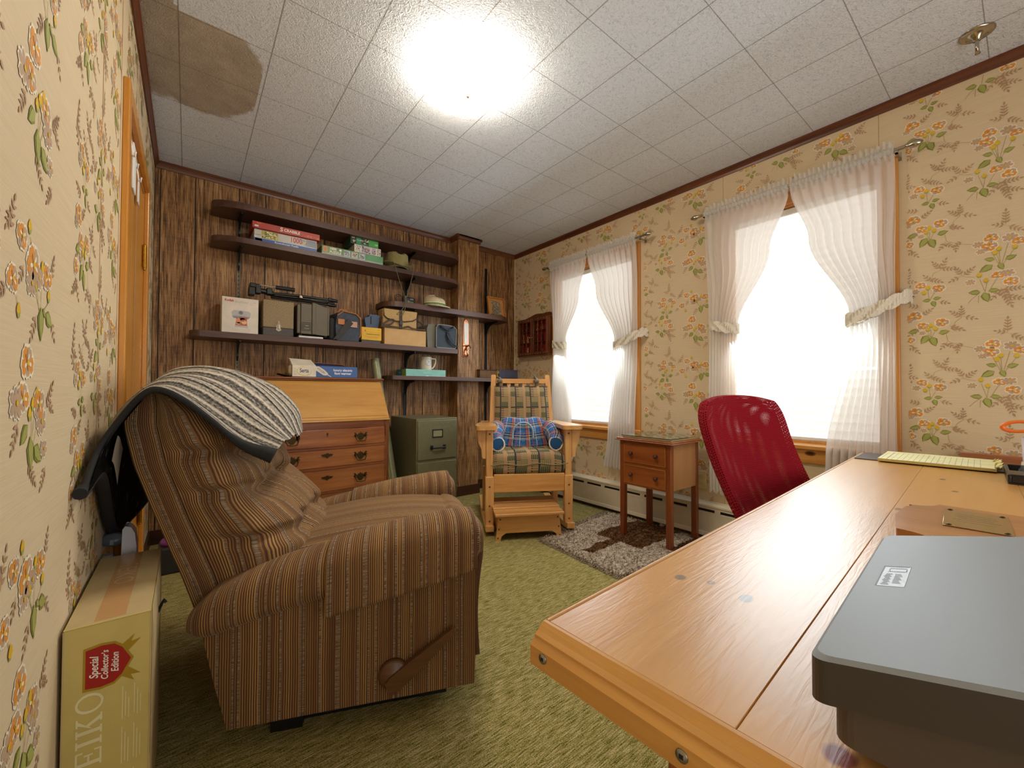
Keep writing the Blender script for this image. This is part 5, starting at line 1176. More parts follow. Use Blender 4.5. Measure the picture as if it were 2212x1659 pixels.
# ------------------------------------------------------------------ pine desk in the foreground
DA = math.radians(3.15); DO = (0.333, 0.359, 0)
M_DESK = wood('lacquered_pine_top', '#b97c32', '#dba556', 'x', .55, .34, .7, stretch=18, bump=.02, contrast=(.2, .8), knots=[
    (.23, -.053, 0, .011, .008, None, '#7d6044'), (.247, -.089, 0, .008, .006, None, '#946a42'), (.236, -.139, 0, .014, .008, None, '#80705e'), (.035, -.271, 0, .014, .012, None, '#7a2e10'),
    (.95, -.22, 0, .014, .008, None, '#6b4426'), (1.3, -.30, 0, .014, .007, None, '#7a4a2a'), (1.5, -.27, 0, .016, .007, None, '#6b4024'), (1.95, -.16, 0, .012, .006, None, '#8a5a34')])
def m_desk_extra():
    # fine scratches and brush marks in the lacquer catch the window light
    m = M_DESK; t_ = m.node_tree; b = t_.nodes['Principled BSDF']
    co = t_.nodes.new('ShaderNodeTexCoord'); mp = t_.nodes.new('ShaderNodeMapping'); mp.inputs['Scale'].default_value = (14, 120, 10); mp.inputs['Rotation'].default_value = (0, 0, .5)
    nz = t_.nodes.new('ShaderNodeTexNoise'); nz.inputs['Scale'].default_value = 1; nz.inputs['Detail'].default_value = 5; nz.inputs['Distortion'].default_value = 1.2
    bp = t_.nodes.new('ShaderNodeBump'); bp.inputs['Strength'].default_value = .10; bp.inputs['Distance'].default_value = .004
    t_.links.new(co.outputs['Object'], mp.inputs[0]); t_.links.new(mp.outputs[0], nz.inputs['Vector']); t_.links.new(nz.outputs['Fac'], bp.inputs['Height'])
    t_.links.new(bp.outputs[0], b.inputs['Normal']); t_.links.new(bp.outputs[0], b.inputs['Coat Normal'])
m_desk_extra()
M_DESKE = wood('pine_desk_edge', '#b87a30', '#e2ab58', 'y', .8, .3, .3); M_DLEG = wood('pine_desk_leg', '#7a3a16', '#b4692c', 'z', .8, .35, .2)
t = thing('pine_desk', 'long lacquered pine desk with screwed-on edge moulding and a split along its top', 'desk', DO, DA)
DL, DW, DT = 2.05, .78, .67
m_ = MB()
for y0, y1 in ((-.2099, -.006), (-.42, -.2103), (-DW, -.4204)): m_.rbox(.0032, DL, y0, y1, DT-.022, DT, .0008, 1)
m_.build('desk_top', M_DESK, t)
# moulded edge strips: end and long side
prof = [(0, 0), (0, -.036), (-.006, -.040), (-.018, -.040), (-.018, -.019), (-.013, -.013), (-.013, -.010), (-.009, -.007), (-.006, -.003), (-.003, 0)]
m_ = MB(); m_.prism([(p*1.4+.003, q) for p, q in prof], DW-.0, (0, 0, DT), (1, 0, 0), (0, 0, 1)); eo = m_.build('end_moulding', M_DESKE, t)
for v in eo.data.vertices: v.co.y = v.co.y if False else v.co.y
for y, z in ((-.02, DT-.026), (-.178, DT-.0275), (-.42, DT-.027), (-.64, DT-.027)):
    sc_ = MB().lathe([(0, -.0015), (.0052, -.0012), (.0056, .0003), (0, .0006)], (-.0222, y, z), 16, axis='x').build('screw', M_SCREW, eo)
    MB().box(-.0240, -.0232, y-.0018, y+.0018, z-.0018, z+.0018).build('screw_socket', M_BLACK, eo)
m_ = MB(); m_.rbox(.0032, DL, -.0058, .004, DT-.032, DT-.0004, .004); m_.build('front_edge', M_DESK, t)
for x in (.10, DL-.14):
    for y in (-.10, -DW+.04):
        MB().rbox(x, x+.055, y-.055, y, 0, DT-.022, .004, 1).build('leg', M_DLEG, t)
m_ = MB(); m_.box(.155, DL-.14, -.13, -.115, DT-.10, DT-.022); m_.build('apron', M_DLEG, t)
m_ = MB(); m_.box(.12, .135, -DW+.04, -.155, DT-.10, DT-.022); m_.build('end_apron', M_DLEG, t)

# ------------------------------------------------------------------ grey flatbed scanner with a raked lid
M_SIL = NT('satin_silver_plastic'); M_SIL.set(.5, .1, .3); M_SIL.base('#90969b')
M_SIL.bump(M_SIL.noise(M_SIL.mapping(M_SIL.coord(), (900, 900, 900)), 1, 2), .12, .0006); M_SIL = M_SIL.m
M_SILSHADE = plain('#4a4440', .5, .1, .03); M_CHAR2 = plain('#5b524a', .5, .1, .03)
t = thing('flatbed_scanner', 'silver grey flatbed scanner with a raked lid on the pine desk', 'scanner', (.365, .105, DT), math.radians(3.3))
m_ = MB(); sl = .25
def slab_(x0, x1, y0, y1, zt_, th, r, m=0):
    P = rrect(x0, x1, y0, y1, r, 6); vs = [(x, y, zt_-sl*y) for x, y in P]; vb = [(x, y, zt_-th-sl*y) for x, y in P]; k = len(P)
    return vs, vb, k
def add_slab(m_, x0, x1, y0, y1, zt_, th, r, mt=0, ms=0, ch=.003):
    a, b, k = slab_(x0+ch, x1-ch, y0+ch, y1-ch, zt_, th, r); c, d, _ = slab_(x0, x1, y0, y1, zt_-ch, th-ch, r)
    m_.add(a, [tuple(range(k))], mt); m_.add(d, [tuple(range(k))[::-1]], ms)
    m_.add(a+c, [(k+i, k+(i+1) % k, (i+1) % k, i) for i in range(k)], mt, None, True); m_.add(c+d, [(k+i, k+(i+1) % k, (i+1) % k, i) for i in range(k)], ms, None, False)
add_slab(m_, 0, .385, -.30, 0, .075, .034, .012, 0, 1); lid = m_.build('lid', [M_SIL, M_SILSHADE], t)  # lid sides get a dark tone, their shade put into the colour
m_ = MB(); P = rrect(.014, .372, -.285, -.012, .012, 5); k = len(P); a = [(x, y, .040-sl*y) for x, y in P]; b = [(x, y, .012) for x, y in P]
m_.add(a, [tuple(range(k))]); m_.add(b, [tuple(range(k))[::-1]]); m_.add(a+b, [(k+i, k+(i+1) % k, (i+1) % k, i) for i in range(k)], 0); m_.build('scanner_body', M_CHAR2, t)
for x in (.05, .33):
    for y in (-.05, -.25): MB().cyl((x, y, 0), (x, y, .0125), .012).build('rubber_foot', M_BLACK, t)
# flat film-holder symbol on the lid, recess shade and highlight painted as edge strips
LX, LY = (1, 0, 0), Vector((0, -1, sl)); LO = Vector((0, 0, .075))
def lp(x, y): return (x, y)
m_ = MB()
def ln(x0, x1, y0, y1, m): m_.flat([(x0, y0), (x1, y0), (x1, y1), (x0, y1)], LO, LX, -LY, m, .0004)
LYn = Vector((0, -1, sl))
def rc(x0, x1, y0, y1, m, l): m_.flat([(x0, -y0), (x1, -y0), (x1, -y1), (x0, -y1)], LO, (1, 0, 0), -LYn, m, l)
rc(.170, .237, .0175, .0385, 0, .0002); rc(.235, .2375, .0175, .0385, 1, .0004); rc(.170, .237, .0172, .0182, 1, .0004); rc(.171, .236, .0378, .0383, 2, .0004)
for y in (.023, .036): rc(.219, .2285, y-.0003, y+.0003, 3, .0005)
for x in (.2185, .2285): rc(x-.0006, x+.0006, .023, .036, 3, .0005)
for q in range(8): rc(.2300, .2312, .0236+q*.0015, .0243+q*.0015, 1, .0005); rc(.2160, .2170, .0222+q*.0017, .0230+q*.0017, 1, .0005)
for q in range(9): rc(.175+q*.0042, .1765+q*.0042, .0205+(q % 3)*.0006, .0265-(q % 2)*.001, 3, .0005); rc(.180+q*.0036, .1812+q*.0036, .0285, .0345-(q % 3)*.0008, 3, .0005)
m_.build('painted_recess_symbol', [plain('#b8bcc0', .45, .2), plain('#4b463c', .5), plain('#d9dde0', .4), plain('#7f878e', .5)], lid)

# ------------------------------------------------------------------ wooden plaque, clipboard and pad, black tray, scissors in a cup, wooden frame
M_OAKP = wood('plaque_oak', '#8a5324', '#b98044', 'y', .8, .3, .35)
t = thing('wooden_plaque', 'oak plaque with a brass plate lying on the desk behind the scanner', 'plaque', (1.12, .02, DT), math.radians(4))
def scal(cx, cy, r, a0, a1, n=7): return [(cx+r*math.cos(a0+(a1-a0)*k/n), cy+r*math.sin(a0+(a1-a0)*k/n)) for k in range(n+1)]
P = [(.115, .132)] + scal(.165, .14, .045, PI, 1.5*PI) + [(.165, -.15)] + [(-.165, -.15), (-.165, .085)] + scal(-.165, .14, .05, 1.5*PI, 2*PI)[1:] + [(-.10, .142), (0, .150), (.09, .142)]
m_ = MB(); m_.prism(P, .028, (0, 0, 0), (1, 0, 0), (0, 1, 0)); pb = m_.build('board', M_OAKP, t, .005)
M_PLATE = NT('worn_brass_plate'); M_PLATE.set(.16, .9); M_PLATE.base('#b8a070'); M_PLATE = M_PLATE.m
m_ = MB(); m_.rbox(-.03, .125, -.0, .085, .0285, .0298, .0006, 1)
for q, L in enumerate((.05, .06, .045, .055, .05)): m_.box(.02+q*.016, .024+q*.016, .043-L/2, .043+L/2, .0298, .0300, 1)
m_.build('brass_plate', [M_PLATE, plain('#9a865c', .4, .5)], t)
m_ = MB()
for x, y in ((-.022, .008), (-.022, .077), (.117, .008), (.117, .077)): m_.lathe([(.004, .0297), (.004, .0305), (.002, .0315), (0, .0317)], (x, y, 0), 10)
m_.build('plate_screws', M_ABR, t)
t = thing('clipboard', 'dark brown clipboard at the window end of the pine desk', 'clipboard', (2.26, .25, DT+.0005), math.radians(3))
m_ = MB(); m_.rbox(-.115, .11, -.19, .205, 0, .0035, .001, 1); m_.build('board', plain('#4c4038', .45), t)
m_ = MB(); m_.rbox(-.05, .05, -.185, -.16, .0035, .012, .002); m_.build('clip', M_NICKEL, t)
t = thing('legal_pad', 'yellow lined legal pad lying on the dark clipboard', 'notepad', (2.262, .235, DT+.0048), math.radians(3))
def padf(u, v): return (-.145+.27*u, -.155+.30*v, .010+.004*max(0, (u-.85)*6)**2*.5)
m_ = MB(); m_.box(-.145, .125, -.155, .145, 0, .0098, 0); m_.grid(padf, 24, 4, 1)
for k in range(18): yy = -.12+.015*k; m_.rect(-.143, .12, yy, yy+.0009, (0, 0, .0103), (1, 0, 0), (0, 1, 0), 2)
m_.rect(-.143, .12, .118, .1192, (0, 0, .0103), (1, 0, 0), (0, 1, 0), 3)
m_.build('pad_sheets', [plain('#b8a45a', .6), plain('#efe6ae', .7), plain('#8fa6a8', .7), plain('#c98a8a', .7)], t)
rr = random.Random(3); m_ = MB()
for k in range(22):
    y = -.15-rr.random()*.025; x = -.14+.012*k; m_.add([(x, -.152, .010), (x+.016, -.152, .011), (x+.01+rr.random()*.01, y, .006+rr.random()*.02), (x-.002, y+.006, .008+rr.random()*.01)], [(0, 1, 2, 3)])
m_.build('torn_stubs', plain('#e6d78a', .7), t)
t = thing('black_tray', 'black plastic desk tray beside the legal pad', 'tray', (1.91, .045, DT+.0006), math.radians(3))
m_ = MB(); m_.rbox(0, .28, -.30, 0, 0, .004, .002)
for a in ((0, .28, -.008, 0), (0, .28, -.30, -.292), (0, .008, -.292, -.008), (.272, .28, -.292, -.008)): m_.rbox(a[0], a[1], a[2], a[3], .004, .028, .002)
m_.rbox(.0, .10, -.29, -.004, .022, .029, .002); m_.build('tray_shell', plain('#1b1716', .3), t)
m_ = MB(); m_.rect(.03, .045, -.10, -.03, (0, 0, .0293), (1, 0, 0), (0, 1, 0)); m_.build('label_slot', plain('#6e6a62', .4), t)
C_ = NT('clear_plastic'); C_.set(.05); C_.base('#ffffff'); C_.b.inputs['Transmission Weight'].default_value = .9; C_ = C_.m
t = thing('tape_dispenser', 'clear tape dispenser with tan tape lying in the black tray', 'tape dispenser', (2.07, .015, DT+.0056), math.radians(10))
m_ = MB(); m_.prism([(-.05, 0), (.06, 0), (.07, .015), (.045, .022), (.03, .045), (0, .05), (-.035, .04), (-.05, .015)], .004, (0, .0, 0), (1, 0, 0), (0, 0, 1)); m_.prism([(-.05, 0), (.06, 0), (.07, .015), (.045, .022), (.03, .045), (0, .05), (-.035, .04), (-.05, .015)], .004, (0, -.024, 0), (1, 0, 0), (0, 0, 1)); m_.box(-.05, .06, -.024, -.004, 0, .004); m_.build('clear_body', C_, t)
m_ = MB(); m_.tube([(0, -.022, .022), (0, -.006, .022)], .018, 24); m_.build('tape_roll', plain('#b07c46', .5), t)
t = thing('pencil_cup', 'translucent white cup holding orange scissors at the edge of the desk', 'cup', (2.215, -.024, DT+.0055))
m_ = MB(); m_.lathe([(.0, 0), (.038, 0), (.042, .01), (.045, .115), (.0425, .115), (.0395, .012), (0, .012)], n=28); W_ = NT('frosted_white'); W_.set(.3); W_.base('#e9dede'); W_.b.inputs['Transmission Weight'].default_value = .25; m_.build('cup_wall', W_.m, t)
t = thing('scissors', 'orange-handled scissors standing point down in the pencil cup', 'scissors', (2.205, -.02, DT+.018))
def loop(cx, cz, a, b, tilt, n=28):
    return [(0, cx+a*math.cos(q)*math.cos(tilt)-b*math.sin(q)*math.sin(tilt), cz+a*math.cos(q)*math.sin(tilt)+b*math.sin(q)*math.cos(tilt)) for q in [2*PI*k/n for k in range(n)]]
M_OR = plain('#e8722a', .25, 0, .02)
m_ = MB(); m_.tube(loop(.045, .138, .036, .0165, -.12), [.0055+.002*math.cos(2*PI*k/28)**2 for k in range(28)], 10, closed=True); m_.tube([(0, .012, .13), (0, .0, .10), (0, -.003, .07)], [.008, .008, .006], 10)
m_.build('handle', M_OR, t)
m_ = MB(); m_.tube(loop(.004, .178, .021, .014, -1.0), .0058, 10, closed=True); m_.tube([(.002, -.006, .155), (.002, -.002, .11), (.002, .003, .07)], [.008, .008, .006], 10); m_.build('handle', M_OR, t)
for s in (-1, 1): m_ = MB(); m_.prism([(-.006*s, .085), (.006*s, .085), (.002*s, .002), (0, 0)], .0018, (.001*s, 0, 0), (0, 1, 0), (0, 0, 1)); m_.build('blade', M_NICKEL, t)
t = thing('framed_panel', 'reddish wooden frame leaning on the wallpaper beyond the end of the desk', 'frame', (2.545, -.09, .0), 0, None)
ang = .10; M_FR = wood('frame_wood', '#8a4a26', '#c47f52', 'y', .9, .35, .1)
Mx = Matrix.Rotation(ang, 4, 'Y')
for a in ((-.012, .030, -.28, .28, .652, .69), (-.012, .030, -.28, .28, .0, .04), (-.012, .030, -.28, -.24, .04, .652), (-.012, .030, .24, .28, .04, .652)):
    m_ = MB(); m_.rbox(*a, .004, 2, 0, Mx); m_.build('rail', M_FR, t)
m_ = MB(); m_.box(.008, .014, -.24, .24, .04, .652, 0, Mx); m_.build('backing', plain('#5d5a55', .5), t)

# ------------------------------------------------------------------ red mesh office chair
def m_mesh(name, sx, sy, thr):
    n = NT(name); n.set(.85, 0, .06); co = n.coord('UV'); u, v, w_ = n.sep(co)
    V = n.math('DIVIDE', v, sy); row = n.math('MODULO', n.math('FLOOR', n.math('ADD', V, 900)), 2)
    U = n.math('ADD', n.math('DIVIDE', u, sx), n.math('MULTIPLY', row, .5))
    a = n.math('SUBTRACT', n.math('FRACT', n.math('ADD', U, 900)), .5); b = n.math('SUBTRACT', n.math('FRACT', n.math('ADD', V, 900)), .5)
    d = n.math('SQRT', n.math('ADD', n.math('MULTIPLY', a, a), n.math('MULTIPLY', b, b)))
    hole = n.math('LESS_THAN', d, thr)
    n.base(n.ramp(d, [(.2, '#7c1420'), (.6, '#a4202e')])); n.put(n.b.inputs['Alpha'], n.math('SUBTRACT', 1.0, hole)); n.bump(d, .5, .002); return n.m
M_RED = m_mesh('red_chair_mesh', .0032, .0048, .20); M_RED2 = m_mesh('red_chair_spacer_mesh', .0075, .0075, .24)
M_REDC = plain('#7a0f18', .7, 0, .04)
t = thing('office_chair', 'red mesh backed office chair pushed up to the window side of the pine desk', 'office chair', (1.55, .50, 0), math.radians(-10))
def spine(v): return .53+.375*v, .002+.153*v+.018*math.sin(PI*v)      # z, y of the back's centre line
HWID = .235
def bpt(u, v, off):
    # u -1..1 across, v 0..1 up; rounded top corners and a top edge that crowns in the middle
    z, y = spine(v); wdt = HWID*(.95+.035*v)
    q = max(0, (v-.72)/.28); lim = wdt*(1-.17*q**3)
    x = u*lim; y2 = y+.042*(1-abs(u)**2.0)*.75-.012 + off
    return (x, y2, z+.022*(1-abs(u)**2.5)*v**4)
m_ = MB(); m_.grid(lambda u, v: bpt(2*u-1, v, 0), 44, 44, 0, lambda u, v: (u*.46, v*.40)); m_.build('front_mesh', M_RED, t)
m_ = MB(); m_.grid(lambda u, v: bpt((2*u-1)*.985, v*.99, .035), 44, 44, 0, lambda u, v: (u*.45, v*.39), flip=True); m_.build('rear_mesh', M_RED, t)
# spacer fabric round the rim
rim = [(-1, k/20) for k in range(21)] + [(-1+2*k/24, 1) for k in range(1, 25)] + [(1, 1-k/20) for k in range(1, 21)]
def rimf(u, v):
    q = rim[int(round(u*64))]; a, b = Vector(bpt(q[0], q[1], 0)), Vector(bpt(q[0]*.985, q[1]*.99, .035)); p = a.lerp(b, v); k = math.sin(PI*v)
    return (p.x+q[0]*.005*k, p.y, p.z+(.004*k if q[1] == 1 else 0))
m_ = MB(); m_.grid(rimf, 65, 9, 0, lambda u, v: (u*1.2, v*.038)); m_.build('rim_mesh', M_RED2, t)
for s in (-1, 1):
    P = [bpt(s*.90, v, .018) for v in np.linspace(0, .9, 12)]; m_ = MB(); m_.tube([tuple(p) for p in P], .009, 10); m_.build('back_frame_bar', M_REDC, t)
P = [bpt(u, .955, .018) for u in np.linspace(-.72, .72, 14)]; m_ = MB(); m_.tube([tuple(p) for p in P], .009, 10); m_.build('top_frame_bar', M_REDC, t)
m_ = MB(); m_.rbox(-.23, .23, -.42, .045, .405, .47, .025, 3); m_.build('seat', M_REDC, t)
m_ = MB(); m_.tube([(0, .085, .54), (0, .10, .5), (0, .07, .40), (0, -.1, .375)], [.02, .022, .022, .02], 10); m_.build('back_stem', M_BLACKM, t)
m_ = MB(); m_.cyl((0, -.19, .10), (0, -.19, .40), .025); m_.build('gas_column', M_BLACKM, t)
for k in range(5):
    a = 2*PI*k/5+.3; c_, s_ = math.cos(a), math.sin(a)
    m_ = MB(); m_.tube([(0, -.19, .10), (.14*c_, -.19+.14*s_, .085), (.28*c_, -.19+.28*s_, .065)], [.022, .018, .014], 10); m_.build('base_spoke', M_BLACKM, t)
    m_ = MB(); m_.lathe([(0, -.02), (.024, -.018), (.026, 0), (.024, .018), (0, .02)], (.28*c_, -.19+.28*s_, .027), 16, axis='x'); m_.build('caster', M_BLACK, t)
# ------------------------------------------------------------------ things on the shelves
def carton(name, label, cat, x0, x1, y0, y1, z0, z1, mats, group=None, draw=None, rz=0.0, r=.0015):
    # one box-shaped thing; its origin is the middle of the front bottom edge, draw(mb, w, h) prints on the front face
    w_, h_ = x1-x0, z1-z0; m_ = MB(); m_.rbox(-w_/2, w_/2, 0, y1-y0, 0, h_, r, 1, 0)
    if draw: draw(m_, w_, h_)
    o = m_.build(name, mats); o.location = ((x0+x1)/2, y0, z0); o.rotation_euler = (0, 0, rz)
    return tag(o, label, cat, group)
FX, FZ = (1, 0, 0), (0, 0, 1)
def fr(m_, x0, x1, z0, z1, m, l=.0004): m_.rect(x0, x1, z0, z1, (0, 0, 0), FX, FZ, m, l)
def ft(m_, s, x, z, size, m, align='CENTER', sx=1.0, l=.0007, shear=0, bold=0): m_.text(s, (x, 0, z), FX, FZ, size, m, align, l, sx, shear, bold)
def speck(m_, x0, x1, z0, z1, mats, n, seed, s=.004, l=.0006):
    rnd = random.Random(seed)
    for k in range(n):
        a, b = rnd.uniform(x0, x1-s), rnd.uniform(z0, z1-s*.7); fr(m_, a, min(x1, a+s*rnd.uniform(.5, 1.4)), b, min(z1, b+s*rnd.uniform(.4, 1)), rnd.choice(mats), l+.00003*k/ n)
CW = plain('#e4dccb', .5); CINK = plain('#1c1c20', .5); CRED = plain('#b33a26', .4); CGREY = plain('#b4aea2', .5)
# puzzle shelf
z = 1.906
def d_blue(m_, w_, h_): pass
def d_1000(m_, w_, h_):
    hb = h_*.26
    fr(m_, -w_/2, w_/2, 0, hb, 1); fr(m_, -w_/2+.002, w_/2-.002, hb, h_-.002, 2)
    ft(m_, 'Ravensburger Puzzle', 0, hb*.5, .017, 3, bold=.01); fr(m_, -w_/2+.006, -w_/2+.045, .003, hb-.003, 8)
    fr(m_, -w_/2+.042, -w_/2+.135, hb+.003, h_-.004, 4, .0005); speck(m_, -w_/2+.042, -w_/2+.135, hb+.003, h_-.004, [4, 5, 6, 7], 130, 4, .008)
    ft(m_, '1000', .056, hb+(h_-hb)*.52, .050, 9, sx=.75, bold=.012); fr(m_, .12, .122, hb+.004, h_-.004, 8); fr(m_, .124, w_/2-.004, hb+.006, h_-.01, 8, .0005)
    speck(m_, .09, .12, hb+.006, h_-.012, [8, 6], 24, 3, .004); ft(m_, 'Ravensburger', .152, h_-.009, .009, 1)
    for q in range(4): ft(m_, 'Puzzle', -w_/2+.012+.009*q, hb+.02, .008, 8)
carton('jigsaw_puzzle_box', 'grey and blue 1000 piece puzzle box under the red word game', 'puzzle box', .320, .694, 3.082, 3.285, z, z+.076,
       [CGREY, plain('#1f4f9e', .4), plain('#c3bdb2', .45), plain('#cfd8ea', .5), plain('#a39a3c', .5), plain('#d8cc7a', .5), plain('#5c6430', .5), plain('#e9e2c8', .5), plain('#8c9298', .5), plain('#c03a32', .5)], 'puzzle and game boxes', d_1000)
def d_scr(m_, w_, h_):
    ft(m_, 'S', -.037, h_*.5, .036, 1, shear=.1, bold=.02); ft(m_, 'CRABBLE', .026, h_*.49, .026, 1, shear=.1, bold=.02, sx=.9)
    fr(m_, -w_/2+.012, -w_/2+.034, .008, .018, 2); speck(m_, -w_/2+.012, -w_/2+.05, .024, h_-.004, [3], 14, 2, .005); speck(m_, .115, w_/2-.004, .004, .022, [3], 40, 5, .006); speck(m_, .10, .14, .006, .012, [3], 5, 6, .004)
carton('board_game_box', 'red word game box lying on top of the grey and blue puzzle box', 'game box', .308, .708, 3.062, 3.28, z+.0767, z+.118, [plain('#a8301f', .4), plain('#f0e4d2', .5), plain('#c9d6e0', .5), plain('#d0704a', .5)], 'puzzle and game boxes', d_scr)
def d_gr(m_, w_, h_):
    fr(m_, -w_/2, w_/2, 0, .006, 2, .0003); fr(m_, -w_/2, w_/2, .010, .012, 2, .0003)
    ft(m_, '1000', -w_/2+.075, h_*.74, .024, 1, bold=.03); ft(m_, 'PUZZLE', -w_/2+.092, h_*.36, .024, 1, bold=.03, sx=.95); fr(m_, -w_/2+.118, -w_/2+.134, h_*.62, h_*.86, 1, .0005)
    fr(m_, -w_/2+.010, -w_/2+.036, .018, h_-.008, 3); fr(m_, -w_/2+.014, -w_/2+.032, .022, h_-.012, 4, .0006)
    for q, c in enumerate((5, 6, 5)): fr(m_, -.070+.054*q, -.026+.054*q, .013, h_-.008, 7, .0004); speck(m_, -.068+.054*q, -.028+.054*q, .015, h_-.010, [c, 4, 8], 26, q+9, .008)
    fr(m_, .098, w_/2-.003, .013, h_-.003, 9)
carton('jigsaw_puzzle_box', 'flat green 1000 piece puzzle box under two smaller boxes', 'puzzle box', .726, 1.166, 3.082, 3.29, z, z+.062, [plain('#6d8a5c', .45), plain('#efe6cf', .5), plain('#c8ccc8', .4), plain('#d8a070', .5), plain('#c2703c', .5), plain('#7a90a0', .5), plain('#c08a60', .5), plain('#b7c4c8', .5), plain('#4a3a2c', .5), plain('#5f9468', .45)], 'puzzle and game boxes', d_gr)
def d_wh(m_, w_, h_):
    fr(m_, -w_/2, w_/2, 0, .006, 2, .0003); speck(m_, -w_/2+.006, -w_/2+.048, .010, h_-.004, [3], 60, 2, .004); fr(m_, -.048, .020, .008, h_-.003, 4); speck(m_, -.046, .018, .009, h_-.005, [5, 6, 3], 40, 8, .010); fr(m_, .026, .062, .008, h_-.003, 4); speck(m_, .028, .06, .009, h_-.005, [5, 3], 24, 9, .008); speck(m_, .066, w_/2-.004, .010, h_-.004, [3], 60, 3, .004)
carton('jigsaw_puzzle_box', 'small white puzzle box with animal pictures, between two green boxes', 'puzzle box', .956, 1.156, 3.102, 3.29, z+.0625, z+.1255, [plain('#ded6c4', .5), CINK, plain('#9aa8c4', .45), plain('#5a4a42', .5), plain('#b7a9c0', .5), plain('#c4a888', .5), plain('#8a6a50', .5)], 'puzzle and game boxes', d_wh)
def d_gt(m_, w_, h_):
    fr(m_, -w_/2+.003, -w_/2+.040, .004, h_-.003, 1); ft(m_, '500', -w_/2+.02, h_*.76, .014, 2); speck(m_, -w_/2+.008, -w_/2+.036, .008, h_*.5, [3], 14, 2, .009)
    fr(m_, -w_/2+.042, .015, .003, h_-.003, 4); ft(m_, 'Puzzle', -w_/2+.062, h_*.55, .012, 2); speck(m_, -.030, .028, .006, h_-.006, [5, 6, 1], 70, 4, .010)
    fr(m_, .030, w_/2-.003, .003, h_-.003, 7, .0005); ft(m_, '1000', w_/2-.018, h_*.38, .018, 2, sx=.7)
carton('jigsaw_puzzle_box', 'dark green 1000 piece puzzle box topmost of its stack', 'puzzle box', .928, 1.137, 3.102, 3.27, z+.126, z+.184, [plain('#2c5a3c', .4), plain('#1d1a18', .5), plain('#e8e4d4', .5), plain('#b89a80', .5), plain('#2f8a5c', .45), plain('#d8cdb8', .5), plain('#4a3c30', .5), plain('#4a9c48', .45)], 'puzzle and game boxes', d_gt)
# olive bush hat with a chin cord
M_HAT = plain('#85794a', .85, 0, .08, None, 30); M_HATB = plain('#756a40', .85, 0, .1, None, 30); M_CORD = plain('#5e5a3c', .8)
t = thing('bush_hat', 'olive green bush hat with a long chin cord on the puzzle shelf', 'hat', (1.302, 3.13, 1.9065))
def crownf(u, v):
    a = 2*PI*u; h = v*.138; r = .086*(1-.10*v)*(1 if v < .82 else math.sqrt(max(0, 1-((v-.82)/.18)**2))*.9+.1)
    dent = .030*math.exp(-((math.cos(a))/.35)**2)*max(0, v-.7)/.3
    x = r*math.cos(a)*1.06; y = r*math.sin(a)*.92; z_ = h-dent*(1 if abs(math.sin(a)) > 0 else 0)-.03*math.exp(-(x/.025)**2)*max(0, v-.75)*4*.9
    return (x, y, z_+.004+.004*math.sin(3*a))
m_ = MB(); m_.grid(crownf, 48, 26, 0, cu=True); m_.add([crownf(k/48, 1) for k in range(48)], [tuple(range(48))], 0, None, True); m_.build('hat_crown', M_HAT, t)
def brimf(u, v):
    a = 2*PI*u; r = .081+.058*v; x = r*math.cos(a)*1.05; y = r*math.sin(a)*.95
    side = math.cos(a); up = .050*v**1.5*(max(0, side)**1.3) ; dn = -.006*v*max(0, -math.sin(a)) + .020*v*max(0, -side)
    if a > PI and a < 2*PI: y = max(y, -.103)-.02*v*max(0, -math.sin(a))*.4
    return (x*(1-.10*v*max(0, side)), y*.92, .012+up+dn+.004*math.sin(2*a))
m_ = MB(); m_.grid(brimf, 64, 8, 0, cu=True); bo = m_.build('hat_brim', M_HATB, t); q = bo.modifiers.new('thickness', 'SOLIDIFY'); q.thickness = .004
P = cat_spline([(-.085, -.075, .035), (-.075, -.118, .01), (-.055, -.125, -.06), (-.02, -.122, -.16), (.012, -.12, -.235), (.018, -.118, -.29), (-.01, -.112, -.34), (-.05, -.112, -.378)], 60)
P2 = cat_spline([(.085, -.06, .04), (.078, -.112, .02), (.075, -.125, -.04), (.055, -.124, -.13), (.03, -.122, -.22), (.022, -.12, -.24), (.020, -.116, -.31), (-.003, -.112, -.375), (-.045, -.112, -.380)], 60)
m_ = MB(); m_.tube([tuple(p) for p in P], .0028, 6); m_.tube([tuple(p) for p in P2], .0028, 6); m_.lathe([(0, -.012), (.007, -.010), (.008, .006), (0, .012)], (.016, -.121, -.237), 10); m_.build('chin_cord', M_CORD, t)

# shelf with the cap
t = thing('compact_camera', 'small black compact camera with a looped wrist strap', 'camera', (1.438, 3.22, 1.6455))
m_ = MB(); m_.rbox(-.055, .055, -.02, .018, 0, .075, .012, 3); m_.build('camera_body', plain('#2a2d30', .45), t)
m_ = MB(); m_.lathe([(0, -.006), (.010, -.005), (.012, 0), (.012, .004)], (-.01, -.02, .035), 16, axis='y'); m_.rbox(.006, .035, -.0215, -.0195, .054, .064, .001); m_.build('lens_and_flash', plain('#8f8678', .3), t)
m_ = MB(); m_.rect(.004, .035, .030, .038, (0, -.0203, 0), FX, FZ); m_.rbox(-.03, -.012, -.01, .008, .074, .08, .002); m_.build('green_marking', plain('#5a8a4a', .5), t)
P = cat_spline([(-.05, -.01, .06), (-.09, -.02, .085), (-.13, -.02, .06), (-.12, -.03, .02), (-.075, -.03, .012), (-.05, -.028, .04), (-.08, -.035, .07), (-.125, -.03, .05), (-.10, -.035, .008)], 70); m_ = MB(); m_.tube([tuple(p) for p in P], .0022, 6); m_.build('wrist_strap', M_BLACK, t)
M_CAP = plain('#c2b08a', .85, 0, .07, None, 40)
t = thing('sun_cap', 'tan cloth cap with a green and white band on the short shelf', 'cap', (1.635, 3.135, 1.6455), math.radians(-12))
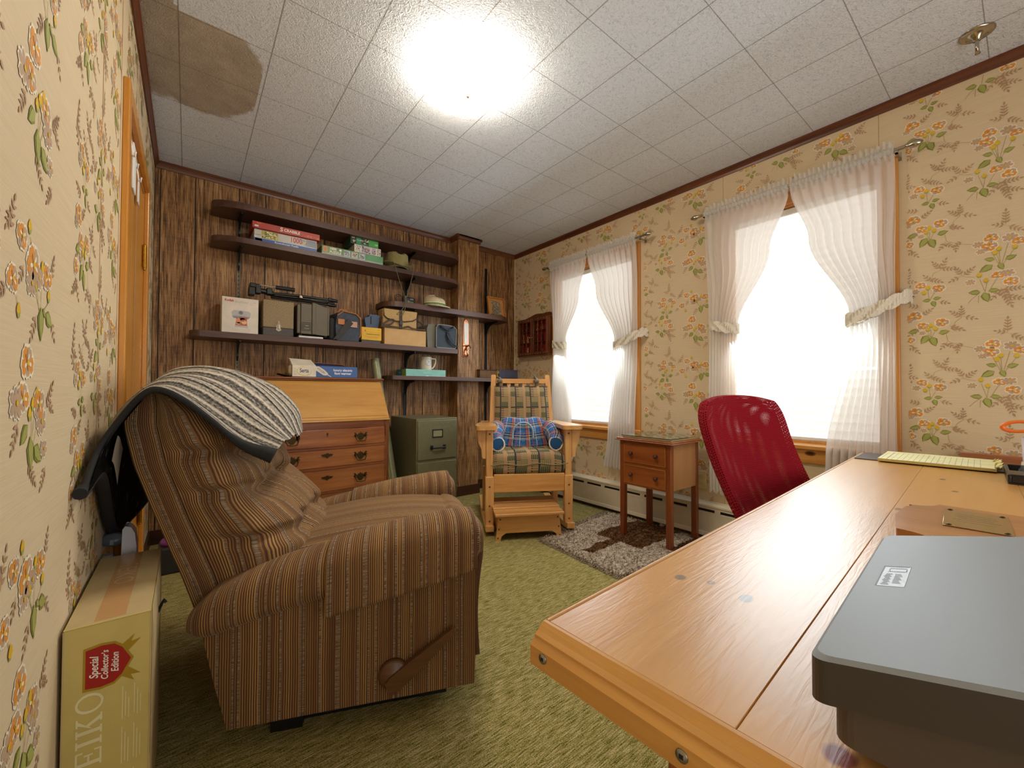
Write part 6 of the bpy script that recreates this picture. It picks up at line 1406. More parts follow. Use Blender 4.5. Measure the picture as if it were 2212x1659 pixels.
def capf(u, v):
    a = 2*PI*u; h = .10*v; r = .092*(1 if v < .55 else math.sqrt(max(0, 1-((v-.55)/.45)**2))*.96+.04); return (r*math.cos(a), r*math.sin(a)*.92, h+.012*v*math.cos(a-2.4)+.003*math.sin(6*a)*v)
m_ = MB(); m_.grid(capf, 48, 22, 0, cu=True); m_.add([capf(k/48, 1) for k in range(48)], [tuple(range(48))], 0, None, True); m_.build('cap_crown', M_CAP, t)
m_ = MB(); m_.grid(lambda u, v: (.0935*math.cos(2*PI*u), .0935*math.sin(2*PI*u)*.92, .008+.03*v), 60, 3, 0, cu=True)
for k in range(46):
    a = PI+PI*k/46; w2 = .004+.003*((k*7) % 3)/2; z0 = .014+.003*(k % 2)
    m_.add([(.0945*math.cos(a+q), .0945*math.sin(a+q)*.92, zz) for q, zz in ((-w2*6, z0), (w2*6, z0), (w2*6, z0+.016), (-w2*6, z0+.012))], [(0, 1, 2, 3)], 1)
m_.build('patterned_band', [plain('#d3cbb0', .8), plain('#5f7a35', .8)], t)
def visf(u, v):
    a = -PI*.5+.35+(u-.5)*2.3; r = .09+.062*v*math.cos((u-.5)*2.3); return (r*math.cos(a), r*math.sin(a)*.95, .010-.016*v*v+.018*(abs(u-.5)*2)**2*v)
m_ = MB(); m_.grid(visf, 30, 10, 0); bo = m_.build('cap_visor', plain('#cfc09a', .85), t); q = bo.modifiers.new('thickness', 'SOLIDIFY'); q.thickness = .006; q.offset = 1
t = thing('owl_picture', 'small framed string owl picture leaning on the panelling', 'picture', (2.362, 3.205, 1.6455), 0, None, (math.radians(-11), 0, 0))
M_OWF = wood('owl_frame_wood', '#a8642a', '#d18f4c', 'z', 1, .4)
m_ = MB(); m_.rbox(-.10, .10, 0, .022, 0, .012, .001); m_.rbox(-.10, .10, 0, .022, .208, .22, .001); m_.rbox(-.10, -.088, 0, .022, .012, .208, .001); m_.rbox(.088, .10, 0, .022, .012, .208, .001); m_.build('frame', M_OWF, t)
m_ = MB(); m_.box(-.088, .088, .014, .018, .012, .208, 0); rnd = random.Random(2); OO = (0, .0135, 0)
def oz(x, z_): # inside the owl's outline?
    return ((x-.002)/.052)**2+((z_-.135)/.052)**2 < 1 or ((x-.0)/.055)**2+((z_-.085)/.062)**2 < 1 or (abs(x) < .048 and .15 < z_ < .19 and abs(x) > .02-(.19-z_))
m_.flat([(-.05, .03), (-.055, .09), (-.045, .125), (-.052, .16), (-.042, .192), (-.02, .18), (.02, .18), (.044, .192), (.054, .155), (.048, .12), (.056, .085), (.04, .04), (.0, .022)], OO, FX, FZ, 5, .0002)
for k in range(700):
    x, z_ = rnd.uniform(-.07, .07), rnd.uniform(.02, .195)
    if oz(x, z_): m_.rect(x, x+rnd.uniform(.002, .006), z_, z_+rnd.uniform(.0015, .004), OO, FX, FZ, 1+(k % 2), .0003+.0004*k/900)
for k in range(120): a = rnd.uniform(-.085, .08); m_.rect(a, a+.006, rnd.uniform(.013, .03), rnd.uniform(.03, .05), OO, FX, FZ, 3, .0002+.0003*k/120)
for x in (-.02, .024): m_.flat(ell(x, .158, .010, .010), OO, FX, FZ, 2, .0009); m_.flat(ell(x, .158, .0055, .0055), OO, FX, FZ, 4, .0011)
m_.build('owl_panel', [plain('#c88f4c', .5), plain('#5a4c3a', .5), plain('#cfc6b0', .5), plain('#6d4a22', .6), plain('#3a3f48', .3), plain('#7d6c50', .5)], t)

# long camera shelf
z = 1.301
def d_kod(m_, w_, h_):
    ft(m_, 'Kodak', -w_/2+.014, h_*.905, .021, 1, 'LEFT', .85, bold=.03); ft(m_, 'EasyShare', -w_/2+.068, h_*.885, .019, 2, 'LEFT', .9); fr(m_, w_/2-.052, w_/2-.016, h_*.83, h_*.835, 3)
    ft(m_, 'printer dock', w_/2-.033, h_*.875, .006, 3); ft(m_, '6MP', w_/2-.020, h_*.90, .008, 2); fr(m_, -w_/2+.016, -w_/2+.052, h_*.36, h_*.362, 3)
    for q in range(4): fr(m_, -w_/2+.018, -w_/2+.050-.004*q, h_*.385+.006*q, h_*.388+.006*q, 3)
    m_.flat([(-.047, .130), (-.043, .108), (.052, .106), (.055, .132), (.044, .142), (-.035, .144)], (0, 0, 0), FX, FZ, 4, .0004); m_.flat([(-.043, .108), (-.036, .094), (.040, .092), (.052, .106)], (0, 0, 0), FX, FZ, 5, .0005); m_.flat(ell(.002, .130, .013, .013), (0, 0, 0), FX, FZ, 5, .0006); m_.flat(ell(.002, .130, .008, .008), (0, 0, 0), FX, FZ, 6, .0007)
    m_.flat([(-.030, .038), (.042, .036), (.040, .055), (-.028, .056)], (0, 0, 0), FX, FZ, 4, .0004); m_.flat([(-.026, .050), (.036, .049), (.034, .103), (-.020, .105)], (0, 0, 0), FX, FZ, 7, .0006)
    for x, z_, a, b, c in ((-.008, .078, .016, .018, 8), (.012, .088, .013, .011, 8), (.020, .070, .014, .013, 9), (.012, .092, .016, .006, 10), (-.012, .101, .007, .004, 11), (-.010, .062, .012, .008, 9)): m_.flat(ell(x, z_, a, b, 12), (0, 0, 0), FX, FZ, c, .0008)
    fr(m_, -.030, .030, .021, .0216, 2)
carton('printer_carton', 'white photo printer carton at the end of the camera shelf, beside the tan case', 'box', .158, .352, 3.10, 3.285, z, z+.224, [plain('#ddd2c0', .5), plain('#c0352a', .5), plain('#b3aca0', .5), plain('#cf8f80', .5), plain('#b8b4b4', .4), plain('#8b868a', .4), plain('#6f6c72', .4), plain('#b4552f', .5), plain('#d98f60', .5), plain('#e8b080', .5), plain('#7a2c18', .5), plain('#5fb0b8', .5)], None, d_kod)
t = thing('cable_loop', 'dark coiled cable end showing over the white printer carton', 'cable', (.27, 3.299, z)); m_ = MB(); m_.rbox(-.05, .055, -.006, .006, .228, .254, .005); m_.rbox(-.015, .03, -.010, .01, 0, .23, .004); m_.build('coiled_cable', plain('#37302a', .5), t)
# tan slide case with a latch
t = thing('slide_case', 'tan fabric covered case with a metal latch beside the white carton', 'case', (.468, 3.10, z))
def m_tweed():
    n = NT('tan_tweed'); n.set(.8); f = n.noise(n.coord(), 260, 2); n.base(n.ramp(f, [(.35, '#6f5d42'), (.6, '#a58f6c')])); n.bump(f, .4, .001); return n.m
m_ = MB(); m_.rbox(-.09, .09, 0, .19, .055, .236, .004); m_.build('case_cover', m_tweed(), t)
m_ = MB(); m_.rbox(-.09, .09, -.001, .19, 0, .054, .004); m_.build('case_base', plain('#4a4038', .5, 0, .15, None, 60), t)
m_ = MB(); m_.prism([(-.016, .040), (0, .03), (.016, .040), (.012, .055), (.016, .065), (.008, .08), (.006, .098), (0, .104), (-.006, .098), (-.008, .08), (-.016, .065), (-.012, .055)], .003, (0, -.001, 0), FX, FZ); m_.rbox(-.005, .005, -.008, -.003, .045, .09, .002); m_.build('latch', M_NICKEL, t)
# projector
t = thing('slide_projector', 'olive grey slide projector with a vent grille under the folded tripod', 'projector', (.682, 3.085, z))
M_PRJ = plain('#625845', .5, .05, .04)
m_ = MB()
m_.rbox(-.105, -.083, .006, .20, .03, .228, .004); m_.rbox(-.083, -.014, 0, .20, .028, .236, .003); m_.rbox(-.0135, .012, -.004, .20, .028, .248, .004); m_.prism([(.0125, .028), (.088, .024), (.088, .220), (.0125, .246)], .20, (0, .20, 0), FX, FZ); m_.rbox(.0885, .104, .004, .20, .028, .226, .004); m_.build('projector_body', M_PRJ, t)
m_ = MB()
for k in range(6): m_.box(-.080, -.018, -.0012, -.0002, .050+.0105*k, .0535+.0105*k)
m_.build('vent_slots', M_BLACK, t)
m_ = MB(); m_.rbox(-.095, .06, -.002, .2, .0, .014, .003); m_.build('white_tray', plain('#cfccc6', .4), t)
for x in (-.08, .08): MB().box(x-.01, x+.01, .02, .18, .0145, .028).build('foot', M_BLACK, t)
m_ = MB(); m_.box(-.062, -.030, -.0018, -.0012, .064, .067); m_.box(-.055, -.035, -.0018, -.0012, .083, .086); m_.build('worn_lettering', plain('#a09a88', .5), t)
# folded tripod lying on the case and the projector
t = thing('folded_tripod', 'black folded camera tripod lying across the tan case and the projector', 'tripod', (0, 0, 0))
TB = Vector((.36, 3.17, 1.585)); TE = Vector((.845, 3.165, 1.578)); dv = (TE-TB)
M_TR = plain('#1f1e1c', .35, .3, .03); M_TR2 = plain('#4a4335', .3, .6, .03)
m_ = MB(); m_.rbox(.300, .335, 3.12, 3.19, 1.560, 1.612, .004); m_.rbox(.306, .34, 3.125, 3.185, 1.612, 1.640, .004); hd = m_.build('plate_head', M_TR, t)
MB().lathe([(0, -.004), (.005, -.003), (.005, 0)], (.300, 3.15, 1.590), 10, axis='x').build('plate_screw', M_NICKEL, hd)
m_ = MB(); m_.rbox(.336, .37, 3.13, 3.18, 1.575, 1.638, .006); m_.cyl((.36, 3.155, 1.60), (.44, 3.158, 1.592), .017); m_.rbox(.40, .435, 3.13, 3.185, 1.578, 1.622, .006); m_.build('pan_joint', M_TR, t)
m_ = MB(); m_.cyl((.36, 3.13, 1.632), (.46, 3.125, 1.629), .004); m_.build('handle_rod', M_NICKEL, t); m_ = MB(); m_.cyl((.452, 3.125, 1.629), (.565, 3.12, 1.627), .0135); m_.build('foam_grip', M_BLACK, t)
for k, (y, z0, z1) in enumerate(((3.13, 1.588, 1.592), (3.165, 1.571, 1.563), (3.21, 1.594, 1.585))):
    m_ = MB(); m_.tube([(.43, y+.01, z0), (.62, y, (z0+z1)/2+.004), (.80, y-.002, z1)], .0095, 8); m_.cyl((.80, y-.002, z1), (.835, y-.002, z1-.001), .012); m_.lathe([(0, -.012), (.010, -.008), (.010, .006), (0, .010)], (.842, y-.002, z1-.001), 10, axis='x'); m_.rbox(.785, .80, y-.014, y+.01, z1-.006, z1+.018, .003); m_.build('leg', M_TR, t)
    m_ = MB(); m_.tube([(.45, y+.004, z0-.010), (.78, y-.002, z1-.010)], .004, 6); m_.build('leg_brace', M_TR2, t)
m_ = MB(); m_.rbox(.590, .612, 3.10, 3.118, 1.572, 1.596, .005); m_.build('leg_clip', M_NICKEL, t)
# blue-grey camera bag with tan leather
M_CB = plain('#3d434f', .8, 0, .12, None, 50); M_LEA = plain('#b06a2c', .45, 0, .08)
t = thing('camera_bag', 'blue-grey camera bag with tan leather tabs beside the projector', 'bag', (.90, 3.06, z), math.radians(4))
m_ = MB(); P = [(-.075, 0), (.085, 0), (.092, .10), (.088, .175), (.06, .205), (-.04, .215), (-.07, .19), (-.082, .10)]; m_.prism(P, .20, (0, .205, 0), FX, FZ); m_.build('bag_body', M_CB, t, .014)
m_ = MB(); m_.rbox(-.115, -.078, .02, .19, .0, .16, .02); m_.build('side_pocket', plain('#2f3030', .8, 0, .1), t)
m_ = MB(); m_.tube([(-.072, .0, .175), (-.03, -.002, .21), (.06, -.002, .20), (.094, .0, .17), (.100, .004, .06), (.092, .01, .03)], .004, 8); m_.build('leather_piping', M_LEA, t)
m_ = MB(); m_.rbox(.088, .108, .01, .17, .04, .185, .008); m_.build('leather_pocket', plain('#8a6a3c', .5), t)
MB().rbox(-.068, -.022, -.004, -.0008, .112, .152, .001).build('leather_tab', M_LEA, t); MB().rbox(.018, .070, -.004, -.0008, .100, .142, .001).build('leather_tab', plain('#b98a72', .5), t)
m_ = MB(); m_.add([(-.10, -.002, .0), (-.05, -.004, .012), (.04, -.006, .128), (.004, -.006, .158)], [(0, 1, 2, 3)]); so = m_.build('shoulder_strap', plain('#3a3832', .8), t); so.modifiers.new('thickness', 'SOLIDIFY').thickness = .004
m_ = MB(); m_.tube([(-.04, .10, .205), (-.02, .10, .236), (.02, .10, .238), (.045, .10, .202)], .007, 8); m_.build('carry_handle', M_LEA, t)
# yellow carton on a dark box, film viewer on top
carton('film_box', 'flat dark grey box under the yellow carton', 'box', 1.012, 1.158, 3.095, 3.22, z, z+.020, [plain('#4a4844', .6)])
def d_yel(m_, w_, h_):
    ft(m_, 'STANDARD FLASHHOLDER', .01, h_*.46, .0105, 1, sx=.78, bold=.02); fr(m_, -.050, .066, h_*.30, h_*.31, 2); fr(m_, -.050, .066, h_*.62, h_*.63, 2); fr(m_, .0655, .0665, h_*.30, h_*.63, 2); fr(m_, -.052, -.0445, h_*.66, h_*.78, 2)
    fr(m_, -.03, .05, h_*.22, h_*.23, 1); fr(m_, .045, .065, h_*.83, h_*.845, 1)
carton('flash_carton', 'small yellow flashholder carton between the camera bag and the cardboard box', 'box', 1.011, 1.162, 3.09, 3.21, z+.0205, z+.117, [plain('#d9a820', .45), plain('#4a3a18', .5), plain('#b3442a', .5)], None, d_yel)
t = thing('film_viewer', 'blue-grey plastic film viewer sitting on the yellow carton', 'viewer', (1.10, 3.125, z+.1175)); M_VW = plain('#42536b', .4)
m_ = MB(); m_.prism([(-.045, .006), (.006, .0), (.048, .002), (.062, .098), (.040, .106), (-.018, .106), (-.020, .088), (-.052, .075), (-.055, .065)], .06, (0, .06, 0), FX, FZ); m_.build('viewer_body', M_VW, t, .005)
m_ = MB(); m_.box(-.012, -.004, -.002, .0, .03, .09); m_.build('viewer_slot', M_BLACK, t)
# cardboard box, tan bag on it, dark cooler bag
carton('cardboard_box', 'plain cardboard box under the tan shoulder bag', 'box', 1.186, 1.536, 3.09, 3.27, z, z+.128, [plain('#c39a62', .65, 0, .05)], None, lambda m_, w_, h_: fr(m_, -w_/2+.004, w_/2-.004, h_-.012, h_-.0105, 0))
t = thing('shoulder_bag', 'tan canvas shoulder bag with a brown trimmed flap on the cardboard box', 'bag', (1.322, 3.11, z+.129)); M_CV = plain('#b5935c', .8, 0, .06, None, 60); M_BR = plain('#4a3524', .7)
m_ = MB(); m_.rbox(-.142, .142, 0, .12, 0, .155, .012); m_.build('bag_body', M_CV, t)
P = [(-.138, .155), (.142, .155), (.138, .098), (.10, .075), (.03, .062), (-.04, .060), (-.11, .075), (-.135, .095)]
m_ = MB(); m_.prism(P, .006, (0, -.002, 0), FX, FZ); fo = m_.build('flap', M_CV, t); m_ = MB(); m_.tube([(p, -.008, q) for p, q in P], .0048, 6, closed=True); m_.build('flap_trim', M_BR, fo)
m_ = MB(); m_.rbox(-.012, .012, -.012, -.0085, .05, .152, .001); m_.rbox(-.012, .012, -.010, -.001, 0, .05, .001); m_.build('centre_strap', M_BR, t)
m_ = MB(); m_.rbox(-.014, .014, -.018, -.0125, .032, .072, .003); m_.build('buckle', plain('#3a3a3c', .35), t)
P = cat_spline([(-.14, .03, .09), (-.165, -.012, .05), (-.15, -.03, .012), (-.10, -.03, .02), (-.06, -.028, .055), (-.09, -.02, .06), (-.14, -.028, .03), (-.165, -.03, .004), (-.08, -.035, .004), (0, -.035, .003), (.05, -.035, .018), (.10, -.035, .004), (.19, -.03, .004), (.215, .0, .02), (.19, .03, .07), (.145, .05, .095)], 150)
m_ = MB(); n_ = len(P)
def stp(u, v): p = P[int(round(u*(n_-1)))]; return (p[0], p[1], max(.002, p[2]+(v-.5)*.016+.003))
m_.grid(stp, n_, 3, 0); so = m_.build('shoulder_strap', M_BR, t); q = so.modifiers.new('thickness', 'SOLIDIFY'); q.thickness = .003
t = thing('cooler_bag', 'dark cooler bag with a grey piped edge at the chase end of the camera shelf', 'bag', (1.70, 3.08, z)); M_CL = plain('#25303c', .6, 0, .08); M_CL2 = plain('#6a6656', .7, 0, .06)
m_ = MB(); m_.prism([(-.075, 0), (.112, 0), (.118, .17), (.10, .192), (-.05, .198), (-.072, .18)], .215, (0, .215, 0), FX, FZ); m_.build('bag_body', M_CL, t, .012)
m_ = MB(); m_.prism([(-.145, .0), (-.078, .0), (-.074, .18), (-.09, .198), (-.14, .194), (-.155, .15)], .19, (0, .205, 0), FX, FZ); m_.build('grey_end', M_CL2, t, .012)
m_ = MB(); m_.tube([(-.077, -.003, .006), (-.077, -.004, .17), (-.06, -.004, .196), (.0, .0, .2), (.09, .0, .195), (.116, -.003, .17), (.113, -.003, .02), (.105, -.003, .004), (-.07, -.003, .003)], .0035, 6); m_.build('grey_piping', plain('#9a9788', .6), t)
m_ = MB(); P = cat_spline([(-.04, -.002, .19), (-.02, -.02, .172), (.02, -.025, .155), (.06, -.022, .165), (.085, -.002, .19)], 30); m_.tube([tuple(p) for p in P], .008, 8); m_.build('top_handle', M_CL, t)
m_ = MB(); m_.rbox(.018, .042, -.012, -.004, .128, .142, .002); P = cat_spline([(.03, -.008, .128), (.04, -.02, .09), (.07, -.03, .045), (.11, -.022, .02)], 24); so = MB(); so.grid(lambda u, v: (P[int(round(u*23))][0]+(v-.5)*.03, P[int(round(u*23))][1], P[int(round(u*23))][2]), 24, 3); q = so.build('side_strap', M_CL, t).modifiers.new('thickness', 'SOLIDIFY'); q.thickness = .004; m_.build('strap_buckle', M_BLACK, t)

# lowest shelf: teal box with a mug, books near the window wall
def d_teal(m_, w_, h_):
    fr(m_, -w_/2, w_/2, h_-.002, h_, 1); fr(m_, -w_/2, w_/2, 0, .003, 1); ft(m_, 'The puzzle of your life', .01, h_*.52, .009, 2); fr(m_, -.002, .02, 0, .006, 2, .0006)
    m_.rect(0, .19, 0, h_, (-w_/2, .19, 0), (0, -1, 0), FZ, 3, .0005); m_.rect(.115, .185, 0, h_, (-w_/2, .19, 0), (0, -1, 0), FZ, 4, .0008)
    m_.text('Puzzle', (-w_/2, .12, h_*.55), (0, -1, 0), FZ, .016, 2, 'CENTER', .001)
carton('teal_box', 'flat teal box on the lowest shelf under the white mug', 'box', 1.368, 1.728, 3.10, 3.29, 1.0605, 1.1155, [plain('#7fb8aa', .45), plain('#a8d4c4', .45), plain('#d8ece4', .5), plain('#2a7a8a', .45), plain('#9aa844', .45)], None, d_teal)
t = thing('stoneware_mug', 'cream mug with a round blue emblem standing on the teal box', 'mug', (1.588, 3.19, 1.116)); M_MUG = plain('#d9cdb4', .25, 0, .03)
m_ = MB(); m_.lathe([(0, 0), (.045, 0), (.047, .004), (.047, .108), (.045, .113), (.041, .110), (.041, .012), (0, .010)], n=36); m_.build('cup', M_MUG, t)
P = [(.044, 0, .100), (.078, 0, .100), (.088, 0, .094), (.088, 0, .07), (.078, 0, .040), (.064, 0, .022), (.044, 0, .012)]; m_ = MB(); m_.tube([tuple(p) for p in cat_spline(P, 40)], .0065, 10); m_.build('handle', M_MUG, t)
m_ = MB()
def on(a, z_, r=.0476): return (r*math.sin(a), -r*math.cos(a), z_)
def disc(ca, cz, rr_, m, r, inner=0.0):
    K = 28
    for k in range(K):
        a0, a1 = 2*PI*k/K, 2*PI*(k+1)/K
        q = [on(ca+rr_*math.cos(a0)/.047, cz+rr_*math.sin(a0), r), on(ca+rr_*math.cos(a1)/.047, cz+rr_*math.sin(a1), r), on(ca+inner*math.cos(a1)/.047, cz+inner*math.sin(a1), r), on(ca+inner*math.cos(a0)/.047, cz+inner*math.sin(a0), r)]
        m_.add(q, [(3, 2, 1, 0)] if False else [(0, 1, 2, 3)], m)
disc(.0, .066, .031, 0, .0474); disc(0, .066, .0305, 1, .0477, .0285); disc(0, .066, .0235, 1, .0477, .0225)
m_.add([on(a, q, .0479) for a, q in ((-.12, .082), (-.02, .080), (.06, .066), (-.04, .068))], [(0, 1, 2, 3)], 2); m_.add([on(a, q, .0479) for a, q in ((.12, .076), (.22, .074), (.16, .062), (.08, .060))], [(0, 1, 2, 3)], 1)
for k in range(6): m_.add([on(a, q, .0479) for a, q in ((-.25+.08*k, .056), (-.2+.08*k, .056), (-.2+.08*k, .059), (-.25+.08*k, .059))], [(0, 1, 2, 3)], 1)
m_.build('round_emblem', [plain('#c9cdd0', .3), plain('#2c4888', .3), plain('#4a7a44', .3)], t)
t = thing('old_book', 'worn brown book on the lowest shelf behind the rocking chair', 'book', (2.20, 3.20, 1.0605)); m_ = MB(); m_.rbox(-.10, .085, -.07, .09, .005, .072, .003); m_.build('page_block', plain('#6b4a24', .7, 0, .2, None, 30), t)
m_ = MB(); m_.rbox(-.105, .09, -.075, .095, 0, .005, .002); m_.rbox(-.105, .09, -.075, .095, .072, .078, .002); m_.build('cover', plain('#4a2a18', .6), t)
t = thing('dark_book', 'dark blue-grey book with a gold fringed end beside the worn brown book', 'book', (2.42, 3.19, 1.0605)); m_ = MB(); m_.rbox(-.11, .12, -.07, .10, 0, .085, .006); m_.build('cover', plain('#3a3a48', .6, 0, .1), t)
m_ = MB(); rnd = random.Random(4)
for k in range(40): y = rnd.uniform(-.07, -.02); m_.tube([(-.11, y, .05+rnd.random()*.03), (-.128, y-.005, .04), (-.132+rnd.random()*.01, y-.008, .008)], .002, 4, 0, False)
m_.build('gold_fringe', plain('#b8923e', .7), t)['kind'] = 'stuff'
# copper wall bracket with a white inset and a hanging cord
M_COP = NT('copper'); M_COP.set(.3, .9); M_COP.base('#b8704a'); M_COP = M_COP.m
t = thing('copper_wall_hook', 'copper wall hook plate with a long white inset on the panelled chase', 'wall hook', (1.975, CY-.0005, 1.24))
P = [(-.03, .10), (-.028, .30), (-.022, .325), (-.010, .345), (0, .350), (.010, .345), (.022, .325), (.028, .30), (.03, .10), (.028, .03), (.018, .015), (-.018, .015), (-.028, .03)]
m_ = MB(); m_.prism(P, .006, (0, -.0, 0), FX, FZ); m_.lathe([(0, -.008), (.004, -.007), (.004, -.005)], (0, 0, .333), 10, axis='y'); m_.build('back_plate', M_COP, t)
m_ = MB(); m_.prism([(-.019, .125), (-.023, .31), (-.016, .318), (.016, .318), (.023, .31), (.019, .125)], .004, (0, -.0065, 0), FX, FZ); m_.build('white_inset', plain('#dcd6c8', .25), t)
m_ = MB(); m_.tube([(.0, -.007, .10), (.012, -.03, .115), (.03, -.04, .10), (.022, -.045, .075), (.0, -.04, .08)], .006, 8); m_.tube([(0, -.008, .09), (-.004, -.03, .06), (.0, -.035, .03), (.014, -.012, .018)], .007, 8); m_.build('curled_hook', M_NICKEL, t)
m_ = MB(); m_.tube([(-.028, -.006, .105), (.0, -.014, .112), (.034, -.03, .105)], .005, 8); m_.build('copper_bar', M_COP, t); m_ = MB(); m_.tube([(-.035, -.004, .012), (-.01, -.02, .02), (.012, -.01, .024)], .006, 8); m_.build('copper_bar', M_COP, t)
P = cat_spline([(.02, -.01, .02), (.05, -.02, -.03), (.10, -.03, -.07), (.15, -.01, -.105)], 24); m_ = MB(); m_.tube([tuple(p) for p in P], .0022, 6); m_.build('hanging_cord', plain('#a8785c', .7), t)

# open foot-warmer carton on the secretary desk
t = thing('foot_warmer_carton', 'open blue and white foot warmer carton on top of the secretary desk', 'box', (.757, 3.05, 1.0308)); M_FW = plain('#e2d6c0', .5)
m_ = MB(); w2 = .212; m_.box(-w2, -w2+.0, .0, .20, 0, .08, 0)
m_.box(-w2, w2, 0, .003, .004, .079, 0); m_.box(-w2, w2, .197, .20, .004, .079, 0); m_.box(-w2, w2, 0, .20, .0, .004, 4); m_.box(w2-.003, w2, .003, .197, .004, .079, 1)
fr(m_, -.066, w2, .003, .079, 1, .0005)
ft(m_, 'luxury electric', .112, .053, .0235, 2, sx=.95, bold=.02); ft(m_, 'foot warmer', .112, .030, .0235, 2, sx=.95, bold=.02)
ft(m_, 'Serta', -.140, .043, .037, 3, sx=.72, bold=.015)
for k in range(40):
    a0, a1 = .4+5.1*k/40+1.0, .4+5.1*(k+1)/40+1.0; th = .0012+.0032*math.sin(PI*k/40)
    f_ = lambda a, g: (-.140+(.046+g)*math.cos(a), .040+(.031+g)*math.sin(a)); m_.flat([f_(a0, 0), f_(a1, 0), f_(a1, -th), f_(a0, -th)], (0, 0, 0), FX, FZ, 5, .0006)
for q in range(9): fr(m_, -w2+.006, -w2+.030-.004*(q % 3), .014+.0055*q, .0165+.0055*q, 6)
m_.flat([(-.085, .062), (-.066, .074), (-.050, .076), (-.012, .052), (.010, .030), (.012, .022), (.0, .014), (-.02, .016), (-.05, .036), (-.075, .052)], (0, 0, 0), FX, FZ, 0, .0009); m_.flat([(-.060, .062), (-.048, .066), (-.02, .046), (-.002, .030), (-.012, .022), (-.035, .036)], (0, 0, 0), FX, FZ, 6, .0011); m_.flat(ell(-.018, .038, .005, .004), (0, 0, 0), FX, FZ, 7, .0013); m_.flat([(.004, .018), (.010, .022), (.036, .004), (.030, .004)], (0, 0, 0), FX, FZ, 0, .0009); fr(m_, -.058, -.052, .060, .064, 8, .0013)
m_.build('carton_walls', [M_FW, plain('#3f6299', .45), plain('#eef0f0', .5), plain('#23304a', .5), plain('#22304e', .5), plain('#c9c21e', .5), plain('#c0b6a4', .5), plain('#8f949a', .5), plain('#b3362e', .5)], t)
m_ = MB(); m_.add([(-w2, 0, .079), (-.066, 0, .079), (-.085, .07, .122), (-w2-.012, .065, .128)], [(0, 1, 2, 3)]); m_.add([(-.066, .003, .079), (.205, .003, .079), (.20, .09, .083), (-.08, .09, .105)], [(0, 1, 2, 3)], 1); m_.add([(-.08, .19, .085), (.20, .19, .082), (.14, .12, .100), (-.06, .12, .108)], [(0, 1, 2, 3)], 2)
m_.add([(-w2, 0, .003), (-w2, .18, .003), (-w2-.07, .16, .02), (-w2-.08, .03, .024)], [(0, 1, 2, 3)], 3); m_.add([(-w2, .003, .004), (-w2, .003, .079), (-w2-.012, .05, .128), (-w2-.004, .08, .05)], [(0, 1, 2, 3)], 0)
fo = m_.build('flaps', [M_FW, plain('#2c4068', .5), plain('#b5623e', .5), plain('#3a2c24', .6)], t); fo.modifiers.new('thickness', 'SOLIDIFY').thickness = .002
m_ = MB(); m_.rbox(-w2-.02, -.05, .02, .18, .006, .085, .025, 3); m_.build('folded_fleece', plain('#cdbb98', .85, 0, .12, None, 60), t)

# ------------------------------------------------------------------ hanging chess cabinet with two glazed doors and chess pieces
M_CAB = wood('cabinet_walnut', '#3e1c0e', '#7a4424', 'z', 1.1, .3, .2); M_REDF = plain('#8c1420', .85); M_BOX = plain('#c9a05c', .4); M_EB = plain('#17191c', .35)
KX, KY, KZ, KD = RW, 2.962, 1.29, .062; kh = .215; KH = .345
t = thing('chess_cabinet', 'small walnut wall cabinet with red lined shelves of chess pieces on the wallpaper', 'cabinet', (KX, KY, KZ))
m_ = MB(); m_.box(-.006, 0, -kh, kh, 0, KH, 0); m_.box(-.0075, -.0062, -kh+.01, kh-.01, .012, KH-.012, 1); m_.build('back_panel', [M_CAB, M_REDF], t)
m_ = MB()
for y in (-kh, kh-.012): m_.box(-KD, -.006, y, y+.012, 0, KH)
m_.box(-KD, -.006, -kh+.012, kh-.012, 0, .012); m_.box(-KD, -.006, -kh+.012, kh-.012, KH-.012, KH); m_.box(-KD+.006, -.008, -.006, .006, .012, KH-.012); m_.build('carcase', M_CAB, t)
P = [(-kh-.004, 0), (kh+.004, 0), (kh-.02, .012), (kh-.06, .026), (kh-.10, .032), (.04, .050), (0, .055), (-.04, .052), (-.10, .048), (-.14, .052), (-kh+.03, .050), (-kh-.002, .038)]
m_ = MB(); m_.prism([(-p, q) for p, q in P], .012, (0, KY*0, KH), (0, -1, 0), (0, 0, 1)); o_ = m_.build('crest', M_CAB, t); 
m_ = MB(); m_.rbox(-KD-.008, -.0, -kh-.008, kh+.008, -.012, -.0005, .003); m_.build('plinth', M_CAB, t); MB().rbox(-KD-.006, 0, -kh-.005, kh+.005, KH+.0005, KH+.008, .002).build('cornice', M_CAB, t)
SH = [.012, .125, .235]
m_ = MB()
for zz in SH[1:]:
    for a, b in ((-kh+.012, -.006), (.006, kh-.012)): m_.box(-KD+.012, -.0078, a, b, zz-.006, zz)
m_.build('inner_shelves', M_CAB, t)
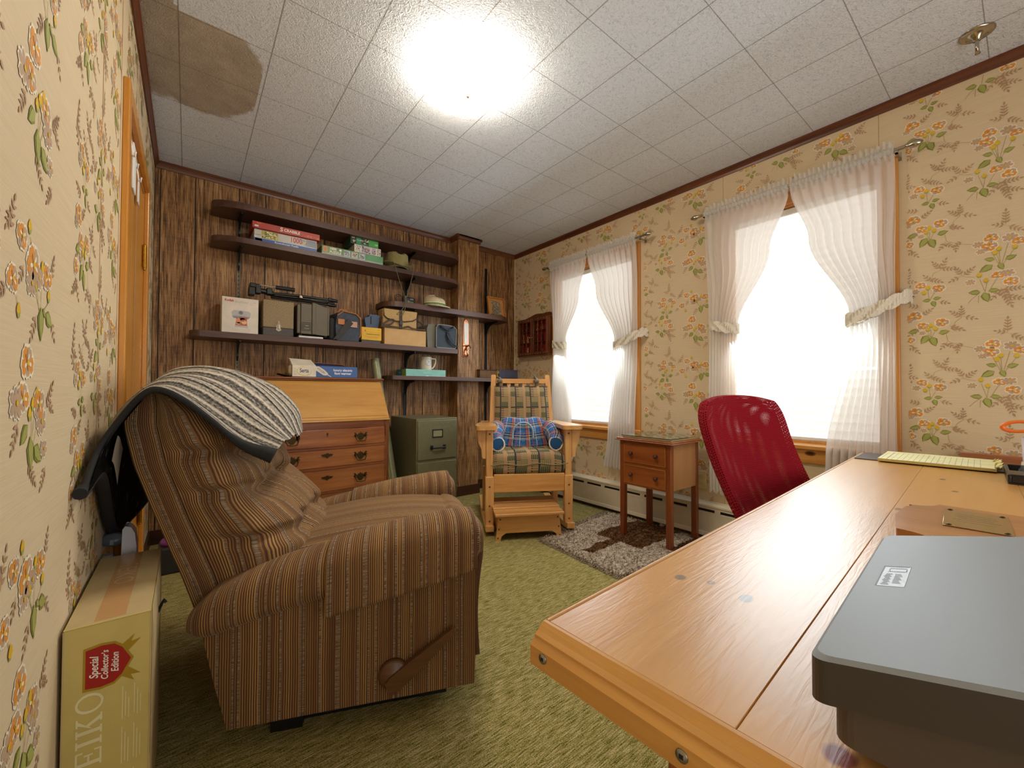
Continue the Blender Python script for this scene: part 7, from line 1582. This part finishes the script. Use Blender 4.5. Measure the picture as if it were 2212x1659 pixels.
for s in (-1, 1):
    a, b = (.004, kh-.002) if s > 0 else (-kh+.002, -.004)
    m_ = MB(); x0, x1 = -KD-.012, -KD-.001
    m_.rbox(x0, x1, a, a+.022, .002, KH-.002, .002, 1); m_.rbox(x0, x1, b-.022, b, .002, KH-.002, .002, 1); m_.box(x0, x1, a+.022, b-.022, .002, .026); m_.box(x0, x1, a+.022, b-.022, KH-.028, KH-.002)
    for k in (1, 2): y = a+.022+(b-a-.044)*k/3; m_.box(x0+.002, x1-.002, y-.005, y+.005, .026, KH-.028)
    dr = m_.build('glazed_door', M_CAB, t)
    m_ = MB(); m_.lathe([(0, -.016), (.007, -.014), (.008, -.009), (.004, -.006), (.004, 0)], (x0, (.015 if s > 0 else -.015), KH*.47), 12, axis='x'); m_.build('door_knob', M_NICKEL, dr)
    m_ = MB()
    for k in range(6): y = a+.01+(b-a-.02)*k/5; m_.lathe([(0, -.003), (.003, -.002), (.003, 0)], (x0+.0, y, .008), 8, axis='x'); m_.lathe([(0, -.003), (.003, -.002), (.003, 0)], (x0, y, KH-.008), 8, axis='x')
    for k in (1, 2):
        y = a+.022+(b-a-.044)*k/3
        for q in range(6): m_.lathe([(0, -.002), (.0025, -.0015), (.0025, 0)], (x0+.002, y, .045+.05*q), 8, axis='x')
    m_.build('brass_tacks', M_BOX, dr)['kind'] = 'stuff'
def piece_mesh(h, head):
    m_ = MB(); r = .014; pr = [(0, 0), (r, 0), (r, h*.08), (r*.75, h*.14), (r*.5, h*.3), (r*.38, h*.6), (r*.62, h*.68), (r*.36, h*.72)]
    pr += {'ball': [(r*.5, h*.82), (r*.45, h*.92), (0, h)], 'crown': [(r*.6, h*.9), (r*.62, h*.95), (r*.2, h*.94), (0, h)], 'tower': [(r*.65, h*.75), (r*.65, h), (r*.4, h), (0, h*.93)]}[head]; m_.lathe(pr, n=16); return m_
PM = {}
names = {'ball': 'pawn', 'crown': 'king', 'tower': 'rook'}
words_ = {0: 'bottom', 1: 'middle', 2: 'top'}
for r_ in range(3):
    for c_ in range(6):
        dark = (r_ == 2 and c_ < 2) or (r_ == 1 and c_ >= 3) or (r_ == 0 and c_ == 3); head = ('ball', 'crown', 'tower', 'crown', 'ball', 'tower')[(c_+r_) % 6]; h = {'ball': .055, 'crown': .085, 'tower': .06}[head]
        if r_ == 0: h *= .8
        if r_ == 0 and c_ in (0, 5): continue
        key = (head, dark, r_ == 0)
        side = 1 if c_ < 3 else -1; y = KY + (.006+.0335+.0655*(2-c_)) if c_ < 3 else KY - (.006+.0335+.0655*(c_-3)); y = min(max(y, KY-kh+.03), KY+kh-.03); loc = (KX-.032, y, KZ+SH[r_]+.0005)
        col = 'black' if dark else 'boxwood'
        if key not in PM: PM[key] = piece_mesh(h, head).build('chess_piece', M_EB if dark else M_BOX); o = PM[key]
        else: o = PM[key].copy(); COL.objects.link(o)
        o.location = loc
        nm = ('first', 'second', 'third', 'fourth', 'fifth', 'sixth')[c_]
        tag(o, '%s chess %s on the %s shelf of the wall cabinet, %s from the panelled wall' % (col, names[head], words_[r_], nm), 'chess piece', 'chess pieces in the wall cabinet')
